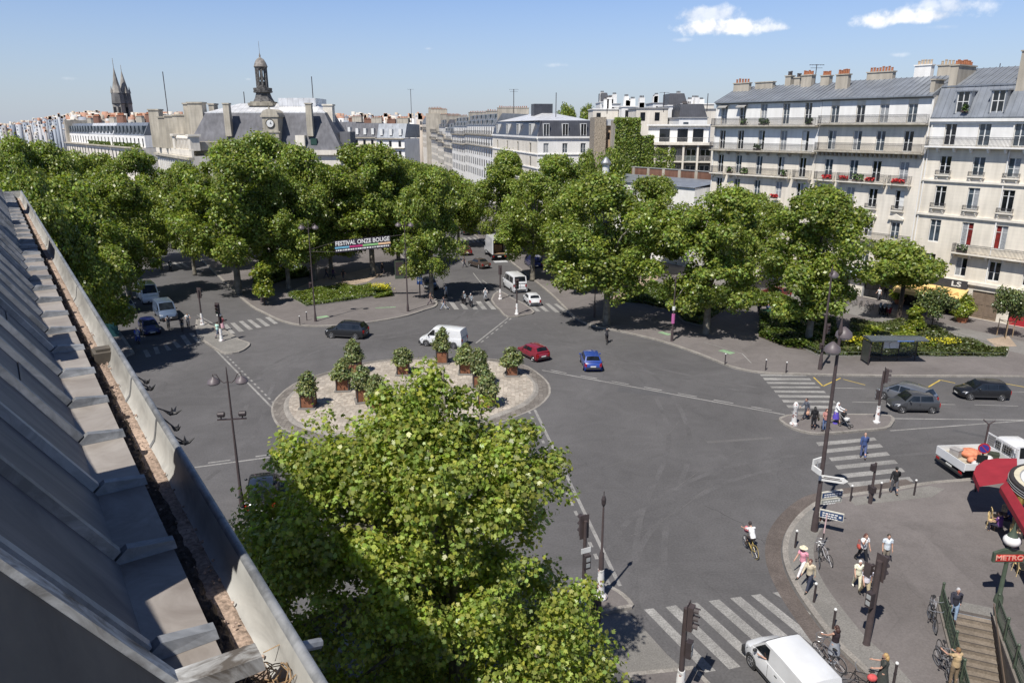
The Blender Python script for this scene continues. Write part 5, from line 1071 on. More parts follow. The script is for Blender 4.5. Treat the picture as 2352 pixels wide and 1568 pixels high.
trunk_mb(rt_, nc_, 4.2, .36, nl=40).build('trunk', bark, nt_o, smooth='all')
# small trees
sm1 = tree_proto('young_tree', 5, 1.15, 1.15, 1.2, 4.6, 12, 3500, .24, leafY, .45, .7, .07, bark_d); sm2 = tree_proto('young_tree', 6, 2.2, 2.2, 1.7, 4.4, 18, 6000, .2, leafO, .6, .95, .07, bark_d)
fl_t = tree_proto('round_tree', 8, 3.8, 3.8, 4.3, 8.4, 26, 16000, .28, leafA, .9, 1.5, .22, bark_d)
p = G(608, 703); plant_tree(sm1, p, 'small bright young tree by the kiosk pillar at the square corner', s=(1.15,1.15,1.15))
p = W(41.2, 83); plant_tree(fl_t, p, 'round dark green tree in front of the yellow florist awning', rz=1, s=(1.12,1.12,1.02))
p = G(2138, 762); plant_tree(sm2, p, 'slim olive tree beside the hedge below the awning'); p = G(2096, 768); plant_tree(sm1, p, 'tiny light sapling left of the olive tree', s=(.8,.8,.65))
p = G(2307, 777); yt = plant_tree(sm2, p, 'staked young tree in a sandy tree pit by the red shop', s=(.8,.8,1.15), rz=2)
stk = empty('tree_stakes', (p.x, p.y, .14), 0, 'three wooden stakes with crossbars around the young tree', 'tree guard')
for a in (0, 2.1, 4.2): MB().tube([(cos(a)*.8,sin(a)*.8,0),(cos(a)*.8,sin(a)*.8,1.9)], .045, 6).build('stake', M('stake_wood', (.35,.25,.15)), stk)
MB().tube([(.8,0,1.7),(cos(2.1)*.8,sin(2.1)*.8,1.7),(cos(4.2)*.8,sin(4.2)*.8,1.7),(.8,0,1.7)], .035, 5).build('crossbar', M('stake_wood'), stk)
for i, (u, v, sc_, lb) in enumerate([(2065,700,.9,'round potted shrub left of the yellow awning'),(2208,742,1.0,'round potted shrub beside the carriage gate')]):
    q = G(u, v); o = empty('potted_shrub', (q.x, q.y, .14), 0, lb, 'potted shrub', 'potted shrubs at the florist')
    MB().lathe([(.5,0),(.62,.6),(.55,.6),(.5,.5)], (0,0,0), 14).build('pot', pot_m, o)
    cm = crown_mesh('foliage', [(0,0,1.6,1.0),(.2,.2,2.3,.8),(-.3,0,1.2,.8),(0,-.2,2.9,.5)], 2600, .2, leafY, 9+i); c = bpy.data.objects.new('foliage', cm); COL.objects.link(c); c.parent = o
# ---------------------------------------------------------------- vehicles
rim_m = M('alloy_rim', (.42,.42,.43), rough=.3, metal=.7, var=.15, scale=8); headl = M('headlight_glass', (.55,.57,.6), rough=.12, var=.2, spec=.9); taill = M('tail_lamp', (.32,.012,.012), rough=.2, var=.2)
plate = M('number_plate', (.7,.7,.66), rough=.5); trim = M('bumper_plastic', (.035,.035,.037), rough=.6); carglass = M('car_glass', (.012,.015,.018), rough=.06, var=.6, scale=1.5, spec=.45)
def wheel(parent, x, y, R, side, w_=.2):
    s = 1 if side > 0 else -1
    t = MB().lathe([(R*.62,s*.0),(R*.98,s*.0),(R,-s*.03),(R,-s*w_),(R*.6,-s*w_)], (x, y, R), 20, axis='y').build('wheel', rubber, parent, smooth=True)
    r = MB().lathe([(.02,s*.012),(R*.2,s*.014),(R*.24,-s*.03),(R*.55,-s*.02),(R*.64,s*.012),(R*.66,s*.004)], (x, y, R), 20, axis='y', caps=False)
    for k in range(5):
        a = 2*pi*k/5; r.cbox((x+cos(a)*R*.38, y-s*.008, R+sin(a)*R*.38), (R*.5,.03,R*.13), ry=-a)
    r.build('rim', rim_m, t)
    MB().lathe([(R*1.16,s*.0),(R*1.0,s*.0)], (x, y-s*.012, R+.01), 20, axis='y', caps=False).build('wheel_arch', trim, parent)
def car(name, label, cat, loc, head, kind, paintm, group=None, open_win=False):
    """kind: dict of proportions"""
    k = kind; L_ = k['L']; w_ = k['W']/2; H_ = k['H']; o = empty(name, (loc.x, loc.y, loc.z), head, label, cat, group)
    zb_, z0_, z1_, zt_ = k['belt'], k['h0'], k['h1'], k['tail']; xa, xb, xc, xd = k['xs']  # windscreen base, roof front, roof rear, rear base
    f, r_ = L_/2, -L_/2
    st = [(f,.66,.36,z0_-.28),(f-.07,.80,.26,z0_-.08),(f-.25,.93,.19,z0_+.02),(f-.6,.985,.17,z0_+(z1_-z0_)*.35),((f-.6+xa)/2,1,.17,z0_+(z1_-z0_)*.7),(xa,1,.17,z1_),((xa+xd)/2,1.0,.17,zb_),(xd,1,.17,zt_),(r_+.22,.97,.2,zt_-.02),(r_+.06,.9,.26,zt_-.12),(r_,.82,.36,zt_-.3)]
    V = []; n = 11
    for x, ww, zl, zt2 in st:
        W_ = w_*ww; zs = min(zb_, zt2); crown = .045
        ring = [(-W_*.86,zl),(-W_*.97,zl+.06),(-W_,zl+.22),(-W_*1.0,zs-.2 if zs-.2 > zl+.24 else zl+.25),(-W_*.965,zt2-.05),(-W_*.88,zt2),(0,zt2+crown),(W_*.88,zt2),(W_*.965,zt2-.05),(W_*1.0,zs-.2 if zs-.2 > zl+.24 else zl+.25),(W_,zl+.22),(W_*.97,zl+.06),(W_*.86,zl)]
        n = len(ring); V += [(x, y, z) for y, z in ring]
    Fs = [(i*n+j, i*n+(j+1) % n, (i+1)*n+(j+1) % n, (i+1)*n+j) for i in range(len(st)-1) for j in range(n)]
    Fs += [tuple(range(n)), tuple(reversed([(len(st)-1)*n+j for j in range(n)]))]
    MB().add(V, Fs).build('body', paintm, o, smooth=True)
    wb_, wt_ = w_*.95, w_*k.get('tumble', .76)
    # cabin
    def ring2(x, f_, zr):   # f_ 0 at belt, 1 at roof
        y1 = wb_+(wt_-wb_)*f_; zz = zb_+(zr-zb_)*f_
        return [(x,-wb_,zb_-.06),(x,-y1,zz-.05*f_),(x,-y1*.88,zz),(x,0,zz+.035*f_),(x,y1*.88,zz),(x,y1,zz-.05*f_),(x,wb_,zb_-.06)]
    sec = [ring2(xa, .02, H_), ring2(xb, .97, H_), ring2((xb*.6+xc*.4), 1, H_), ring2(xc, .97, H_-.03), ring2(xd, .05, H_)]
    V = [p for s_ in sec for p in s_]; m_ = 7
    Fs = [(i*m_+j, (i+1)*m_+j, (i+1)*m_+j+1, i*m_+j+1) for i in range(4) for j in range(m_-1)]
    MB().add(V, Fs).build('cabin', paintm, o, smooth=True)
    e = .012
    def Y(f_): return wb_+(wt_-wb_)*f_
    def Z(f_): return zb_+(H_-zb_)*f_-.05*f_
    def quad(name_, pts, mat=carglass): return MB().add(pts, [tuple(range(len(pts)))]).build(name_, mat, o)
    def xf(f_): return xa+(xb-xa)*f_/.97
    def xr(f_): return xd+(xc-xd)*f_/.97
    zc_ = lambda f_: zb_+(H_-zb_)*f_
    quad('windscreen', [(xf(.08)+e*2,-Y(.08)*.88,zc_(.08)+e),(xf(.9)+e*2,-Y(.9)*.84,zc_(.9)+e+.01),(xf(.9)+e*2,0,zc_(.9)+.045),(xf(.9)+e*2,Y(.9)*.84,zc_(.9)+e+.01),(xf(.08)+e*2,Y(.08)*.88,zc_(.08)+e),(xf(.08)+e*2,0,zc_(.08)+.02)])
    if not k.get('norear'): quad('rear_window', [(xr(.3)-e*2,Y(.3)*.82,zc_(.3)+e),(xr(.88)-e*2,Y(.88)*.8,zc_(.88)+e),(xr(.88)-e*2,0,zc_(.88)+.05),(xr(.88)-e*2,-Y(.88)*.8,zc_(.88)+e),(xr(.3)-e*2,-Y(.3)*.82,zc_(.3)+e),(xr(.3)-e*2,0,zc_(.3)+.03)])
    for s_ in (-1, 1):
        segs = k['win']
        for a, b in segs:
            lo, hi = .1, .84
            x0l = max(a, xr(lo)+.12) if a <= segs[-1][0] else a; x1l = min(b, xf(lo)-.12); x0h = max(a, xr(hi)+.1); x1h = min(b, xf(hi)-.1)
            p = [(x0l,s_*(Y(lo)+e),Z(lo)),(x1l,s_*(Y(lo)+e),Z(lo)),(x1h,s_*(Y(hi)+e),Z(hi)),(x0h,s_*(Y(hi)+e),Z(hi))]
            quad('side_window', p if s_ < 0 else p[::-1])
        fx = f-.2
        MB().add([(f-.05,s_*w_*.76,z0_-.22),(f-.35,s_*w_*.99,z0_-.15),(f-.5,s_*w_*1.0,z0_+.01),(f-.16,s_*w_*.82,z0_-.02)], [(0,1,2,3) if s_ > 0 else (3,2,1,0)]).build('headlight', headl, o)
        MB().box(r_-.015 if True else 0, s_*w_*.80-.1*(s_ > 0)*1-.0, zt_-.42, r_+.12, s_*w_*.80+.1*(s_ < 0)+.0*(s_), zt_-.12).cbox((r_+.1, s_*w_*.86, zt_-.26), (.16,.1,.32)).build('tail_light', taill, o)
        MB().ball((xa-.35, s_*(w_+.09), zb_+.07), (.07,.1,.075), 8, 6).build('mirror', paintm if k.get('mp', 1) else trim, o, smooth='all')
        MB().box(xc*.2,s_*(w_+.004)-.006,zb_-.2,xc*.2+.16,s_*(w_+.004)+.012,zb_-.17).build('door_handle', trim, o)
        MB().box(r_+.8,s_*w_-.01,.30,f-.8,s_*w_+.015,.40).build('sill_trim', trim, o)
    MB().box(f-.06,-w_*.5,.3,f+.03,w_*.5,.48).build('grille', trim, o); MB().box(r_-.03,-w_*.75,.3,r_+.2,w_*.75,.48).build('bumper', trim if not k.get('bp') else paintm, o)
    MB().box(f+.028,-.25,.36,f+.04,.25,.46).build('number_plate', plate, o); MB().box(r_-.04,-.25,.52,r_-.012,.25,.62).build('number_plate', plate, o)
    for s_ in (-1, 1):
        for x in k['wx']: wheel(o, x, s_*(w_+.012), k['R'], s_)
    if k.get('mp', 1) == 0: MB().box(f-.2,-w_*.92,.2,f+.025,w_*.92,.50).build('front_bumper', trim, o)
    for s_ in (-1, 1):
        for xx_ in (k['win'][0][0]-.04, xa-.12): MB().box(xx_-.006,s_*(w_+.001)-.004,.42,xx_+.006,s_*(w_+.001)+.004,zb_-.06).build('door_seam', trim, o)
    if k.get('line'):   # rear doors seam and side line
        MB().box(r_-.016,-.012,.5,r_-.004,.012,zb_).build('door_seam', trim, o)
    return o
K = dict(
 hatch=dict(L=3.95,W=1.7,H=1.45,belt=.92,h0=.72,h1=.93,tail=.95,xs=(.98,.32,-1.45,-1.86),win=[(.0,.9),(-.85,-.06),(-1.6,-.93)],wx=(1.22,-1.22),R=.30),
 old_hatch=dict(L=3.75,W=1.6,H=1.38,belt=.88,h0=.68,h1=.88,tail=.92,xs=(.85,.25,-1.35,-1.78),win=[(.0,.9),(-.85,-.06)],wx=(1.15,-1.2),R=.28,tumble=.8),
 suv=dict(L=4.45,W=1.84,H=1.70,belt=1.08,h0=.88,h1=1.08,tail=1.1,xs=(1.1,.45,-1.7,-2.12),win=[(.1,1.0),(-.8,.03),(-1.75,-.88)],wx=(1.38,-1.30),R=.36),
 mpv=dict(L=4.35,W=1.80,H=1.62,belt=.98,h0=.76,h1=1.02,tail=1.0,xs=(1.35,.45,-1.65,-2.06),win=[(.25,1.1),(-.6,.18),(-1.6,-.68)],wx=(1.36,-1.34),R=.32),
 city=dict(L=3.6,W=1.64,H=1.49,belt=.93,h0=.74,h1=.95,tail=.93,xs=(.95,.38,-1.15,-1.68),win=[(-.15,.9),(-1.2,-.24)],wx=(1.12,-1.18),R=.29),
 sedan=dict(L=4.5,W=1.76,H=1.44,belt=.92,h0=.72,h1=.93,tail=.97,xs=(.95,.3,-1.0,-1.6),win=[(.0,.9),(-.95,-.06)],wx=(1.35,-1.35),R=.31),
 van=dict(L=4.75,W=1.90,H=1.95,belt=1.12,h0=.82,h1=1.12,tail=1.12,xs=(1.55,.75,-2.2,-2.33),win=[(.55,1.5)],wx=(1.5,-1.5),R=.33,tumble=.9,norear=True,line=1,mp=0),
 minibus=dict(L=5.1,W=2.0,H=2.32,belt=1.25,h0=1.0,h1=1.28,tail=1.25,xs=(2.0,1.15,-2.3,-2.5),win=[(1.0,1.9),(-.55,.85),(-2.2,-.7)],wx=(1.7,-1.6),R=.35,tumble=.9,line=1),
 small_van=dict(L=4.15,W=1.75,H=1.82,belt=1.05,h0=.80,h1=1.08,tail=1.05,xs=(1.35,.62,-1.85,-2.03),win=[(.28,1.3)],wx=(1.3,-1.32),R=.31,tumble=.9,norear=True,line=1,mp=0))
P_ = dict(black=paint('paint_black', (.012,.013,.016)), white=paint('paint_white', (.70,.71,.72)), red=paint('paint_dark_red', (.22,.02,.035)), blue=paint('paint_blue', (.03,.07,.30)), silver=paint('paint_grey_silver', (.20,.21,.23), metal=.5), grey=paint('paint_dark_grey', (.075,.078,.085), metal=.3), bronze=paint('paint_bronze', (.10,.075,.06), metal=.3), green=paint('paint_green', (.035,.07,.06)), darkblue=paint('paint_navy', (.012,.018,.09)), bluegrey=paint('paint_blue_grey', (.09,.125,.19)), lsilver=paint('paint_light_silver', (.45,.47,.5), metal=.4), darkred=paint('paint_maroon', (.10,.02,.02)))
def pose(fw, rw, near, kind, z=0.0):
    f, r = G(*fw), G(*rw); d = (f-r).normalized(); left = Vector((-d.y, d.x, 0)); w_ = K[kind]['W']/2; mid = (K[kind]['wx'][0]+K[kind]['wx'][1])/2
    return (f+r)/2 - left*near*w_ - d*mid, atan2(d.y, d.x)
def at_px(u, v, ang, dist=0, side=0):
    p = G(u, v); return p+Vector((cos(ang), sin(ang), 0))*dist+Vector((-sin(ang), cos(ang), 0))*side, ang
AVA = atan2(.976, -.218); BA = TANG
def put(name, label, cat, kind, pm, pl, group=None): return car(name, label, cat, pl[0], pl[1], K[kind], P_[pm], group)
put('parked_car' if 0 else 'car', 'black suv driving left above the roundabout', 'car', 'suv', 'black', pose((760.6,777),(817,780), 1, 'suv'))
put('van', 'white panel van passing behind the planters of the roundabout', 'van', 'van', 'white', pose((979,795),(1042,801), 1, 'van'))
put('car', 'dark red hatchback half hidden by the rightmost planter', 'car', 'old_hatch', 'red', (G(1224,824)+Vector((.0,.6,0)), radians(122)))
put('car', 'bright blue hatchback seen from behind on the open asphalt', 'car', 'hatch', 'blue', at_px(1362,855, radians(91), 1.9))
put('minibus', 'white minibus with roof lights driving away up the avenue', 'van', 'minibus', 'white', pose((1156,659),(1175,672), 1, 'minibus'))
put('car', 'small white hatchback crossing the zebra behind the minibus', 'car', 'old_hatch', 'white', pose((1201,691),(1214,704), 1, 'old_hatch'))
put('car', 'dark bronze car turning across the avenue beside the lorry', 'car', 'sedan', 'bronze', (G(1100,613), radians(125)))
put('car', 'dark red car seen from behind left of the lorry', 'car', 'hatch', 'darkred', at_px(1074,588, AVA, 2)); put('car', 'dark green car just beyond the far zebra', 'car', 'hatch', 'green', at_px(1074,541, AVA, 2)); put('car', 'silver car beside the dark green one at the far zebra', 'car', 'hatch', 'lsilver', at_px(1050,531, AVA, 2))
put('car', 'black taxi facing the square in the shade of the avenue trees', 'taxi', 'sedan', 'black', at_px(991,668, AVA+pi, -2.2)); put('car', 'dark car parked behind the black taxi in deep shade', 'car', 'hatch', 'grey', at_px(966,622, AVA+pi, -2.2))
put('van', 'dark blue van in shade on the right pavement of the avenue', 'van', 'van', 'darkblue', at_px(1232,618, AVA, 2.2))
put('car', 'silver grey people carrier in the bus lane at the right', 'car', 'mpv', 'silver', (lambda p: (p - TT*1.9 - Vector((-TT.y, TT.x, 0))*.95, BA))(G(2012,913)))
put('car', 'small dark grey city car beside the white signal base', 'car', 'city', 'grey', pose((2067,949),(2145,950), 1, 'city')); put('car', 'black hatchback with silver wheels at the right edge lane', 'car', 'hatch', 'black', pose((2223,919),(2305,921), 1, 'hatch'))
bv = put('van', 'small white van in the foreground with driver arm out of the window', 'van', 'small_van', 'white', pose((1724,1533),(1812,1638), 1, 'small_van'))
put('car', 'dark blue car partly hidden by the near tree and lamp post', 'car', 'mpv', 'black', (G(606,1150), BA-.35))
put('van', 'white van queueing behind the blue grey one on the boulevard', 'van', 'minibus', 'white', at_px(350,699, BA+pi, -2.5)); put('van', 'blue grey van waiting at the left crossing', 'van', 'van', 'bluegrey', at_px(390,737, BA+pi, -2.2))
put('car', 'silver car in the shade left of the blue grey van', 'car', 'hatch', 'lsilver', at_px(297,721, BA+pi, -1.9)); put('car', 'navy car at the stop line in tree shade', 'car', 'hatch', 'darkblue', at_px(352,771, BA+pi, -1.9))
put('car', 'white car glimpsed through the boulevard trees', 'car', 'mpv', 'white', at_px(350,562, BA+pi, -2)); put('car', 'second white car glimpsed through the boulevard trees', 'car', 'hatch', 'white', at_px(372,580, BA+pi, -2) if 0 else at_px(337,552, BA+pi, -2))
put('car', 'red car parked in the side street behind the park', 'car', 'hatch', 'darkred', (G(2285-0,1) if 0 else W(57,81.8), BA), None)
# minibus roof bar
# ---- lorry with open box
p0 = G(1124, 600); lo = empty('delivery_lorry', (p0.x+.9, p0.y+3.6, 0), AVA, 'white box lorry with open back and lowered tail lift on the avenue', 'lorry')
MB().box(-3.6,-1.2,.95,2.4,1.2,1.15).build('chassis', trim, lo)
MB().box(-3.6,-1.25,1.15,2.4,-1.19,3.7).box(-3.6,1.19,1.15,2.4,1.25,3.7).box(-3.6,-1.25,3.7,2.4,1.25,3.78).box(2.34,-1.19,1.15,2.4,1.19,3.7).box(-3.6,-1.19,3.5,-3.5,1.19,3.7).box(-3.6,-1.19,1.15,-3.5,-1.05,3.5).box(-3.6,1.05,1.15,-3.5,1.19,3.5).build('box_body', P_['white'], lo)
MB().box(-3.5,-1.18,1.152,2.3,1.18,1.2).build('load_floor', M('ply_floor', (.25,.17,.1)), lo); MB().box(-5.2,-1.1,.05,-3.7,1.1,.12).build('tail_lift', P_['white'], lo)
MB().box(-1.5,-.9,1.2,-.3,.7,2.4).box(.2,-1,1.2,2,.9,2.9).build('cargo', M('cardboard', (.30,.2,.11), var=.4, scale=2), lo)
MB().box(2.6,-1.1,.5,4.3,1.1,2.5).add([(4.3,-1.1,1.4),(4.3,1.1,1.4),(4.05,1,2.5),(4.05,-1,2.5)],[(0,1,2,3)]).build('cab', P_['white'], lo); MB().box(4.29,-1,1.5,4.33,1,2.3).box(3.2,1.09,1.5,4.2,1.12,2.2).box(3.2,-1.12,1.5,4.2,-1.09,2.2).build('cab_window', carglass, lo)
for s_ in (-1, 1):
    for x in (-2.5, 3.4): wheel(lo, x, s_*1.15, .42, s_, .3)
    MB().box(-3.63,s_*1.0-.12,.7,-3.58,s_*1.0+.12,.9).build('tail_light', taill, lo)
MB().box(-3.62,-.3,.7,-3.6,.3,.85).build('number_plate', plate, lo)
# ---- tipper pickup on the right
ta, tb_ = G(2151.5, 1034, .95), G(2215.6, 1077, .95); ed = (tb_-ta); tl = (ta+tb_)/2; hd_ = Vector((-ed.y, ed.x, 0)).normalized(); 
if hd_.x < 0: hd_ = -hd_
ha = atan2(hd_.y, hd_.x); pk = empty('pickup_lorry', (tl.x, tl.y, 0), ha, 'white flatbed pickup carrying orange rubble sacks at the right edge', 'lorry'); bwid = ed.length/2
Wm = P_['white']
MB().box(0,-bwid,.85,3.3,bwid,.95).build('bed_floor', M('worn_bed', (.42,.38,.3), var=.3, scale=3), pk)
MB().box(-.04,-bwid,.75,.02,bwid,1.3).build('tailboard', Wm, pk); MB().box(.02,-bwid-.03,.85,3.3,-bwid+.02,1.3).build('side_board', Wm, pk); MB().box(.02,bwid-.02,.85,3.3,bwid+.03,1.3).build('side_board', Wm, pk)
MB().box(3.3,-bwid,.85,3.36,bwid,1.35).box(3.3,-bwid,1.35,3.36,-bwid+.08,2.15).box(3.3,bwid-.08,1.35,3.36,bwid,2.15).box(3.3,-bwid,2.1,3.36,bwid,2.18).box(3.3,-.04,1.35,3.36,.04,2.1).build('headboard', Wm, pk)
mb = MB()
for i in range(9): mb.box(3.31,-bwid+.15+i*.2,1.35,3.33,-bwid+.17+i*.2,2.1); 
for i in range(4): mb.box(3.315,-bwid+.1,1.45+i*.16,3.325,bwid-.1,1.47+i*.16)
mb.build('mesh_guard', metal_grey, pk)
MB().box(.3,-.35,.45,5.5,.35,.8).box(-.1,-bwid*.9,.4,.05,bwid*.9,.52).build('chassis', trim, pk)
st_c = [(3.5,.96,.5,2.05),(3.7,1,.45,2.15),(4.9,1,.45,2.12),(5.5,.98,.45,1.35),(5.75,.9,.5,1.15)]
V = []; 
for x, f_, zl, zt2 in st_c:
    y = .92*f_; V += [(x,-y,zl),(x,-y,min(1.25,zt2-.05)),(x,-y*.88,zt2-.06),(x,-y*.75,zt2),(x,y*.75,zt2),(x,y*.88,zt2-.06),(x,y,min(1.25,zt2-.05)),(x,y,zl)]
MB().add(V, [(i*8+j,(i+1)*8+j,(i+1)*8+(j+1)%8,i*8+(j+1)%8) for i in range(4) for j in range(8)]+[tuple(range(8)),tuple(reversed(range(32,40)))]).build('cab', Wm, pk, smooth=True)
MB().box(3.46,-.7,1.4,3.49,-.05,1.9).box(3.46,.05,1.4,3.49,.7,1.9).build('rear_window', carglass, pk)
for s_ in (-1,1): MB().add([(3.9,s_*.93,1.3),(5.3,s_*.93,1.3),(4.95,s_*.83,2.0),(3.9,s_*.83,2.0)],[(0,1,2,3)]).build('side_window', carglass, pk)
for s_ in (-1, 1):
    for x in (1.3, 4.9): wheel(pk, x, s_*.95, .34, s_, .24)
    MB().box(-.07,s_*bwid*.8-.15,.5,-.04,s_*bwid*.8+.15,.66).build('tail_light', taill, pk)
MB().box(-.06,-.28,.55,-.04,.28,.66).build('number_plate', plate, pk)
def thing_at(parent, x, y, z): return Matrix.LocRotScale(parent.location, parent.rotation_euler, None) @ Vector((x, y, z))
sk = M('orange_sack', (.62,.22,.12), var=.35, scale=4, bump=.6); sk2 = M('white_sack', (.62,.60,.58), var=.25, scale=4, bump=.6)
for i, (x, y, a, b, c, mm, lb) in enumerate([(1.5,.3,1.3,1.1,.6,sk,'large orange rubble sack lying in the pickup bed'),(1.1,-.55,.8,.6,.45,sk,'smaller orange sack near the tailboard'),(.7,.5,.5,.6,.5,M('grey_pallet', (.35,.33,.32)),'grey crate at the rear corner of the pickup bed'),(1.0,-.9,.8,.35,.3,sk2,'white plastic sack against the side board'),(2.2,-.5,.5,.5,.45,sk2,'white sack in the middle of the bed'),(2.8,-.1,.5,.6,.4,M('dark_crate', (.05,.06,.04)),'dark tool crate behind the cab guard')]):
    q = thing_at(pk, x, y, .96); o = MB().ball((0,0,c*.45), (a/2,b/2,c*.5), 10, 7).build('sack' if 'sack' in lb else 'crate', mm, smooth='all') if 'sack' in lb else MB().box(-a/2,-b/2,0,a/2,b/2,c).box(-a/2-.02,-b/2-.02,c-.05,a/2+.02,b/2+.02,c+.002).build('crate', mm)
    o.location = q; o.rotation_euler = (0,0,ha+.2*i); tag(o, lb, 'sack' if 'sack' in lb else 'crate', 'load on the pickup')
# minibus roof fittings
# ---- cycles ---------------------------------------------------------------------
def bicycle(loc, ang, label, col, tilt=0, group='bicycles', basket=False, steer=0):
    o = empty('bicycle', (loc.x, loc.y, loc.z), ang, label, 'bicycle', group); o.rotation_euler = (tilt, 0, ang)
    fm = M('cycle_paint_'+col, dict(black=(.03,.03,.03), silver=(.4,.4,.42), yellow=(.5,.38,.12), blue=(.05,.09,.25), grey=(.15,.15,.16), red=(.3,.03,.03))[col], rough=.35)
    for x in (-.52, .52):
        wh = MB().torus((x,0,.34), .325, .018, 20, 6).build('wheel', rubber, o)
        m_ = MB()
        for k in range(10): a = pi*k/10; m_.tube([(x+cos(a)*.31,0,.34+sin(a)*.31),(x-cos(a)*.31,0,.34-sin(a)*.31)], .0035, 3, caps=False)
        m_.torus((x,0,.34), .305, .01, 20, 4).build('rim', rim_m, wh)
    MB().tube([(-.52,.0,.34),(-.1,0,.3),(-.2,0,.82)], .016, 6).tube([(-.52,0,.34),(-.18,0,.72)], .012, 6).tube([(-.1,0,.3),(.36,0,.62),(.38,0,.78)], .018, 6).tube([(-.18,0,.72),(.37,0,.76)], .016, 6).tube([(.52,0,.34),(.38,0,.80),(.34,0,.95)], .015, 6).build('frame', fm, o)
    MB().tube([(.30,-.28,1.0),(.37,-.2,.98),(.37,.2,.98),(.30,.28,1.0)], .014, 6).build('handlebar', metal_grey, o); MB().ball((-.22,0,.87), (.13,.07,.035), 8, 5).tube([(-.2,0,.8),(-.2,0,.87)], .014, 6).build('saddle', rubber, o)
    MB().tube([(-.1,-.12,.3),(-.1,.12,.3)], .012, 5).cbox((-.02,-.14,.28), (.1,.06,.02)).cbox((-.18,.14,.32), (.1,.06,.02)).build('pedal', metal_dark, o)
    MB().torus((-.52,0,.34), .365, .012, 20, 4).build('mudguard', fm, o) if col in ('yellow', 'grey') else None
    if basket:
        m_ = MB()
        for k in range(10): a = 2*pi*k/10; m_.tube([(.52+cos(a)*.14,sin(a)*.17,.85),(.52+cos(a)*.17,sin(a)*.2,1.08)], .006, 4)
        m_.tube([(.52+cos(2*pi*k/14)*.17,sin(2*pi*k/14)*.2,1.08) for k in range(15)], .01, 4).tube([(.52+cos(2*pi*k/14)*.14,sin(2*pi*k/14)*.17,.85) for k in range(15)], .01, 4).build('basket', metal_grey, o)
    return o
def scooter(loc, ang, label, pm, group='scooters and motorbikes'):
    o = empty('scooter', (loc.x, loc.y, loc.z), ang, label, 'scooter', group)
    for x in (-.62, .62): t = MB().torus((x,0,.26), .2, .065, 16, 8).build('wheel', rubber, o, smooth='all'); MB().lathe([(.15,-.04),(.15,.04)], (x,0,.26), 12, axis='y').build('rim', rim_m, t)
    MB().add([(-.85,-.12,.5),(-.2,-.2,.3),(-.2,.2,.3),(-.85,.12,.5),(-.9,-.1,.78),(-.15,-.17,.72),(-.15,.17,.72),(-.9,.1,.78)], [(0,3,2,1),(4,5,6,7),(0,1,5,4),(1,2,6,5),(2,3,7,6),(3,0,4,7)]).box(-.2,-.18,.24,.32,.18,.32).add([(.28,-.22,.28),(.28,.22,.28),(.5,.17,1.0),(.5,-.17,1.0),(.36,-.22,.28),(.36,.22,.28),(.56,.15,1.0),(.56,-.15,1.0)], [(0,1,2,3),(7,6,5,4),(0,4,5,1),(3,2,6,7),(0,3,7,4),(1,5,6,2)]).ball((.62,0,.42), (.2,.1,.09), 8, 5).build('fairing', pm, o, smooth=True)
    MB().box(-.85,-.13,.78,-.2,.13,.86).build('seat', rubber, o); MB().tube([(.42,-.33,1.08),(.5,-.1,1.03),(.5,.1,1.03),(.42,.33,1.08)], .018, 6).tube([(.62,0,.3),(.5,0,1.03)], .03, 6).build('handlebar', metal_dark, o)
    MB().ball((.6,0,.9), (.06,.09,.08), 8, 6).build('headlight', headl, o); MB().box(-.93,-.06,.62,-.89,.06,.7).build('tail_light', taill, o); MB().add([(.56,-.16,1.02),(.56,.16,1.02),(.46,.13,1.4),(.46,-.13,1.4)], [(0,1,2,3)]).build('windshield', M('scooter_screen', (.25,.28,.3), rough=.1), o)
    return o
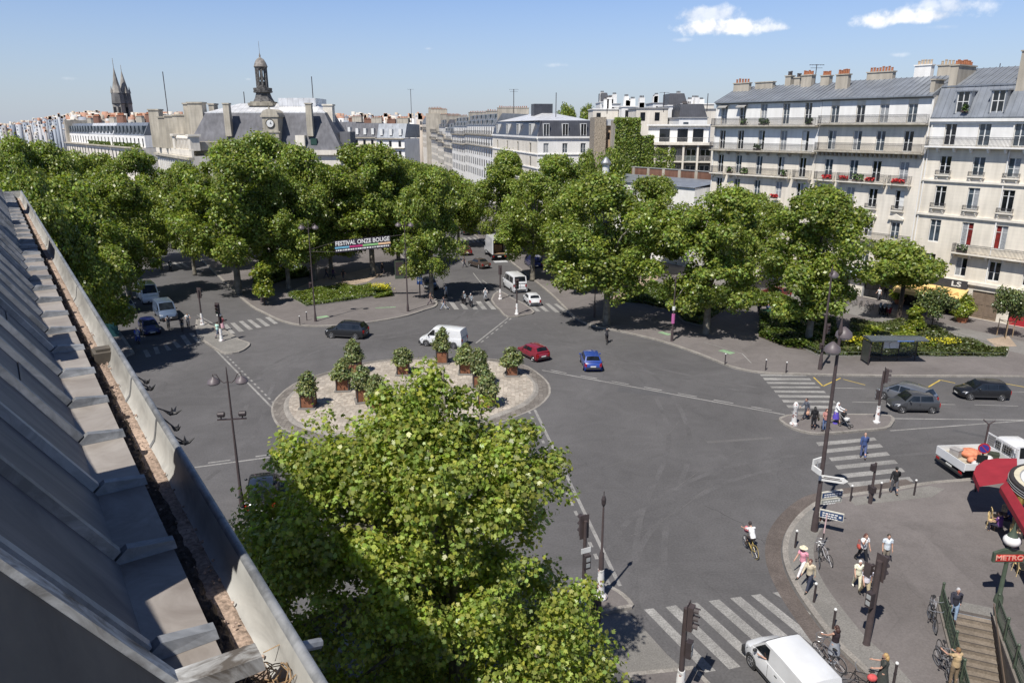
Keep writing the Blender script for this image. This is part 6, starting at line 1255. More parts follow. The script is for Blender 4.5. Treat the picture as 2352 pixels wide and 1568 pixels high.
# ---------------------------------------------------------------- people
skin = M('skin', (.50,.30,.22), var=.08, rough=.55); skin_d = M('skin_dark', (.16,.085,.055), var=.08, rough=.55)
def cloth(col): 
    n = 'cloth_%02d_%02d_%02d' % tuple(int(c*99) for c in col); return M(n, col, rough=.9, var=.18, scale=9, bump=.3)
def remesh(o, v):
    m = o.modifiers.new('continuous', 'REMESH'); m.mode = 'VOXEL'; m.voxel_size = v; m.use_smooth_shade = True; return o
def person(loc, ang, label, top=(.7,.7,.7), bottom=(.05,.06,.12), hair=(.05,.03,.02), pose='walk', sleeves=1, shoes=(.03,.03,.03), group=None, sk=None, z=0.0, H=1.72, skirt=None, hairlong=False, hat=None, stride=24, arms=None, fine=True, cat='person', armout=False, jacket=None):
    s = H/1.72; sk = sk or skin
    lean = {'walk': 4, 'stand': 0, 'cycle': 34, 'sit': 5, 'ride': 12}[pose]
    def rotY(p, a): a = radians(a); return Vector((p[0]*cos(a)+p[2]*sin(a), p[1], -p[0]*sin(a)+p[2]*cos(a)))
    def dn(a): a = radians(a); return Vector((sin(a), 0, -cos(a)))   # a>0 swings forward
    pz = {'walk': .90, 'stand': .93, 'cycle': .93, 'sit': .50, 'ride': .86}[pose]
    pel = Vector((0 if pose != 'cycle' else -.18, 0, pz)); up = rotY((0,0,1), lean)
    chest = pel+up*.36; neck = pel+up*.54; hd = pel+up*.66+Vector((.03+.002*lean,0,.02)); fwd = rotY((1,0,0), lean*.3)
    hips = [pel+Vector((0,y,-.02)) for y in (.095,-.095)]; shd = [pel+up*.49+Vector((0,y,0)) for y in (.19,-.19)]
    la = {'walk': [(stride,6),(-stride*.8,16)], 'stand': [(2,2),(-3,2)], 'cycle': [(72,70),(38,48)], 'sit': [(86,84),(82,80)], 'ride': [(70,75),(66,70)]}[pose]
    aa = arms or {'walk': [(-18,15),(22,25)], 'stand': [(4,12),(-2,25)], 'cycle': [(62,12),(60,14)], 'sit': [(25,50),(30,45)], 'ride': [(55,25),(55,25)]}[pose]
    legs = []; armsP = []
    for i in range(2):
        h = hips[i]; k = h+dn(la[i][0])*.43; a = k+dn(la[i][0]-la[i][1])*.42; f_ = a+Vector((.0,0,-.05)); legs.append((h,k,a,f_))
    if pose in ('walk','stand'):
        mz = min(l[3].z for l in legs)
        dz = Vector((0,0,.035-mz)); legs = [tuple(p+dz for p in l) for l in legs]; pel = pel+dz; chest = chest+dz; neck = neck+dz; hd = hd+dz; shd = [p+dz for p in shd]
    for i in range(2):
        sgn = 1 if i == 0 else -1; ab = Vector((0,sgn*(.12 if not armout else .35 if armout is True else (armout if i == 0 else .05)),0)); e = shd[i]+(dn(aa[i][0])+ab).normalized()*.29; w_ = e+(dn(aa[i][0]+aa[i][1])+ab*.4).normalized()*.25; armsP.append((shd[i],e,w_))
    root = empty('tmp')
    mb = MB(); q = lambda v: v
    mb.tube([pel-Vector((0,0,.06)),pel+up*.1,pel+up*.22,chest,pel+up*.47,neck], [.135,.13,.115,.145,.12,.055], 12).tube([neck-up*.05,neck+up*.08], [.055,.05], 8)
    mb.tube([shd[0],pel+up*.47,shd[1]], [.055,.08,.055], 8)
    mb.ball(hd, (.095,.075,.12), 12, 9).ball(hd+Vector((.095,0,-.01)), (.025,.015,.025), 6, 5).ball(hd+Vector((.045,0,-.085)), (.05,.045,.035), 8, 5)
    for sg in (1,-1): mb.ball(hd+Vector((0,sg*.077,-.01)), (.02,.012,.032), 6, 5)
    for h,k,a,f_ in legs:
        mb.tube([h,(h+k)/2,k,(k+a)/2+Vector((-.012,0,.03)),a], [.085,.075,.055,.055,.038], 9).tube([a,f_,f_+Vector((.07,0,-.01)),f_+Vector((.15,0,-.012))], [.036,.04,.038,.022], 8)
    for i, (a0,e,w_) in enumerate(armsP):
        sg = 1 if i == 0 else -1
        mb.tube([a0,(a0+e)/2,e,(e+w_)/2,w_], [.052,.046,.038,.035,.026], 8); d = (w_-e).normalized(); sd = Vector((0,1,0)); fw_ = d.cross(sd).normalized()
        if fw_.x < 0: fw_ = -fw_
        mb.tube([w_,w_+d*.04,w_+d*.085], [.027,.036,.03], 8)
        if fine:
            for j, ln in enumerate((.068,.078,.072,.056)):
                b_ = w_+d*.08+fw_*(.024-.016*j); mb.tube([b_,b_+d*ln*.55-sd*sg*.004,b_+d*ln-sd*sg*.018], [.0095,.009,.007], 6)
            b_ = w_+d*.03+fw_*.03; mb.tube([b_,b_+d*.03+fw_*.025,b_+d*.06+fw_*.028], [.012,.011,.009], 6)
    o = mb.build('person', sk, None); o.parent = None; remesh(o, .0125 if fine else .02)
    o.location = (loc.x, loc.y, z); o.rotation_euler = (0,0,ang); o.scale = (s,s,s); tag(o, label, cat, group)
    bpy.data.objects.remove(root)
    # clothing
    t = MB(); t.tube([pel-up*.04,pel+up*.1,pel+up*.22,chest,pel+up*.47,neck-up*.03], [.155,.15,.14,.165,.14,.06], 12).tube([shd[0],pel+up*.46,shd[1]], [.07,.1,.07], 8)
    for a0,e,w_ in armsP:
        if sleeves: t.tube([a0, a0.lerp(e,.62 if sleeves == 1 else 1)]+([w_] if sleeves == 2 else []), [.068,.058]+([.04] if sleeves == 2 else []), 8)
    remesh(t.build('shirt' if not jacket else 'jacket', cloth(top), o), .018)
    if skirt: MB().lathe([(.19,-.05),(.16,.06)], (0,0,0), 14).tube([pel+Vector((0,0,.06)),pel-Vector((0,0,.5))], [.15,.25], 16).build('skirt', cloth(skirt), o, smooth=True)
    else:
        b = MB(); b.ball(pel+Vector((0,0,-.02)), (.135,.16,.12), 10, 7)
        for h,k,a,f_ in legs: b.tube([h+Vector((0,0,.03)),(h+k)/2,k,a.lerp(k,.02)+Vector((0,0,.02))], [.1,.092,.072,.058], 9)
        remesh(b.build('trousers', cloth(bottom), o), .018)
    sh = MB()
    for h,k,a,f_ in legs: sh.tube([f_+Vector((-.05,0,0)),f_+Vector((.04,0,-.004)),f_+Vector((.17,0,-.012))], [.045,.05,.032], 8)
    sh.build('shoes', cloth(shoes), o, smooth='all')
    if hair:
        hm = MB().ball(hd+Vector((-.022,0,.03)), (.1,.088,.11), 12, 8)
        if hairlong: hm.tube([hd+Vector((-.05,0,.03)),hd+Vector((-.09,0,-.1)),hd+Vector((-.08,0,-.24))], [.08,.085,.05], 9)
        hm.build('hair', M('hair_%02d%02d' % (int(hair[0]*99), int(hair[2]*99)), hair, var=.3, scale=30, rough=.6), o, smooth='all')
    MB().ball(hd+Vector((.083,.03,.012)), .01, 6, 4).ball(hd+Vector((.083,-.03,.012)), .01, 6, 4).build('eyes', black_p, o); MB().cbox(hd+Vector((.093,0,-.055)), (.012,.045,.01)).build('mouth', M('lips', (.3,.1,.09)), o)
    if hat: MB().lathe([(.2,.0),(.2,.012),(.1,.02),(.105,.07),(.08,.11),(.01,.115)], hd+Vector((-.01,0,.05)), 16).build('hat', cloth(hat), o, smooth=True)
    return o
def at_o(o, x, y, z): return Matrix.LocRotScale(o.location, o.rotation_euler, None) @ Vector((x, y, z))
def bag(o, x, y, z, label, col, size=(.3,.12,.28), ang=0, strap=True):
    b = MB().ball((0,0,0), (size[0]/2,size[1]/2,size[2]/2), 10, 7).build('bag', cloth(col), smooth='all'); b.location = at_o(o, x, y, z); b.rotation_euler = (0,0,o.rotation_euler.z+ang); tag(b, label, 'bag')
    if strap: MB().tube([(-.1,0,.12),(-.03,-.02,.4),(.03,-.02,.4),(.1,0,.12)], .012, 5).build('strap', cloth(col), b)
    return b
PV = .14
def P(u, v, z=PV): return G(u, v, z)
wh = (.72,.72,.72)
# plaza
a = person(P(1840,1320), radians(215), 'person in straw hat, pink shirt and white trousers striding off the kerb', (.75,.33,.42), (.72,.68,.68), (.1,.06,.04), stride=34, hat=(.75,.68,.5), z=PV)
a = person(P(1855,1352), radians(225), 'person in beige jacket and navy trousers walking behind the pink shirt', (.55,.48,.36), (.04,.045,.07), (.12,.05,.04), sleeves=2, stride=30, z=PV, jacket=1)
a = person(P(1978,1291), radians(-80), 'person in white top and black trousers raising one hand on the plaza', wh, (.02,.02,.025), (.12,.07,.04), z=PV, arms=[(10,15),(60,100)], hairlong=True); bag(a, .0, -.28, .95, 'red handbag on the shoulder of the person in white top', (.45,.08,.06))
a = person(P(2031,1296), radians(-95), 'person in pale blue t-shirt partly behind the plaza traffic light', (.62,.68,.74), (.25,.22,.18), (.06,.05,.04), z=PV, pose='stand')
a = person(P(1966,1352), radians(-100), 'white haired person in cream clothes arm in arm with a companion', (.75,.74,.58), (.70,.66,.50), (.75,.74,.72), z=PV, shoes=(.7,.68,.6), H=1.62, stride=18)
a = person(P(1984,1372), radians(-95), 'bald person in white shirt and khaki trousers on the plaza', (.78,.74,.80), (.42,.35,.22), None, z=PV, H=1.74, stride=20, sleeves=1); bag(a, -.05, .3, .75, 'dark bag carried at the side of the bald person', (.03,.03,.035), (.26,.14,.3))
a = person(G(2186,1424,-.01), radians(-105), 'grey haired person in dark jacket and jeans at the top of the stairs', (.035,.035,.05), (.28,.38,.52), (.45,.45,.46), z=-.012, sleeves=2, jacket=1, stride=8, hairlong=True); bag(a, .05, -.3, .8, 'large black bag hanging from the person at the stairs', (.015,.015,.018), (.34,.18,.42)); MB().torus((0,0,0), .07, .03, 12, 6).build('scarf', cloth((.75,.73,.68)), None).parent = None
bpy.data.objects.remove(bpy.data.objects['scarf'])
# bottom cyclists walking their bikes
q = G(1912, 1518); a = person(q, radians(118), 'dark haired person in black top and patterned skirt pushing a bicycle', (.03,.02,.025), (.3,.32,.36), (.06,.03,.025), sleeves=0, pose='stand', skirt=(.30,.32,.36), hairlong=True, arms=[(45,20),(20,20)])
bicycle(q+Vector((-.25,-.15,0)), radians(118), 'city bicycle held by the person in the patterned skirt', 'grey', basket=True)
q = G(2022, 1585); a = person(q, radians(150), 'blonde person in dark dress holding a bicycle with a red bag', (.05,.055,.05), (.05,.055,.05), (.42,.28,.12), sleeves=1, pose='stand', hairlong=True, arms=[(25,45),(35,40)], skirt=(.05,.055,.05))
bicycle(q+Vector((-.65,.1,0)), radians(165), 'bicycle leaning beside the blonde person at the bottom edge', 'black'); bb = MB().ball((0,0,0), (.2,.15,.16), 10, 7).build('bag', cloth((.6,.1,.1)), smooth='all'); bb.location = q+Vector((-.5,-.15,.75)); tag(bb, 'red bag strapped to the bottom bicycle', 'bag')
q = P(2186, 1572); person(q, radians(100), 'person in beige top bending by the railing at the bottom edge', (.48,.35,.2), (.2,.15,.1), (.2,.12,.06), pose='stand', z=PV, arms=[(60,30),(50,30)])
# roundabout cyclist
q = G(1722, 1268); ca = radians(100); bicycle(q, ca, 'mustard coloured bicycle ridden across the junction', 'yellow'); person(q, ca, 'cyclist in white shirt with a pink rucksack in front', wh, (.06,.05,.05), (.04,.03,.03), pose='cycle', z=.05); rb = MB().ball((0,0,0), (.13,.18,.2), 10, 7).build('bag', cloth((.6,.2,.22)), smooth='all'); rb.location = q+Vector((cos(ca)*.55, sin(ca)*.55, 1.05)); tag(rb, 'pink rucksack carried at the handlebar of the cyclist', 'bag')
q = G(1393, 788); bicycle(q, radians(80), 'bicycle under the dark dressed cyclist by the kerb', 'black'); person(q, radians(80), 'cyclist in black riding along the right kerb', (.02,.02,.022), (.03,.03,.035), (.02,.02,.02), pose='cycle', z=.05, sleeves=2)
# island on the right
a = person(P(1850,962), radians(190), 'person in dark hooded top walking with hands low on the island', (.10,.11,.14), (.04,.045,.06), (.05,.03,.03), sleeves=2, z=PV); bag(a, .05, .3, .6, 'peach shopping bag held by the person in the dark top', (.6,.35,.25), (.3,.15,.36))
a = person(P(1867,985), radians(75), 'person all in black with shoulder bag on the island', (.015,.015,.018), (.02,.02,.022), (.02,.015,.015), sleeves=2, z=PV, pose='stand', hairlong=True); bag(a, -.05, -.3, .85, 'black shoulder bag on the island', (.03,.03,.02), (.32,.14,.3))
a = person(P(1893,990), radians(-95), 'person in pink top and jeans on the island', (.42,.2,.18), (.14,.2,.36), (.10,.03,.02), z=PV, pose='stand', hairlong=True, arms=[(20,80),(20,80)]); bag(a, .1, -.25, .35, 'dark bag hanging low from the person in jeans', (.04,.04,.05), (.2,.12,.3))
a = person(P(1918,972), radians(-40), 'person in white headscarf and tunic pushing a pushchair', (.80,.80,.80), (.10,.07,.45), (.8,.8,.8), z=PV, sleeves=2, hairlong=True, skirt=(.10,.07,.42), arms=[(50,30),(50,30)])
q = P(1941,979); pc = empty('pushchair', (q.x, q.y, PV), radians(-50), 'black and white pushchair on the island with a child seat', 'pushchair')
for x, y in ((-.3,-.25),(-.3,.25),(.4,-.2),(.4,.2)): MB().torus((x,y,.12), .1, .025, 12, 5).build('wheel', rubber, pc)
MB().tube([(-.3,-.25,.12),(.1,-.25,.55),(-.45,-.25,1.0),(-.45,.25,1.0),(.1,.25,.55),(-.3,.25,.12)], .018, 6).tube([(.4,-.2,.12),(-.1,-.25,.75)], .015, 6).tube([(.4,.2,.12),(-.1,.25,.75)], .015, 6).build('frame', metal_grey, pc)
MB().add([(-.2,-.22,.45),(.25,-.22,.4),(.25,.22,.4),(-.2,.22,.45),(-.38,-.22,.95),(-.38,.22,.95),(-.3,-.22,.95),(-.3,.22,.95),(-.12,-.22,.5),(-.12,.22,.5)], [(0,1,2,3),(0,3,5,4),(8,6,7,9),(0,4,6,8),(3,9,7,5),(4,5,7,6)]).build('seat', black_p, pc); MB().ball((-.2,0,.95), (.2,.23,.14), 10, 6).build('hood', black_p, pc); MB().box(-.1,-.18,.55,.2,.18,.68).build('blanket', cloth((.7,.7,.68)), pc)
# right crossing
a = person(G(1981,1052), radians(75), 'person in long blue coat walking away on the right crossing', (.05,.08,.20), (.10,.13,.26), None, sleeves=2, z=.01, H=1.8, stride=12, jacket=1)
a = person(P(2052,1133), radians(85), 'person in black hoodie and grey trousers stepping onto the crossing', (.015,.013,.015), (.12,.12,.13), (.015,.012,.012), sleeves=2, z=PV, stride=14, armout=True)
# florist, park
person(P(2018,690), radians(200), 'person in white top outside the shop by the bicycles', wh, (.05,.05,.06), z=PV, fine=False)
person(P(1795,716), radians(20), 'person in bright orange top in the park', (.85,.13,.04), (.05,.04,.04), z=PV, fine=False, pose='stand')
for i, (u, v, c, lb) in enumerate([(1742,722,(.02,.02,.03),'leftmost seated person in the shaded park'),(1762,722,(.10,.14,.25),'seated person in blue in the shaded park'),(1783,724,(.03,.03,.03),'seated dark dressed person beside the orange top'),(1822,722,(.02,.02,.02),'broad dark seated person right of the orange top'),(1858-8,724,(.03,.04,.05),'rightmost seated person by the garden tree')]):
    person(P(u,v), radians(-90+i*7), lb, c, (.03,.03,.04), pose='sit', z=PV, fine=False, group='people sitting in the park')
# left crossing
person(P(501,775), radians(60), 'person in pale green top behind the left island post', (.45,.68,.60), (.08,.1,.15), z=PV, fine=False); person(G(512,760), radians(60), 'person in pink skirt crossing with the one in green', (.25,.06,.08), (.5,.3,.35), z=.01, skirt=(.55,.33,.38), fine=False)
q = G(433,752); bicycle(q, radians(-60), 'bicycle of the cyclist waiting at the left island', 'silver'); person(q, radians(-60), 'cyclist in white waiting beside the left island', (.7,.74,.74), (.05,.05,.06), pose='cycle', z=.05, fine=False)
q = G(420,762); bicycle(q, radians(-65), 'second bicycle waiting at the left crossing', 'black'); person(q, radians(-65), 'cyclist in black vest at the left crossing', (.05,.05,.05), (.1,.09,.08), pose='cycle', z=.05, fine=False, sleeves=0)
q = G(388,757); bicycle(q, radians(-60), 'bicycle in the tree shade in front of the vans', 'grey'); person(q, radians(-60), 'cyclist in grey in the tree shade before the vans', (.25,.24,.24), (.05,.05,.05), pose='cycle', z=.05, fine=False)
q = G(317,787); scooter(q, radians(-55), 'scooter waiting in the shade at the far left', P_['blue']); person(q, radians(-55), 'rider in bright blue jacket on the shaded scooter', (.07,.12,.5), (.03,.03,.04), (.5,.5,.5), pose='ride', sleeves=2, z=.02, fine=False)
q = G(392,622); scooter(q, radians(-55), 'motorbike leaving the boulevard crossing', P_['black']); person(q, radians(-55), 'motorcyclist with white helmet on the boulevard', (.03,.03,.035), (.03,.03,.035), (.75,.75,.75), pose='ride', sleeves=2, z=.02, fine=False)
# avenue crossing
person(G(988,702), radians(10), 'person in brown crossing at the square kerb', (.2,.14,.11), (.25,.2,.2), z=.01, fine=False); person(G(1021,711), radians(185), 'person in dark top and pale jeans crossing toward the square', (.04,.04,.06), (.3,.34,.42), z=.01, stride=36, fine=False)
for u, v, hd2, lb1, lb2, pc_, tc_ in ((1024,680,-80,'white scooter beside the taxi','rider in grey on the scooter beside the taxi',P_['lsilver'],(.15,.15,.16)),(1065,698,-70,'dark motorbike leaning on the zebra','rider in black on the left motorbike',P_['black'],(.03,.03,.03)),(1081,703,-75,'second dark motorbike on the zebra','rider with pale jacket on the right motorbike',P_['grey'],(.2,.2,.2)),(1115,690,-88,'white scooter approaching the zebra','rider in white on the lone scooter',P_['white'],(.55,.5,.48))):
    q = G(u, v); scooter(q, radians(hd2), lb1, pc_); person(q, radians(hd2), lb2, tc_, (.05,.05,.06), (.6,.6,.6), pose='ride', sleeves=2, z=.02, fine=False)
for i, (u, v, c, lb) in enumerate([(750,640,(.03,.03,.05),'person in dark coat under the banner tree'),(766,641,(.06,.03,.08),'second dark figure under the banner tree'),(789,645,(.02,.02,.02),'person in black right of the two under the banner'),(879,628,(.03,.03,.03),'solitary figure at the back of the square'),(715,640,(.3,.2,.15),'person in tan coat near the pale panel'),(1067,612,(.02,.03,.04),'person on foot in the middle of the avenue'),(1078,520,(.05,.05,.1),'tiny figure on the far pavement of the avenue'),(1082,527,(.4,.1,.3),'tiny figure in pink on the far pavement')]):
    person(P(u,v), radians(40*i), lb, c, (.04,.04,.06), z=PV if i < 5 else .01, fine=False)
# driver of the near van: arm and head in the open window
dr = person(thing_at(bv, .30, .42, 0), bv.rotation_euler.z, 'driver of the white van resting an arm on the open window', (.06,.06,.08), (.04,.04,.05), pose='sit', z=.26, arms=[(35,60),(40,60)], armout=1.3)
# ---------------------------------------------------------------- street furniture
lampglass = M('lamp_glass', (.45,.44,.42), rough=.3, var=.1); pinkb = M('lamp_bowl', (.12,.10,.105), rough=.45)
stickers = bpy.data.materials.new('stickered_white'); stickers.use_nodes = True
_N = stickers.node_tree.nodes; _L = stickers.node_tree.links; _v = _N.new('ShaderNodeTexVoronoi'); _v.inputs['Scale'].default_value = 9; _c = _N.new('ShaderNodeTexCoord'); _L.new(_c.outputs['Object'], _v.inputs['Vector'])
_r = _N.new('ShaderNodeValToRGB'); _r.color_ramp.interpolation = 'CONSTANT'; _r.color_ramp.elements[0].color = (.72,.71,.69,1); _r.color_ramp.elements[1].position = .88; _r.color_ramp.elements[1].color = (.3,.15,.13,1); e_ = _r.color_ramp.elements.new(.8); e_.color = (.45,.45,.44,1)
_s = _N.new('ShaderNodeSeparateColor'); _L.new(_v.outputs['Color'], _s.inputs[0]); _L.new(_s.outputs[0], _r.inputs[0]); _L.new(_r.outputs[0], _N['Principled BSDF'].inputs['Base Color'])
def base_h(u, v, ut, vt, z=PV):
    p = G(u, v, z); return p, top_z(vt, p.y)-z
def lamp_double(u, v, vt, label, rz=0, floods=None, white=False, sig=False, z=PV, group='double globe street lamps', arm=.75, hlamp=None):
    p, h = base_h(u, v, u, vt, z); o = empty('street_lamp', (p.x, p.y, z), rz, label, 'street lamp', group)
    MB().lathe([(.16,0),(.15,.5),(.11,.9),(.09,1.1),(.075,h*.45),(.065,h*.5),(.05,h*.92),(.02,h)], (0,0,0), 12).build('pole', metal_brown, o, smooth=True)
    hl = hlamp or h-.55
    for s_ in (-1, 1):
        pts = [(0,0,hl-.35),(s_*arm*.3,0,hl-.38),(s_*arm*.55,0,hl-.2),(s_*arm*.75,0,hl+.12),(s_*arm,0,hl+.15),(s_*arm,0,hl)]
        a = MB().tube(pts, .028, 6).build('arm', metal_brown, o, smooth='all')
        MB().lathe([(.05,.0),(.09,-.06),(.28,-.18),(.36,-.36),(.34,-.4)], (s_*arm,0,hl), 16).build('lamp_head', pinkb, o, smooth=True); MB().lathe([(.33,-.4),(.26,-.47),(.1,-.52),(.01,-.53)], (s_*arm,0,hl), 14, caps=False).build('lamp_bowl', lampglass, o, smooth='all')
    if floods:
        b = MB().box(-.75,-.04,floods-.04,.75,.04,floods+.04).build('flood_bracket', metal_brown, o)
        for s_ in (-1, 1): MB().lathe([(.1,-.2),(.16,-.15),(.17,.18),(.12,.22)], (s_*.55,0,floods+.32), 12, axis='x').box(s_*.55-.03,-.03,floods,s_*.55+.03,.03,floods+.3).build('floodlight', metal_dark, b)
    if sig: signal_head(o, 0, -.18, sig, 'z')
    return o
def signal_head(parent, x, y, z, ax, face=-1, n=3, dark=False, sc_=1.0):
    h = .34*n*sc_; w_ = .16*sc_
    b = MB().box(x-w_,y-.1,z-h/2,x+w_,y+.12,z+h/2).box(x-w_*1.45,y+.1,z-h/2-.08,x+w_*1.45,y+.125,z+h/2+.1).build('signal_head', metal_brown, parent)
    for i in range(n):
        zz = z+h/2-.17*sc_-i*.34*sc_; V = []; m = 9
        for k in range(m):
            a = pi*k/(m-1); V.append((x+w_*.85*cos(a), y-.1, zz+w_*.85*sin(a))); V.append((x+w_*.85*cos(a), y-.1-.2*sc_, zz+w_*.85*sin(a)+.0))
        MB().add(V, [(2*k,2*k+1,2*k+3,2*k+2) for k in range(m-1)]).build('visor', metal_dark, b)
        MB().lathe([(w_*.75,-.112),(w_*.74,-.105)], (x,y,zz), 14, axis='y').build('lens', M('signal_lens_%d' % i, [(.10,.01,.01),(.10,.05,.01),(.01,.09,.06)][i], rough=.2), b)
    return b
def signal(u, v, vt, label, rz, z=PV, white=True, ped=None, back=False, n=3, group='traffic signals', r=.09, plate_=False, whiteh=1.35, base_pt=None, h=None, pedf=False):
    if base_pt is None: p, h = base_h(u, v, u, vt, z)
    else: p = base_pt
    o = empty('traffic_light', (p.x, p.y, z), rz, label, 'traffic light', group)
    MB().lathe([(r*1.2,0),(r,whiteh if white else .1),(r*.95,h*.7),(r*.85,h-.2)], (0,0,0), 10).build('pole', metal_brown, o, smooth=True)
    if white: MB().lathe([(.26,0),(.27,.1),(.2,.16),(r*1.9,.25),(r*1.35,whiteh*.95),(r*1.25,whiteh)], (0,0,0), 14).build('painted_base', stickers, o, smooth=True)
    signal_head(o, 0, -.2, h-.55, 'z', n=n)
    if ped:
        q_ = -1 if pedf else 1; b = MB().box(-.14,min(q_*.12,q_*.34),ped-.35,.14,max(q_*.12,q_*.34),ped+.35).build('pedestrian_signal', metal_dark, o); MB().box(-.1,min(q_*.34,q_*.352),ped+.05,.1,max(q_*.34,q_*.352),ped+.25).box(-.1,min(q_*.34,q_*.352),ped-.25,.1,max(q_*.34,q_*.352),ped-.05).build('pedestrian_lens', M('ped_lens', (.35,.36,.36)), b)
    if plate_: MB().box(-.25,.1,plate_-.13,.25,.12,plate_+.13).build('sign_plate', white_p, o)
    return o
lamp_double(556, 1160, 842, 'tall double lamp with twin floodlights in front of the near tree', rz=radians(8), floods=None, z=PV)
_l = COL.objects[-1] if False else [x for x in bpy.data.objects if x.name.startswith('street_lamp')][-1]
pA, hA = base_h(556, 1160, 556, 842)
fz = top_z(962, pA.y)-PV
b = MB().box(-.8,-.04,fz-.04,.8,.04,fz+.04).build('flood_bracket', metal_brown, _l)
for s_ in (-1, 1): MB().lathe([(.09,-.2),(.15,-.15),(.16,.18),(.11,.22)], (s_*.58,0,fz+.3), 12, axis='x').box(s_*.58-.03,-.03,fz,s_*.58+.03,.03,fz+.25).build('floodlight', metal_dark, b)
lamp_double(725, 738, 505, 'double lamp with small signal on the kerb of the town hall square', rz=radians(5)); lamp_double(937, 715, 500, 'double lamp between the flower bed and the bus stop sign', rz=radians(-5))
p, h = base_h(725, 738, 725, 655); o = [x for x in bpy.data.objects if x.name.startswith('street_lamp')][-2]; signal_head(o, -.28, 0, h, 'z', n=2, sc_=.7)
# right hand lamps
def lamp_single(u, v, vt, label, rz=0, rr=1.0, z=PV, group='tall single street lamps', heads=1):
    p, h = base_h(u, v, u, vt, z); o = empty('street_lamp', (p.x, p.y, z), rz, label, 'street lamp', group)
    MB().lathe([(.19*rr,0),(.17*rr,.9),(.12*rr,1.3),(.1*rr,h*.6),(.07*rr,h*.97)], (0,0,0), 12).build('pole', metal_brown, o, smooth=True)
    MB().lathe([(.1,h*.97),(.12,h*.98),(.02,h+.5)], (0,0,0), 8).build('finial', metal_brown, o)
    for i in range(heads):
        a = i*pi*.9+.6; x, y = .35*cos(a), .35*sin(a); zz = h-.1-i*.7
        MB().tube([(0,0,zz-.3),(x,y,zz+.1)], .03, 6).build('arm', metal_brown, o); MB().lathe([(.06,.08),(.16,0),(.38,-.2),(.42,-.42)], (x,y,zz), 16).build('lamp_head', pinkb, o, smooth=True); MB().lathe([(.4,-.42),(.3,-.55),(.1,-.62),(.01,-.63)], (x,y,zz), 14, caps=False).build('lamp_bowl', lampglass, o, smooth='all')
    return o
bigl = lamp_single(1870, 1218, 752, 'very tall lamp with two domed heads carrying direction signs on the plaza', heads=2, rr=1.0)
nl = lamp_single(1883, 848, 622, 'tall slim lamp with signals at the park kerb beside the bus shelter', heads=1)
p, h = base_h(1883, 848, 1883, 755); signal_head(nl, .28, -.1, h, 'z', n=3, sc_=.8); signal_head(nl, -.2, -.2, h-1.6, 'z', n=2, sc_=.6)
lamp_single(1543, 783, 645, 'slim lamp with pink poster on the right pavement', heads=0, rr=.8); lamp_single(1365, 729, 666, 'short dark post beside the corner plane tree', heads=0, rr=.7)
lamp_single(1414, 690, 560, 'slim post behind the corner tree', heads=0, rr=.5)
p = G(1543, 783, PV); pz_ = empty('pole_poster', (p.x, p.y, PV), 0, 'round pink poster tied around a lamp post', 'poster'); MB().lathe([(.17,1.9),(.18,2.3),(.17,2.9)], (0,0,0), 10).build('paper', M('pink_paper', (.45,.12,.3)), pz_); MB().lathe([(.16,3.3),(.16,3.7)], (0,0,0), 10).build('white_paper', white_p, pz_)
# signs on the big pole
bp = G(1870, 1218, PV)
def on_pole(label, name, cat, zc, pts_fn, group=None):
    o = empty(name, (bp.x, bp.y, zc), 0, label, cat, group); pts_fn(o); return o
zc1 = top_z(1075, bp.y); 
o = on_pole('pair of white arrow direction signs high on the big lamp pole', 'direction_sign', 'sign', zc1, lambda o: (MB().cbox((.42,-.28,-.5),(1.25,.08,.32),rz=-.35,ry=.0).add([(1.0,-.5,-.66),(1.22,-.56,-.5),(1.0,-.5,-.34)],[(0,1,2)]).build('sign_board', white_p, o), MB().cbox((-.35,-.1,-.05),(.1,.75,.3),rz=.2).cbox((-.15,.35,.28),(.7,.08,.3),rz=.5).build('sign_board', white_p, o), MB().cbox((.42,-.325,-.5),(1.0,.004,.05),rz=-.35).cbox((.42,-.325,-.42),(.8,.004,.04),rz=-.35).build('lettering', metal_dark, o), MB().tube([(0,0,-.6),(-.3,-.1,-.2),(-.2,.2,.3)], .03, 5).build('bracket', metal_grey, o)))
blue_s = M('direction_blue', (.03,.06,.14), rough=.4); brown_s = M('direction_brown', (.10,.045,.035), rough=.4)
def finger(z_c, ang, ln, hh, mat, label, text=None):
    o = empty('finger_sign', (bp.x, bp.y, z_c), ang, label, 'sign', 'finger signs on the big lamp pole')
    MB().box(.15,-.06,-hh/2-.02,ln+.02,.06,hh/2+.02).build('sign_frame', M('sign_edge', (.55,.53,.46)), o); MB().box(.18,-.066,-hh/2+.02,ln-.01,.066,hh/2-.02).build('sign_board', mat, o)
    m_ = MB()
    for r_ in range(2 if hh < .4 else 3):
        x = .3; rq = random.Random(int(z_c*100)+r_)
        while x < ln-.35: w_ = rq.uniform(.05,.16); m_.box(x,-.07,hh/2-.1-r_*.13-.07,x+w_,-.067,hh/2-.1-r_*.13); x += w_+.035
    m_.box(ln-.22,-.07,-.06,ln-.1,-.067,.06); m_.build('lettering', white_p, o)
    MB().tube([(0,0,0),(.2,0,0)], .04, 6).build('bracket', metal_grey, o); return o
zs_ = lambda v: top_z(v, bp.y)
finger(zs_(1138), radians(14), 1.45, .33, blue_s, 'uppermost blue finger sign pointing right from the lamp pole'); finger(zs_(1152), radians(12), 1.4, .24, M('direction_grey', (.25,.26,.24)), 'thin pale finger sign under the uppermost blue one')
finger(zs_(1175), radians(-28), 1.35, .42, blue_s, 'deep blue finger sign angled toward the camera side'); finger(zs_(1190), radians(2), .75, .32, brown_s, 'short brown sign lowest on the lamp pole')
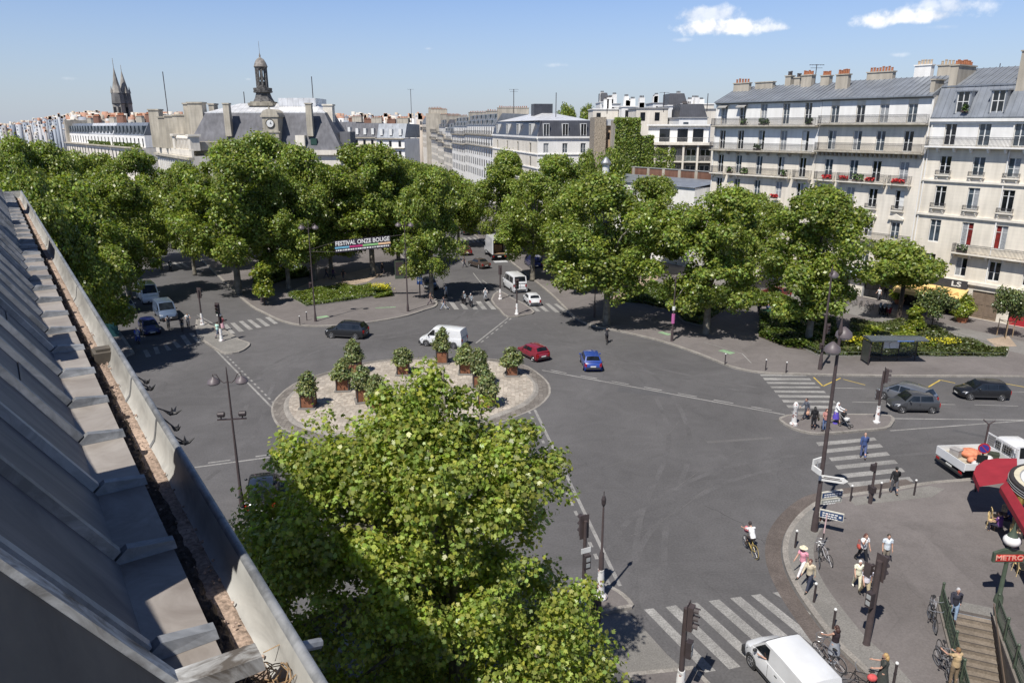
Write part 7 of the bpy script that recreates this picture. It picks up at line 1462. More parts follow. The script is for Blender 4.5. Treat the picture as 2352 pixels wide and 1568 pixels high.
# leaning bike sign pole below
p = G(1886, 1262, PV); o = empty('sign_post', (p.x, p.y, PV), 0, 'slim white and red striped post in the shadow of the finger signs', 'post'); MB().tube([(0,0,0),(.03,0,1.0)], .035, 7).build('pole', metal_dark, o); MB().tube([(.03,0,1.0),(.06,0,2.1)], .036, 7).build('striped_band', M('pink_band', (.6,.42,.42)), o)
bicycle(P(1880,1288), radians(70), 'bicycle with wire basket locked to the striped post', 'black', basket=True); bicycle(P(1893,1283), radians(95), 'second bicycle leaning at the striped post', 'silver')
# island lamp: short candelabra mast with white base
p, h = base_h(1378, 1372, 1378, 1128); o = empty('beacon_mast', (p.x, p.y, PV), 0, 'slender mast with white painted base and bare finial on the near island', 'street lamp')
MB().lathe([(.13,1.5),(.11,2.4),(.06,2.5),(.045,h*.85),(.03,h*.86)], (0,0,0), 12).build('pole', metal_brown, o, smooth=True); MB().lathe([(.33,0),(.36,.1),(.3,.2),(.21,.28),(.17,1.0),(.15,1.55)], (0,0,0), 16).build('painted_base', stickers, o, smooth=True)
MB().lathe([(.03,h*.86),(.1,h*.89),(.11,h*.93),(.06,h*.96),(.02,h*.965),(.02,h)], (0,0,0), 10).build('finial', metal_dark, o)
# signals
signal(1339, 1386, 1187, 'traffic light seen from its side among the near tree leaves', radians(205), ped=2.4, plate_=2.9); signal(1367, 1470, 1380, 'dark traffic light post half hidden by near tree leaves', radians(185), white=False, r=.13)
pb_ = G(1560, 1604, PV); hb_ = top_z(1385, pb_.y)-PV; signal(0,0,0, 'traffic light with stickered white base at the bottom crossing', radians(60), base_pt=pb_, h=hb_, ped=2.4, r=.11, pedf=True)
pl_ = signal(1990, 1478, 1278, 'thick brown traffic light in the middle of the plaza', radians(115), white=False, r=.14, ped=2.3); signal_head(pl_, .35, .1, 3.5, 'z', n=2, sc_=.7)
signal(465, 746, 662, 'rear traffic light on the left island', radians(170)); signal(509, 783, 696, 'front traffic light on the left island nose', radians(0), ped=2.2, plate_=2.8)
signal(1149, 687, 611, 'rear traffic light on the avenue island', radians(175)); signal(1187, 722, 641, 'front traffic light on the avenue island nose', radians(5))
signal(2013, 970, 846, 'traffic light with green pedestrian box on the right island', radians(75), ped=2.2); 
p = P(1823, 975); o = empty('island_bollard', (p.x, p.y, PV), 0, 'stout white painted beacon post at the tip of the right island', 'bollard'); MB().lathe([(.3,0),(.31,.12),(.2,.22),(.17,1.3),(.2,1.35),(.2,1.6),(.12,1.75),(.08,1.8)], (0,0,0), 14).build('painted_base', stickers, o, smooth=True)
# no parking sign
p = P(2240, 1128); o = empty('parking_sign', (p.x, p.y, PV), radians(-20), 'round blue and red no parking sign on a dark mast by the pickup', 'sign'); hs_ = top_z(1028, p.y)-PV; hu = top_z(972, p.y)-PV
MB().tube([(0,0,0),(.02,0,hu)], .06, 8).tube([(0,0,hu-.05),(-.3,0,hu+.2)], .04, 6).tube([(0,0,hu-.05),(.3,0,hu+.2)], .04, 6).build('pole', metal_brown, o)
d = MB().lathe([(.01,-.11),(.33,-.11),(.33,-.08)], (0,0,hs_), 20, axis='y').build('sign_rim', M('sign_red', (.4,.02,.03)), o); MB().lathe([(.01,-.118),(.25,-.118),(.25,-.11)], (0,0,hs_), 20, axis='y').build('sign_face', M('sign_blue', (.04,.04,.25)), d); MB().cbox((0,-.122,hs_),(.5,.006,.05),ry=pi/4).build('bar', M('sign_red'), d); MB().box(-.28,-.1,hs_-.95,.28,-.06,hs_-.45).build('sign_back', black_p, o)
p = P(1998, 1155); h = top_z(1062, p.y)-PV; o = empty('sign_post', (p.x, p.y, PV), radians(10), 'brown post with small box at the end of the right crossing', 'post'); MB().lathe([(.12,0),(.11,.8),(.075,.9),(.065,h)], (0,0,0), 10).build('pole', metal_brown, o); MB().box(-.26,-.12,h-.5,.0,.1,h-.1).box(-.13,-.22,.75,.13,.22,1.1).build('box', metal_dark, o)
p = P(965, 684); h = top_z(632, p.y)-PV; o = empty('bus_stop_sign', (p.x, p.y, PV), 0, 'blue and white bus stop panel on a brown post by the avenue', 'sign'); MB().box(-.07,-.07,0,.07,.07,h-.8).build('pole', metal_brown, o); MB().box(-.35,-.06,h-1.2,.35,.06,h).build('sign_board', M('stop_blue', (.1,.2,.5)), o); MB().box(-.25,-.07,h-.75,.25,-.061,h-.45).box(-.28,-.07,h-.3,.28,-.061,h-.12).build('lettering', white_p, o)
p = P(607, 693); o = empty('advertising_pillar', (p.x, p.y, PV), 0, 'short brown pillar kiosk at the corner of the square', 'kiosk'); MB().lathe([(.5,0),(.45,.2),(.42,2.7),(.5,2.8),(.3,3.0)], (0,0,0), 12).build('pillar', metal_brown, o); MB().box(-.2,-.46,.8,.2,-.42,2.2).build('poster', M('poster_grey', (.4,.38,.35)), o)
for u, v, lb in ((685,628,'pale glass map panel standing in the square'),(918,640,'dark poster panel beside the bus stop')):
    p = P(u, v); o = empty('information_panel', (p.x, p.y, PV), .2, lb, 'sign'); MB().box(-.65,-.1,0,.65,.1,2.6).build('frame', metal_green, o); MB().box(-.55,-.115,.5,.55,.115,2.5).build('panel', M('panel_glass', (.35,.4,.38)) if u < 700 else metal_dark, o)
# bollards
for i, (u, v, lb) in enumerate([(1758,850,'left bollard of the pair by the upper right crossing'),(1805,856,'right bollard of the pair by the upper right crossing'),(1953,1150,'left bollard at the foot of the right crossing'),(2020,1143,'bollard left of the person in the black hoodie'),(2099,1137,'bollard right of the person in the black hoodie'),(1826,1257,'bollard on the kerb left of the big lamp pole'),(1869,1382,'bollard on the pale kerb band behind the beige jacket'),(1913,1443,'bollard between the bottom crossing and the plaza light'),(2052,1570,'bollard at the bottom edge by the blonde person'),(689,752-6,'left small bollard at the square kerb'),(705,736,'right small bollard at the square kerb'),(1665-0,868-32,'bollard where the bike lane meets the park kerb')]):
    p = P(u, v); o = empty('bollard', (p.x, p.y, PV), 0, lb, 'bollard', 'kerb bollards'); MB().lathe([(.055,0),(.05,.85),(.06,.87),(.045,.95)], (0,0,0), 10).build('post', metal_dark, o); MB().ball((0,0,1.0), .07, 10, 7).build('white_cap', white_p, o)
# ---- planters on the roundabout
plantm = leaf_mat('leaf_planter', (.20,.25,.115), .25)
rust = M('rusty_panel', (.20,.085,.045), rough=.7, var=.3, scale=2.5); pfr = M('planter_frame', (.045,.04,.04), rough=.5)
pcm = [crown_mesh('shrub', [(0,0,1.55,.62),(.1,.1,2.0,.5),(-.15,-.1,2.15,.42),(.05,-.2,1.3,.6),(-.2,.2,1.35,.55),(.1,0,2.5,.25)], 3400, .15, plantm, 300+k, shell=.2) for k in range(3)]
pl_l = ['leftmost rusty planter standing alone at the sett edge','rusty planter directly behind the front left one','rear rusty planter of the left trio','front planter of the left trio, partly behind leaves','planter whose shrub only shows above the near tree','rusty planter at the back, second from the rear van','rearmost rusty planter in front of the white van','planter just right of the rearmost one','planter hidden behind the front right shrub','front right rusty planter with a pale emblem','rightmost rusty planter beside the dark red car']
for i, (u, v, rz) in enumerate([(706,939,0),(786,899,.1),(812,862,-.2),(832,925,.3),(866,945,.1),(925,862,.05),(1015,836,0),(1069,860,.0),(1100,892,.1),(1119,938,-.75+.3),(1176,864,0)]):
    p = G(u, v, .17)+Vector((0,.45,0)); o = empty('planter', (p.x, p.y, .172), rz, pl_l[i], 'planter', 'planters on the roundabout'); k_ = [1.1,1.14,1.08,1.12,1.05,1.1,1.15,1.08,1.12,1.12,1.09][i]; o.scale = (1.1,1.1,k_)
    MB().box(-.46,-.46,.12,.46,.46,1.02).build('box_panel', rust, o)
    f_ = MB()
    for x in (-.49,.41):
        for y in (-.49,.41): f_.box(x,y,.08,x+.08,y+.08,1.08)
    f_.box(-.5,-.5,1.0,.5,-.42,1.07).box(-.5,.42,1.0,.5,.5,1.07).box(-.5,-.42,1.0,-.42,.42,1.07).box(.42,-.42,1.0,.5,.42,1.07).build('frame', pfr, o)
    MB().box(-.62,-.62,0,.62,.62,.1).build('plinth', pale_paving, o); MB().box(-.42,-.42,.95,.42,.42,1.03).build('soil', dark_soil, o)
    c = bpy.data.objects.new('shrub', pcm[i % 3]); COL.objects.link(c); c.parent = o; c.rotation_euler = (0,0,i*1.1); c.scale = [(1,1.1,1),(1.12,1,.9),(.95,1,1.12),(1.1,1,1),(1,1,1.05),(1.15,1.1,.85),(1,.9,1.1),(1.2,1.1,.95),(1,1,1.15),(1.05,1.1,1),(1.15,1.2,.9)][i]
    if i == 9:
        MB().lathe([(.17,-.008),(.17,-.001)], (0,-.465,.62), 16, axis='y').box(-.15,-.473,.3,.15,-.462,.38).build('emblem', M('emblem_pale', (.45,.33,.27)), o)
# ---- festival banner
ba, bb_ = at_y(769, 562, 91), at_y(896, 549, 91); bl = (bb_-ba); o = empty('festival_banner', (ba.x, 91, top_z(578, 91)), atan2(bl.y, bl.x), 'black festival banner with white lettering hung between trees of the square', 'banner')
Lb = bl.length; hB = top_z(557, 91)-top_z(579, 91); sl = (bb_.z-ba.z)/Lb
Ms = Matrix(((1,0,0,0),(0,1,0,0),(sl,0,1,0),(0,0,0,1)))
MB(Ms).box(0,-.02,-.15,Lb,.02,hB+.15).build('cloth', M('banner_black', (.02,.015,.03)), o)
for a_, b_, c_ in ((0,.26,(.15,.4,.55)),(.26,.5,(.45,.03,.15)),(.5,.78,(.25,.5,.2)),(.78,1,(.75,.5,.3))): MB(Ms).box(Lb*a_,-.03,hB*.28,Lb*b_,-.021,hB*.46).build('colour_stripe', M('banner_%d' % int(a_*100), c_), o)
Mt = lambda x, z: Ms @ Matrix.Translation((x, -.035, z)) @ Matrix.Rotation(pi/2, 4, 'X')
text_mesh('FESTIVAL ONZE BOUGE', hB*.62, white_p, Mt(Lb/2, hB*.78), o, bold=.015, sx=1.0); 
tm_ = [c for c in o.children if c.name.startswith('lettering')][0]; xs_ = [v.co.x for v in tm_.data.vertices]; k_ = Lb*.97/(max(xs_)-min(xs_)); x0_ = min(xs_)
for v in tm_.data.vertices: ox_ = v.co.x; nx_ = Lb*.015+(ox_-x0_)*k_; v.co.z += (nx_-ox_)*sl; v.co.x = nx_
m_ = MB(Ms); rq = random.Random(3); x = .1
while x < Lb-.3: w_ = rq.uniform(.08,.3); m_.box(x,-.03,hB*.02,x+w_,-.022,hB*.16); x += w_+rq.uniform(.04,.12)
m_.build('small_print', white_p, o); MB().tube([(-3,0,.3),(0,0,hB)], .02, 4).tube([(-3,0,0),(0,0,0)], .02, 4).tube([(Lb,0,hB+sl*Lb),(Lb+2,0,hB+1)], .02, 4).build('rope', metal_dark, o)
# ---- bus shelter
p = P(1992, 838); q = P(2118, 838); dx_ = (q-p); o = empty('bus_shelter', (p.x, p.y, PV), atan2(dx_.y, dx_.x), 'dark glass bus shelter with route map at the garden kerb', 'bus shelter'); Lq = dx_.length
sg_ = bpy.data.materials.new('shelter_glass'); sg_.use_nodes = True; b_ = sg_.node_tree.nodes['Principled BSDF']; b_.inputs['Base Color'].default_value = (.05,.07,.08,1); b_.inputs['Roughness'].default_value = .08; b_.inputs['Alpha'].default_value = .35
MB().box(-.1,-.3,2.35,Lq+.1,1.5,2.45).add([(-.1,-.3,2.45),(Lq+.1,-.3,2.45),(Lq+.1,1.5,2.45),(-.1,1.5,2.45),(-.1,.6,2.58),(Lq+.1,.6,2.58)], [(0,1,5,4),(2,3,4,5),(0,4,3),(1,2,5)]).build('roof', M('shelter_roof', (.07,.085,.10), rough=.25), o)
m_ = MB(); 
for x in (.0, Lq*.36, Lq*.68, Lq): m_.box(x-.04,1.3,0,x+.04,1.38,2.35)
m_.box(0,-.1,0,.08,.0,2.35).build('post', metal_dark, o); MB().box(.05,1.32,.25,Lq,1.35,2.2).build('back_glass', sg_, o); MB().box(-.02,0,.2,.02,1.3,2.2).build('side_panel', M('shelter_ad', (.06,.065,.06), rough=.2), o)
MB().box(.6,.85,.45,Lq-.5,1.25,.5).build('bench', metal_dark, o); MB().box(Lq*.38,1.27,1.25,Lq*.66,1.3,2.15).build('route_map', white_p, o); MB().box(Lq*.45,-.31,2.36,Lq*.75,-.302,2.44).build('name_strip', M('stop_blue'), o); MB().box(Lq*.41,1.262,1.95,Lq*.52,1.268,2.05).tube([(Lq*.5,1.262,1.3),(Lq*.47,1.262,1.7),(Lq*.55,1.262,2.0)], .015, 4).build('map_print', metal_dark, o)
# ---- hedges, beds, fences
def bed(name, pts, h, mat, n, size, seed, label, cat, z=.145, kind=None, inner=None, edge=True):
    P0 = [Vector((p.x, p.y, 0)) for p in pts]; c = sum(P0, Vector())/len(P0); o = empty(name, (c.x, c.y, z), 0, label, cat)
    rg = random.Random(seed); loc = [p-c for p in P0]; xs_ = [p.x for p in loc]; ys_ = [p.y for p in loc]
    def inside(x, y):
        r = False; j = len(loc)-1
        for i in range(len(loc)):
            if (loc[i].y > y) != (loc[j].y > y) and x < (loc[j].x-loc[i].x)*(y-loc[i].y)/(loc[j].y-loc[i].y)+loc[i].x: r = not r
            j = i
        return r
    V = []; Cc = []; k = 0
    while k < n:
        x, y = rg.uniform(min(xs_), max(xs_)), rg.uniform(min(ys_), max(ys_))
        if not inside(x, y): continue
        hh = h*(.55+.45*sin(x*1.3+seed)*cos(y*1.1)) ; zz = hh*rg.random()**.6; nr = Vector((rg.gauss(0,.6), rg.gauss(0,.6), 1)).normalized(); a = nr.cross(Vector((rg.gauss(0,1), rg.gauss(0,1), rg.gauss(0,1)))).normalized(); b = nr.cross(a); s = size*rg.uniform(.6,1.3); p = Vector((x,y,max(.03,zz)))
        V += [p-a*s*.6, p-b*s*.4, p+a*s*.6, p+b*s*.4]; g_ = rg.uniform(.5,1.4); Cc.append((g_*rg.uniform(.85,1.3), g_, g_*.8, 1)); k += 1
    me = arrmesh('foliage', np.array([tuple(v) for v in V]), np.arange(4*n).reshape(n,4), mat, np.array(Cc)); f = bpy.data.objects.new('foliage', me); COL.objects.link(f); f.parent = o
    MB().prism([(p.x,p.y) for p in loc], -.02, .03).build('soil', dark_soil, o)
    if edge:
        loc2 = loc+[loc[0]]; m_ = MB()
        for a, b in zip(loc2[:-1], loc2[1:]):
            m_.tube([(a.x,a.y,.45),(b.x,b.y,.45)], .018, 4).tube([(a.x,a.y,.15),(b.x,b.y,.15)], .015, 4); d = (b-a); nn = max(1, int(d.length/1.5))
            for i in range(nn): q = a+d*i/nn; m_.tube([(q.x,q.y,0),(q.x,q.y,.5)], .02, 4)
        m_.build('low_fence', M('fence_green', (.12,.14,.11)), o)
        m2 = MB()
        for a, b in zip(loc2[:-1], loc2[1:]):
            d = (b-a).normalized(); nv = Vector((-d.y,d.x,0))*.12; m2.prism([(a-nv)[:2],(b-nv)[:2],(b+nv)[:2],(a+nv)[:2]], -.02, .07)
        m2.build('stone_edging', pale_paving, o)
    return o
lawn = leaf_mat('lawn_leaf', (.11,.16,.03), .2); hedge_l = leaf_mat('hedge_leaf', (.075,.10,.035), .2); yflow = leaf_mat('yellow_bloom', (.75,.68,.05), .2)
bed('flower_bed', GP(cF([(1820,900),(1900,860),(2350,800),(2640,790),(2690,900),(2400,950),(2010,1000),(1900,940)]), PV), .55, lawn, 16000, .2, 1, 'fenced green bed at the edge of the town hall square', 'flower bed')
bed('hedge', GP(cE([(-100,850),(0,810),(130,790),(150,850),(170,900),(0,920)]), PV), .7, lawn, 6000, .2, 2, 'low hedge patch with yellow flowers near the double lamp', 'hedge', edge=False)
def patch(name, pts, n, size, mat, seed, label, cat='flowers', h=.8, z=.3):
    r = random.Random(seed); o = empty(name, (pts[0].x, pts[0].y, PV), 0, label, cat); m = MB(); 
    V = []; Cc = []
    for i in range(n):
        c = r.choice(pts)-pts[0]; p = Vector((c.x+r.gauss(0,.5), c.y+r.gauss(0,.4), z+r.random()*h*.6)); a = Vector((r.gauss(0,1),r.gauss(0,1),r.gauss(0,.4))).normalized()*size; b = a.cross(Vector((0,0,1))).normalized()*size*.7; V += [p-a,p-b,p+a,p+b]; g_ = r.uniform(.6,1.2); Cc.append((g_,g_,g_,1))
    me = arrmesh('blooms', np.array([tuple(v) for v in V]), np.arange(4*n).reshape(n,4), mat, np.array(Cc)); f = bpy.data.objects.new('blooms', me); COL.objects.link(f); f.parent = o; return o
patch('flowers', GP(cE([(20,840),(70,850),(100,870)]), PV), 420, .1, yflow, 4, 'bright yellow flowers beside the avenue edge of the square', z=.5)
bed('garden_hedge', GP(cK([(-160,1290),(0,1330),(200,1420),(320,1480),(560,1490),(2170,1500),(2190,1450),(1700,1310),(1240,1180),(830,1160),(790,1180),(640,1160),(620,1330),(300,1340),(60,1290)]), PV), .8, hedge_l, 34000, .22, 5, 'long pointed hedge bed behind the bus shelter', 'hedge')
bed('flower_bed', GP(cK([(830,1230),(1240,1250),(1300,1330),(1500,1430),(1000,1440),(700,1420),(640,1330)]), PV), .8, leafY, 9000, .2, 6, 'yellow green planting inside the long hedge bed', 'flower bed', z=.3, edge=False)
patch('flowers', GP(cK([(600,1390),(760,1390),(930,1400),(1350,1400),(1600,1410)]), PV), 700, .1, yflow, 8, 'clumps of yellow flowers in front of the long hedge', z=.6)
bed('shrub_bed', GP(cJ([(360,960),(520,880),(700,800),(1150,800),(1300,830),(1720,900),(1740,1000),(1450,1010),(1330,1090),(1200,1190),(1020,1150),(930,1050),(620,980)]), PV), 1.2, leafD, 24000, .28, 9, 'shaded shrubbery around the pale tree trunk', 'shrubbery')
bed('shrub_bed', GP(cJ([(1280,840),(1600,830),(2050,940),(2140,1000),(1700,1000),(1400,960)]), PV), 1.0, lawn, 14000, .25, 10, 'sunlit lime green shrubbery beside the side street', 'shrubbery', edge=False)
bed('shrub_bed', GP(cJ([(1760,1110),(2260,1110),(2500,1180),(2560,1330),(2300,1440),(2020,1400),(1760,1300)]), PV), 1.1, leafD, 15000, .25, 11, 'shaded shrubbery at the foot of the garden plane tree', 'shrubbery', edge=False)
bed('shrub_bed', GP(cJ([(300,860),(420,790),(620,650),(520,650),(360,740),(290,800)]), PV), 1.3, lawn, 5000, .25, 12, 'sunny shrubs left of the gravel path', 'shrubbery', edge=False)
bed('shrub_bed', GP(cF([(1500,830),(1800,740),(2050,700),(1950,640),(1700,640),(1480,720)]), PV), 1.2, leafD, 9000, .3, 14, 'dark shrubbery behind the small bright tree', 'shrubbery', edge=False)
# park benches
for i, (u, v, rz) in enumerate([(1765,728,.1),(1835,730,.1),(1700,705,.4)]):
    p = P(u, v); o = empty('park_bench', (p.x, p.y, PV), rz, ['green park bench under the seated group, left','green park bench under the seated group, right','empty park bench in the shade'][i], 'bench', 'park benches')
    MB().box(-1.0,-.25,.42,1.0,.25,.47).build('seat', M('bench_green', (.03,.09,.05)), o); MB().cbox((0,.27,.75),(2.0,.04,.4),rx=-.15).build('backrest', M('bench_green'), o)
    for s_ in (-.8,.8): MB().box(s_-.04,-.22,0,s_+.04,.24,.42).build('leg', metal_dark, o)
# bikes by the florist
for i in range(9):
    q = W(45.6+i*.75, 85.2, PV); q.z = .15; bicycle(q, BA+pi/2+.2+.05*(i % 3), ['nearest the shop window','second in the rack','third in the rack','fourth in the rack','fifth in the rack','sixth in the rack','seventh in the rack','eighth in the rack','last in the rack'][i]+' among the bicycles parked before the florist', ['grey','silver','black','silver','blue','black','silver','red','black'][i], group='bicycles parked by the shops')
for i in range(3): q = W(43.2+i*.5-.2, 84.2, .15); scooter(q, BA+pi/2+.3, ['red scooter','dark scooter','second dark scooter'][i]+' parked beside the shop bicycles', [P_['red'],P_['black'],P_['grey']][i])
# avenue far bikes row and market items
for i in range(6): q = at_y(1075+i*7, 520, 132); q = G(1072+i*7, 524); q.z = .15; bicycle(q, radians(80+i*4), ['first','second','third','fourth','fifth','sixth'][i]+' of the tiny bicycles on the far avenue pavement, from the left', ['blue','black','silver','red','grey','black'][i], group='tiny bicycles up the avenue')
# ---- metro stairs
Mw = Matrix.Translation(WELL_O) @ Matrix.Rotation(atan2(WELL_X.y, WELL_X.x), 4, 'Z')   # x across, -y down the flight
me_ = empty('metro_entrance', (WELL_O.x, WELL_O.y, 0), atan2(WELL_X.y, WELL_X.x), 'sunken metro stair with stone steps and green railings at the bottom right', 'metro entrance')
step_m = two_scale('stone_step', (.22,.185,.15), big=.2, small=.2, bs=1, ss=12); wall_m = two_scale('stair_wall', (.19,.17,.15), big=.2, small=.2, bs=1, ss=12)
for i in range(24):
    y0 = -.02-i*.36; z1_ = .14-.155*(i+1); s_ = MB().box(.0,y0-.36,z1_-.5,WELL_W,y0,z1_).build('step', step_m, me_); MB().box(.01,y0-.36,z1_+.001,WELL_W-.01,y0-.30,z1_+.006).build('step_nosing', M('nosing', (.07,.06,.055)), s_)
MB().box(-.22,-wlen,-4.2,-.001,.0,.24).box(WELL_W+.001,-wlen,-4.2,WELL_W+.22,.0,.24).box(-.2,-wlen-.2,-4.2,WELL_W+.2,-wlen,.24).build('side_wall', wall_m, me_); MB().box(-.15,.0,.142,WELL_W+.15,.75,.15).build('threshold', pale_paving, me_)
MB().box(WELL_W*.82,-wlen,-4,WELL_W*.86,-.3,-.15).build('handrail_wall', wall_m, me_) if False else None
def guardrail(x, y0, y1, curly, lab):
    n = int(abs(y1-y0)/.14); m_ = MB()
    for i in range(n+1):
        y = y0+(y1-y0)*i/n; m_.box(x-.012,y-.012,.24,x+.012,y+.012,1.15)
        if curly: m_.torus((x,y+.07,.55+.25*(i % 2)), .085, .014, 10, 4, Matrix.Rotation(pi/2, 3, 'Z').to_4x4()); m_.torus((x,y+.07,.95), .05, .012, 8, 4, Matrix.Rotation(pi/2, 3, 'Z').to_4x4())
    for zz in (.3, .42, 1.02, 1.16): m_.box(x-.02,min(y0,y1),zz-.018,x+.02,max(y0,y1),zz+.018)
    for k in range(int(abs(y1-y0)/1.8)+1): y = y0-(abs(y1-y0))*k/(int(abs(y1-y0)/1.8)); m_.box(x-.05,y-.05,.1,x+.05,y+.05,1.3).ball((x,y,1.36), .07, 8, 6)
    m_.build('railing', metal_green, me_)
guardrail(-.12, .0, -wlen, True, ''); guardrail(WELL_W+.12, .0, -wlen, False, ''); MB().tube([(WELL_W-.08,-.2,.95),(WELL_W-.08,-wlen,-2.8)], .03, 6).build('handrail', M('dull_bronze', (.12,.09,.07), rough=.4), me_)
sm = P(2292, 1382) ; mm = empty('metro_sign', (sm.x, sm.y, PV), radians(0), 'green candelabra post with red METRO sign and white globe lamp', 'metro sign'); hS = top_z(1278, sm.y)-PV; hG = top_z(1237, sm.y)-PV
sgx = 1.1 if False else .0
lx_ = at_y(2316, 1278, sm.y).x - sm.x
MB().lathe([(.2,0),(.18,.3),(.1,.5),(.085,hS-.3)], (0,0,0), 12).tube([(0,0,hS-.6),(lx_*.5,0,hS-.2),(lx_,0,hS)], .07, 8).build('pole', metal_green, mm, smooth=True)
MB().box(lx_-.72,-.08,hS-.24,lx_+.72,.06,hS+.24).add([(lx_-.72,-.08,hS+.24),(lx_+.72,-.08,hS+.24),(lx_,-.08,hS+.5),(lx_-.72,.06,hS+.24),(lx_+.72,.06,hS+.24),(lx_,.06,hS+.5)],[(0,1,2),(5,4,3),(0,2,5,3),(1,4,5,2)]).build('sign_frame', metal_green, mm)
MB().box(lx_-.62,-.095,hS-.17,lx_+.62,-.081,hS+.17).build('sign_board', M('metro_red', (.50,.02,.02), rough=.4), mm)
text_mesh('METRO', .34, M('metro_letters', (.80,.36,.28)), Matrix.Translation((lx_,-.1,hS)) @ Matrix.Rotation(pi/2, 4, 'X'), mm, bold=.01, sx=1.15)
MB().lathe([(.05,hS+.4),(.04,hG-.35),(.14,hG-.3),(.28,hG+.0),(.2,hG+.2),(.12,hG+.35),(.05,hG+.6),(.02,hG+.8)], (lx_,0,0), 14).build('lamp_cap', metal_green, mm, smooth=True); MB().ball((lx_,0,hG-.08), (.36,.36,.28), 14, 9).build('lamp_globe', M('globe_white', (.82,.80,.78), rough=.3), mm, smooth='all')
# bikes against the railing
for i, (t_, lb, c) in enumerate([(-.9,'silver bicycle against the metro railing with wheel turned out','silver'),(-1.7,'dark bicycle chained to the middle of the metro railing','black'),(-4.2,'bicycle tangled at the lower metro railing','black'),(-4.9,'rear bicycle of the pair at the lower metro railing','grey')]):
    q = Mw @ Vector((-.55-.12*(i % 2), t_, 0)); q.z = PV; bicycle(q, atan2(WELL_X.y, WELL_X.x)-pi/2+.1*i, lb, c, tilt=0)
# ---- cafe corner: round marquee and awnings
cf = P(2400, 1150); cc_ = at_y(2372, 1090, cf.y)
R0 = 2.9; mc = G(2470, 1125, 3.4)
ca_ = empty('cafe_terrace_front', (mc.x, mc.y, 0), 0, 'round cafe corner marquee with blue and cream rings and dark red awnings', 'cafe front')
redaw = M('red_awning', (.30,.022,.035), rough=.8, var=.12, scale=1.5); cream_r = M('cream_ring', (.62,.56,.42)); blue_r = M('blue_ring', (.06,.12,.30)); gold = M('brass_lamp', (.55,.38,.12), rough=.3, metal=.7)
MB().lathe([(R0*.96,3.05),(R0,3.08),(R0,3.55),(R0*.97,3.6),(R0*.93,3.6)], (0,0,0), 40, caps=False).build('marquee_drum', M('marquee_dark', (.04,.035,.035)), ca_)
for r0, r1, m_, z in ((R0*.93,R0*.84,cream_r,3.585),(R0*.84,R0*.82,M('eave_grey'),3.56),(R0*.82,R0*.74,white_p,3.54),(R0*.74,R0*.67,blue_r,3.535),(R0*.67,R0*.5,cream_r,3.53),(R0*.5,.02,M('marquee_tan', (.42,.34,.22)),3.5)): MB().lathe([(r0,z),(r1,z-.01)], (0,0,0), 40, caps=False).build('marquee_ring', m_, ca_)
for k in range(3): MB().torus((0,0,3.15+k*.13), R0+.02, .02, 48, 5, Matrix.Rotation(pi/2, 4, 'X')).build('chrome_band', M('chrome_band', (.6,.58,.55), rough=.3, metal=.5), ca_)
MB().lathe([(R0*.9,0.14),(R0*.9,3.05)], (1.2,-.4,0), 24).build('glazed_corner', M('cafe_dark_glass', (.02,.015,.015), rough=.15), ca_)
# left awning: half round sheet sloping away from the drum
inv_ = Vector((mc.x, mc.y, 0))
al = [G(u, v, zz)-inv_+Vector((0,0,zz)) for u, v, zz in ((2336,1052,3.0),(2290,1052,2.75),(2262,1056,2.6),(2242,1070,2.5),(2236,1085,2.45),(2250,1117,2.45),(2337,1104,2.95))]
m_ = MB(); m_.add([tuple(p) for p in al], [tuple(range(7))[::-1]]); lowd = [(p.x,p.y,p.z-.35) for p in al[3:6]]; b0 = [tuple(p) for p in al[3:6]]; m_.add(b0+lowd, [(0,1,4,3),(1,2,5,4)]); m_.build('awning', redaw, ca_)
ar = [G(u, v, zz)-inv_+Vector((0,0,zz)) for u, v, zz in ((2297,1117,2.9),(2352,1212,2.9),(2400,1295,2.9),(2412,1270,3.2),(2362,1182,3.2),(2312,1104,3.2))]
m_ = MB().add([tuple(p) for p in ar], [tuple(range(6))]); m_.add([tuple(ar[0]),tuple(ar[1]),tuple(ar[2])]+[(p.x,p.y,p.z-.3) for p in ar[:3]], [(0,1,4,3),(1,2,5,4)]); m_.build('awning', redaw, ca_)
for i, (u, v, zz) in enumerate([(2325,1128,2.9),(2337,1132,2.9),(2343,1150,2.9),(2333,1158,2.7),(2349,1142,2.9)]): q = G(u, v, zz)-inv_; MB().lathe([(.16,-.2),(.2,.0),(.14,.18)], (q.x,q.y,zz), 10).build('wall_lamp', gold, ca_, smooth=True)
MB().box(.6,-9,.14,4,2,3.2).build('wall', M('cafe_wall', (.05,.03,.03)), ca_)
rat = M('rattan', (.60,.45,.22), var=.4, scale=20)
def cafe_chair(u, v, rz, label):
    p = P(u, v); o = empty('cafe_chair', (p.x, p.y, PV), rz, label, 'chair', 'rattan cafe chairs'); MB().lathe([(.21,.43),(.22,.46),(.2,.47)], (0,0,0), 12).build('seat', rat, o)
    for x, y in ((-.16,-.16),(.16,-.16),(-.17,.17),(.17,.17)): MB().tube([(x*1.2,y*1.2,0),(x,y,.44)], .016, 5).build('leg', rat, o)
    MB().tube([(-.18,.17,.45),(-.19,.22,.8),(-.1,.24,.9),(.1,.24,.9),(.19,.22,.8),(.18,.17,.45)], .018, 6).tube([(-.1,.19,.45),(-.08,.23,.88)], .012, 5).tube([(.1,.19,.45),(.08,.23,.88)], .012, 5).tube([(0,.19,.45),(0,.23,.88)], .012, 5).tube([(-.17,.21,.65),(.17,.21,.65)], .012, 5).build('backrest', rat, o); return o
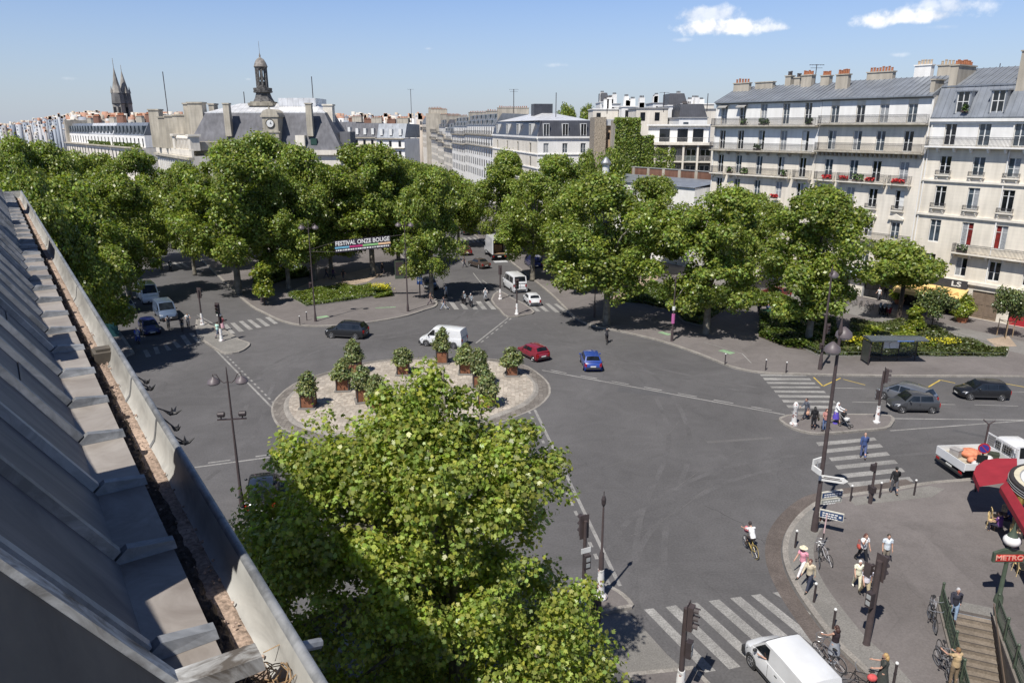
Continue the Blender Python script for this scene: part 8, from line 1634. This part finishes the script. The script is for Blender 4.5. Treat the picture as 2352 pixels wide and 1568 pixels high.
for i, (u, v, rz) in enumerate([(2276,1212,.8),(2283,1200,1.2),(2310,1190,2),(2328,1240,.6),(2334,1222,1.4),(2342,1300,2.2),(2338,1312,.4),(2345,1322,1)]):
    cafe_chair(u, v, rz, ['outermost','second','shaded inner','chair behind the globe lamp,','fourth','chair right of the sign,','chair below the sign,','lowest'][i]+' rattan cafe chair near the metro sign')
for i, (u, v) in enumerate([(2298,1208),(2320,1262)]):
    p = P(u, v); o = empty('cafe_table', (p.x, p.y, PV), 0, ['small round cafe table under the red awning','small round cafe table behind the globe lamp'][i], 'table'); MB().lathe([(.32,.72),(.33,.75),(.01,.755)], (0,0,0), 16).build('table_top', M('table_dark', (.08,.05,.04)), o); MB().tube([(0,0,0),(0,0,.72)], .03, 6).lathe([(.22,0),(.2,.03)], (0,0,0), 12).build('base', metal_dark, o)
person(P(2292,1225), radians(120), 'person in purple seated under the red awning', (.14,.05,.2), (.03,.03,.05), pose='sit', z=PV, fine=False); person(P(2316,1210), radians(150), 'person in navy seated inside the cafe shade', (.03,.05,.16), (.03,.03,.05), pose='sit', z=PV, fine=False); person(P(2335,1265), radians(110), 'dark dressed person seated at the cafe behind the lamp', (.03,.03,.03), (.03,.03,.03), pose='sit', z=PV, fine=False)
# recycle bins etc. on left kerb
p = P(252, 770); o = empty('news_kiosk', (p.x, p.y, PV), BA, 'teal kiosk in the shade at the edge of our gutter', 'kiosk'); MB().box(-1,-.8,0,1,.8,2.4).build('body', M('teal_kiosk', (.02,.09,.10)), o); MB().box(-1.2,-1,2.4,1.2,1,2.55).build('roof', metal_dark, o)
# ---------------------------------------------------------------- our own building: zinc mansard, ledge and gutter
RB = empty('zinc_roof_building', (0, 0, 0), atan2(SS.y, SS.x), 'grey zinc mansard roof with ledge and gutter running along the left foreground', 'building')
D_ = 1.55; ZL = HC-D_; TE = 21.8
def zmat(name, c1, c2, rough, scale, metal=.3, stretch=(1,1,1)):
    m = bpy.data.materials.new(name); m.use_nodes = True; nt = m.node_tree; N = nt.nodes; L = nt.links; b = N['Principled BSDF']; b.inputs['Roughness'].default_value = rough; b.inputs['Metallic'].default_value = metal
    tc = N.new('ShaderNodeTexCoord'); mp = N.new('ShaderNodeMapping'); mp.inputs['Scale'].default_value = stretch; L.new(tc.outputs['Object'], mp.inputs[0])
    n = N.new('ShaderNodeTexNoise'); n.inputs['Scale'].default_value = scale; n.inputs['Detail'].default_value = 8; n.inputs['Roughness'].default_value = .65; n.inputs['Distortion'].default_value = 1.6; L.new(mp.outputs[0], n.inputs['Vector'])
    n2 = N.new('ShaderNodeTexNoise'); n2.inputs['Scale'].default_value = scale*.22; n2.inputs['Detail'].default_value = 4; L.new(tc.outputs['Object'], n2.inputs['Vector'])
    ad = N.new('ShaderNodeMath'); ad.operation = 'ADD'; L.new(n.outputs['Fac'], ad.inputs[0]); L.new(n2.outputs['Fac'], ad.inputs[1])
    cr = N.new('ShaderNodeValToRGB'); cr.color_ramp.elements[0].position = .78/2; cr.color_ramp.elements[1].position = 1.22/2; cr.color_ramp.elements[0].color = c1+(1,); cr.color_ramp.elements[1].color = c2+(1,)
    hf = N.new('ShaderNodeMath'); hf.operation = 'MULTIPLY'; hf.inputs[1].default_value = .5; L.new(ad.outputs[0], hf.inputs[0]); L.new(hf.outputs[0], cr.inputs[0]); L.new(cr.outputs[0], b.inputs['Base Color'])
    n3 = N.new('ShaderNodeTexNoise'); n3.inputs['Scale'].default_value = scale*14; L.new(tc.outputs['Object'], n3.inputs['Vector']); bp = N.new('ShaderNodeBump'); bp.inputs['Strength'].default_value = .12; bp.inputs['Distance'].default_value = .004; L.new(n3.outputs['Fac'], bp.inputs['Height']); L.new(bp.outputs['Normal'], b.inputs['Normal'])
    return m
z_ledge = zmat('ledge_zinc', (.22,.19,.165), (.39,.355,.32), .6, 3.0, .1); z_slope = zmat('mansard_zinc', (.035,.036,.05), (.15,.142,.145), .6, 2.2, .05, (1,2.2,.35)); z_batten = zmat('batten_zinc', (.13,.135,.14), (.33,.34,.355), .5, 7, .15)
z_gut = zmat('gutter_zinc', (.28,.275,.26), (.50,.495,.465), .5, 5, .1, (1,.5,1)); silt = two_scale('gutter_silt', (.36,.27,.21), big=.25, small=.45, bs=2.5, ss=60, bump=1.0); shade_dirt_m = two_scale('gutter_shade_dirt', (.085,.065,.05), big=.4, small=.5, bs=6, ss=50, bump=1.0)
peel = zmat('peeling_paint', (.10,.085,.07), (.66,.67,.66), .8, 14, 0, (.4,1,.4)); wood_g = zmat('weathered_board', (.07,.06,.05), (.15,.13,.105), .8, 2, 0, (1,.3,1))
S0, S1, S2 = .155, .342, .558
MB().box(-14,-25,0,.30,TE,ZL-.35).build('wall', cream, RB); MB().box(-.3,-25,ZL-.55,.36,TE+.1,ZL-.2).box(-.3,-25,ZL-.85,.31,TE+.05,ZL-.55).build('cornice', cream, RB)
ZT = 24.2; ST = S0-(ZT-ZL)/1.56
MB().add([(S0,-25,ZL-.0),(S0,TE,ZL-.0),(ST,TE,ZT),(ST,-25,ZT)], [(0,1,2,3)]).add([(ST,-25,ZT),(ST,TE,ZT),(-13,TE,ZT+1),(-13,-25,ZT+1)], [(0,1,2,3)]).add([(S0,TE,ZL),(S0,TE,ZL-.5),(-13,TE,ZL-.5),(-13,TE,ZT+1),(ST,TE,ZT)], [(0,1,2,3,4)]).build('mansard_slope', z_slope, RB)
MB().box(S0-.25,-25,ZL-.2,S1,TE,ZL).build('ledge', z_ledge, RB)
sdir = Vector((ST-S0, 0, ZT-ZL)).normalized(); snrm = Vector((sdir.z, 0, -sdir.x)) 
rb = random.Random(12)
for k in range(-8, 32):
    t0 = D_*(1.397+.405*k)
    if t0 > TE-.1: break
    w_ = .026; hh = .034; j = rb.uniform(-.012,.012); t0 += j
    m_ = MB()
    # batten up the slope
    a = Vector((S0,0,ZL)); b = Vector((ST,0,ZT)); n_ = snrm*hh
    for (p_, q_) in (((a+sdir*.03),b),):
        V = [(p_.x,t0-w_*1.15,p_.z),(p_.x,t0+w_*1.15,p_.z),(p_.x+n_.x,t0+w_*.75,p_.z+n_.z),(p_.x+n_.x,t0-w_*.75,p_.z+n_.z),(q_.x,t0-w_*1.15,q_.z),(q_.x,t0+w_*1.15,q_.z),(q_.x+n_.x,t0+w_*.75,q_.z+n_.z),(q_.x+n_.x,t0-w_*.75,q_.z+n_.z)]
        m_.add(V, [(0,1,2,3),(0,4,5,1),(1,5,6,2),(2,6,7,3),(3,7,4,0)])
    x1 = S1+.012; zt_ = ZL+.03
    m_.add([(S0-.03,t0-w_*1.3,ZL+.001),(x1,t0-w_*1.3,ZL+.001),(x1,t0+w_*1.3,ZL+.001),(S0-.03,t0+w_*1.3,ZL+.001),(S0+.035,t0-w_*.8,zt_+.02),(x1-.004,t0-w_*.8,zt_),(x1-.004,t0+w_*.8,zt_),(S0+.035,t0+w_*.8,zt_+.02)], [(0,1,5,4),(1,2,6,5),(2,3,7,6),(3,0,4,7),(4,5,6,7)])
    m_.build('batten', z_batten, RB)
    # sheet joint across the slope in this bay
    q = a+sdir*rb.uniform(.35,.9); MB().add([(q.x,t0+.04,q.z),(q.x,t0+.58,q.z),(q.x+snrm.x*.006+sdir.x*.02,t0+.58,q.z+snrm.z*.006+sdir.z*.02),(q.x+snrm.x*.006+sdir.x*.02,t0+.04,q.z+snrm.z*.006+sdir.z*.02),(q.x+snrm.x*.006,t0+.04,q.z+snrm.z*.006),(q.x+snrm.x*.006,t0+.58,q.z+snrm.z*.006)], [(4,5,2,3),(0,1,5,4)]).build('sheet_joint', z_slope, RB)
# gutter
prof = [(S1-.004,ZL-.01),(S1-.002,ZL-.13),(S1+.02,ZL-.155),(S1+.10,ZL-.16),(S1+.135,ZL-.145),(S1+.16,ZL-.11),(S1+.172,ZL-.06),(S2-.035,ZL-.01),(S2-.03,ZL+.004)]
rim = [(S2-.03,ZL+.004),(S2-.026,ZL+.016),(S2-.013,ZL+.022),(S2,ZL+.017),(S2+.006,ZL+.002),(S2,ZL-.014),(S2-.012,ZL-.018)]
def extr(pr_, t0, t1, n=1):
    V = []; m = len(pr_)
    for i in range(n+1):
        t = t0+(t1-t0)*i/n
        V += [(s, t, z) for s, z in pr_]
    return V, [(i*m+j, i*m+j+1, (i+1)*m+j+1, (i+1)*m+j) for i in range(n) for j in range(m-1)]
gm = MB()
for V, F__ in (extr(prof, -3, TE+.3, 20),): gm.add(V, F__)
out_ = [(s+.006, z-.008) for s, z in prof[2:]]; V, F__ = extr(out_, -3, TE+.3, 20); gm.add(V, [tuple(reversed(f)) for f in F__]); g_o = gm.build('gutter', z_gut, RB, smooth=True)
V, F__ = extr(rim, -3, TE+.3, 20); MB().add(V, F__).build('gutter_rim', z_batten, RB, smooth='all')
MB().box(S1,TE+.28,ZL-.16,S2,TE+.3,ZL+.01).build('gutter_end', z_gut, RB)
# silt with a rough upper surface
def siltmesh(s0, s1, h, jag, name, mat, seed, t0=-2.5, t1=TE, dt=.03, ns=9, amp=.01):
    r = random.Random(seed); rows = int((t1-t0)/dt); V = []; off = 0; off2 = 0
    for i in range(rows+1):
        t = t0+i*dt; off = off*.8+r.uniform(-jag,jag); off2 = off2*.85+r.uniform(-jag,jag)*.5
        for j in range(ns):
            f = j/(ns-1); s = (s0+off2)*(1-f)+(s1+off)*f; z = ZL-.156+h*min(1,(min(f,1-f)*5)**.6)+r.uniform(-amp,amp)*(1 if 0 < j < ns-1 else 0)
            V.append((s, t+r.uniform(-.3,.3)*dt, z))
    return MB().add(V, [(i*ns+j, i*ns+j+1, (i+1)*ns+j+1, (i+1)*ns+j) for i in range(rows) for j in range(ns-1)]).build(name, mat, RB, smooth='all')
siltmesh(S1+.02, S1+.15, .018, .0012, 'gutter_silt', silt, 3, amp=.003, dt=.05); siltmesh(S1+.002, S1+.082, .04, .007, 'gutter_shade_band', shade_dirt_m, 4, amp=.011, dt=.018)  # dark dirt band along the ledge; the ledge's shadow is put into its colour
m_ = MB(); rq = random.Random(8)
for i in range(420):
    t = 1.4+rq.random()**2*14; s = rq.uniform(S1+.01, S1+.14); m_.ball((s,t,ZL-.125+rq.random()*.01), rq.uniform(.003,.009), 5, 3)
m_.build('grit', M('grit', (.40,.30,.24), var=.5, scale=40), RB)
for t in (4.15, 5.0, 8.4, 12.6, 16.6):     # soldered joints and straps
    pr2 = [(s-.002 if i > 3 else s, z+.003) for i, (s, z) in enumerate(prof)]; V, F__ = extr(pr2, t, t+.035); MB().add(V, F__).build('gutter_joint', z_batten, RB)
MB().box(S1+.06,5.92,ZL-.155,S2-.03,6.1,ZL-.05).box(S1+.08,5.96,ZL-.05,S2-.03,6.06,ZL-.03).build('gutter_stop', wood_g, RB)
hole = MB(); 
Ph = Vector((S1+.197, 1.80, ZL-.035)); sl_ = Vector((.045/.08,0,1)).normalized()
prh = [(Ph + Vector((0,1,0))*(.028*cos(a)) + sl_*(.036*sin(a)) + Vector((-.004,0,.003))) for a in [2*pi*i/20 for i in range(20)]]
MB().add([tuple(p) for p in prh], [tuple(range(20))]).build('overflow_hole', M('hole_dark', (.03,.03,.03)), RB)
MB().tube([(S2+.01,2.0,ZL-.05),(S2+.08,2.02,ZL-.08)], .018, 8).box(S2,1.98,ZL-.12,S2+.02,2.05,ZL-.04).build('gutter_bracket', z_batten, RB)
# weathered board and batten nearest to us
MB().add([(S0-.02,1.90,ZL+.005),(S1+.09,1.90,ZL+.0),(S1+.09,1.985,ZL+.0),(S0-.02,1.985,ZL+.005),(S0-.02,1.905,ZL+.06),(S1+.085,1.905,ZL+.045),(S1+.085,1.98,ZL+.045),(S0-.02,1.98,ZL+.06)], [(0,1,5,4),(1,2,6,5),(2,3,7,6),(3,0,4,7),(4,5,6,7)]).build('board', peel, RB)
a = Vector((S0,0,ZL)); q = a+sdir*2.2; n_ = snrm*.07
MB().add([(a.x,1.92,a.z),(a.x,1.99,a.z),(a.x+n_.x,1.985,a.z+n_.z),(a.x+n_.x,1.925,a.z+n_.z),(q.x,1.92,q.z),(q.x,1.99,q.z),(q.x+n_.x,1.985,q.z+n_.z),(q.x+n_.x,1.925,q.z+n_.z)], [(3,2,6,7),(1,5,6,2),(0,3,7,4),(0,1,2,3)]).build('board', peel, RB)
n2 = snrm*.05; MB().add([(a.x+n2.x,.2,a.z+n2.z),(a.x+n2.x,1.92,a.z+n2.z),(q.x+n2.x,1.92,q.z+n2.z),(q.x+n2.x,.2,q.z+n2.z)], [(0,1,2,3)]).build('weathered_panel', wood_g, RB)
# dormers standing on the slope (they throw the shadows across the ledge)
def dormer(t0, t1, sf, zt_):
    zf = ZL+(S0-sf)*1.56; bk = S0-(zt_-ZL)/1.56-.4
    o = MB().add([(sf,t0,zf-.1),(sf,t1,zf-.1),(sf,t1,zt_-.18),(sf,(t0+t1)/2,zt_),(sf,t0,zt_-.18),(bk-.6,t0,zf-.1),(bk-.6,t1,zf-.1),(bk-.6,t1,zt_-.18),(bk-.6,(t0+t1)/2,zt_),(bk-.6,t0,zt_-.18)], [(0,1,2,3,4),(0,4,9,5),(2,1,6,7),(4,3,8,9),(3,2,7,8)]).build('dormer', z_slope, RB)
    MB().box(sf,t0+.12,zf+.1,sf+.01,t1-.12,zt_-.35).build('dormer_window', panes[0], o); MB().box(sf,t0-.05,zt_-.2,sf+.08,t1+.05,zt_-.15).build('dormer_cornice', z_batten, o)
for a_ in ((2.3,3.35,-.19,21.22),(5.55,6.25,-.25,20.85),(8.4,8.9,-.3,20.85),(11.0,12.0,-.19,21.12),(14.4,15.0,-.3,20.9),(17.4,18.3,-.19,21.12),(-.75,.75,-.38,21.9)): dormer(*a_)
# twig nest in the gutter
nst = empty('bird_nest', W(1.93, .43, ZL-.1), 0, 'tangle of dry twigs lying in the gutter at the bottom', 'nest'); m_ = MB(); rq = random.Random(4)
for i in range(70):
    c = Vector((rq.gauss(0,.035), rq.gauss(0,.035), abs(rq.gauss(0,.02)))); d = Vector((rq.gauss(0,1), rq.gauss(0,1), rq.gauss(0,.6))).normalized()*.05; e = d.orthogonal().normalized()*rq.uniform(-.04,.04); m_.tube([c-d, c-d*.3+e, c+d*.3+e, c+d], .0022, 4)
m_.build('twigs', M('dry_twig', (.33,.22,.12), var=.4, scale=30), nst)
# spiked stars on the outer side of the gutter
for i, (u, v, z_) in enumerate([(396,948,ZL-.05),(345,893,ZL-.05),(425,1016,ZL-.05),(405,985,ZL-.08),(337,878,ZL-.05)]):
    p = G(u, v, z_); s_ = [.058,.04,.05,.03,.024][i]; o = empty('spike_star', (p.x, p.y, z_), i*.7, ['second and longest','upper','lowest','small third','topmost tiny'][i]+' black iron spike star outside the gutter', 'spike', 'black spike stars on the gutter edge')
    m_ = MB()
    for k in range(4): a = k*pi/2+.3*i; m_.tube([(0,0,0),(cos(a)*s_*.4,sin(a)*s_*.4,.0),(cos(a)*s_,sin(a)*s_,.02)], [.014,.009,.001], 5)
    m_.tube([(0,0,0),(0,0,s_*.6)], [.012,.001], 5).build('spikes', black_p, o); dv = W(0, S2) - Vector((0,0,0)); tgt = SS*(S2+.003-(p.x*SS.x+p.y*SS.y)); MB(Matrix.Rotation(-i*.7, 4, 'Z')).tube([(0,0,0),(tgt.x,tgt.y,.0+ZL-.0-z_)], .004, 4).build('stem', black_p, o)
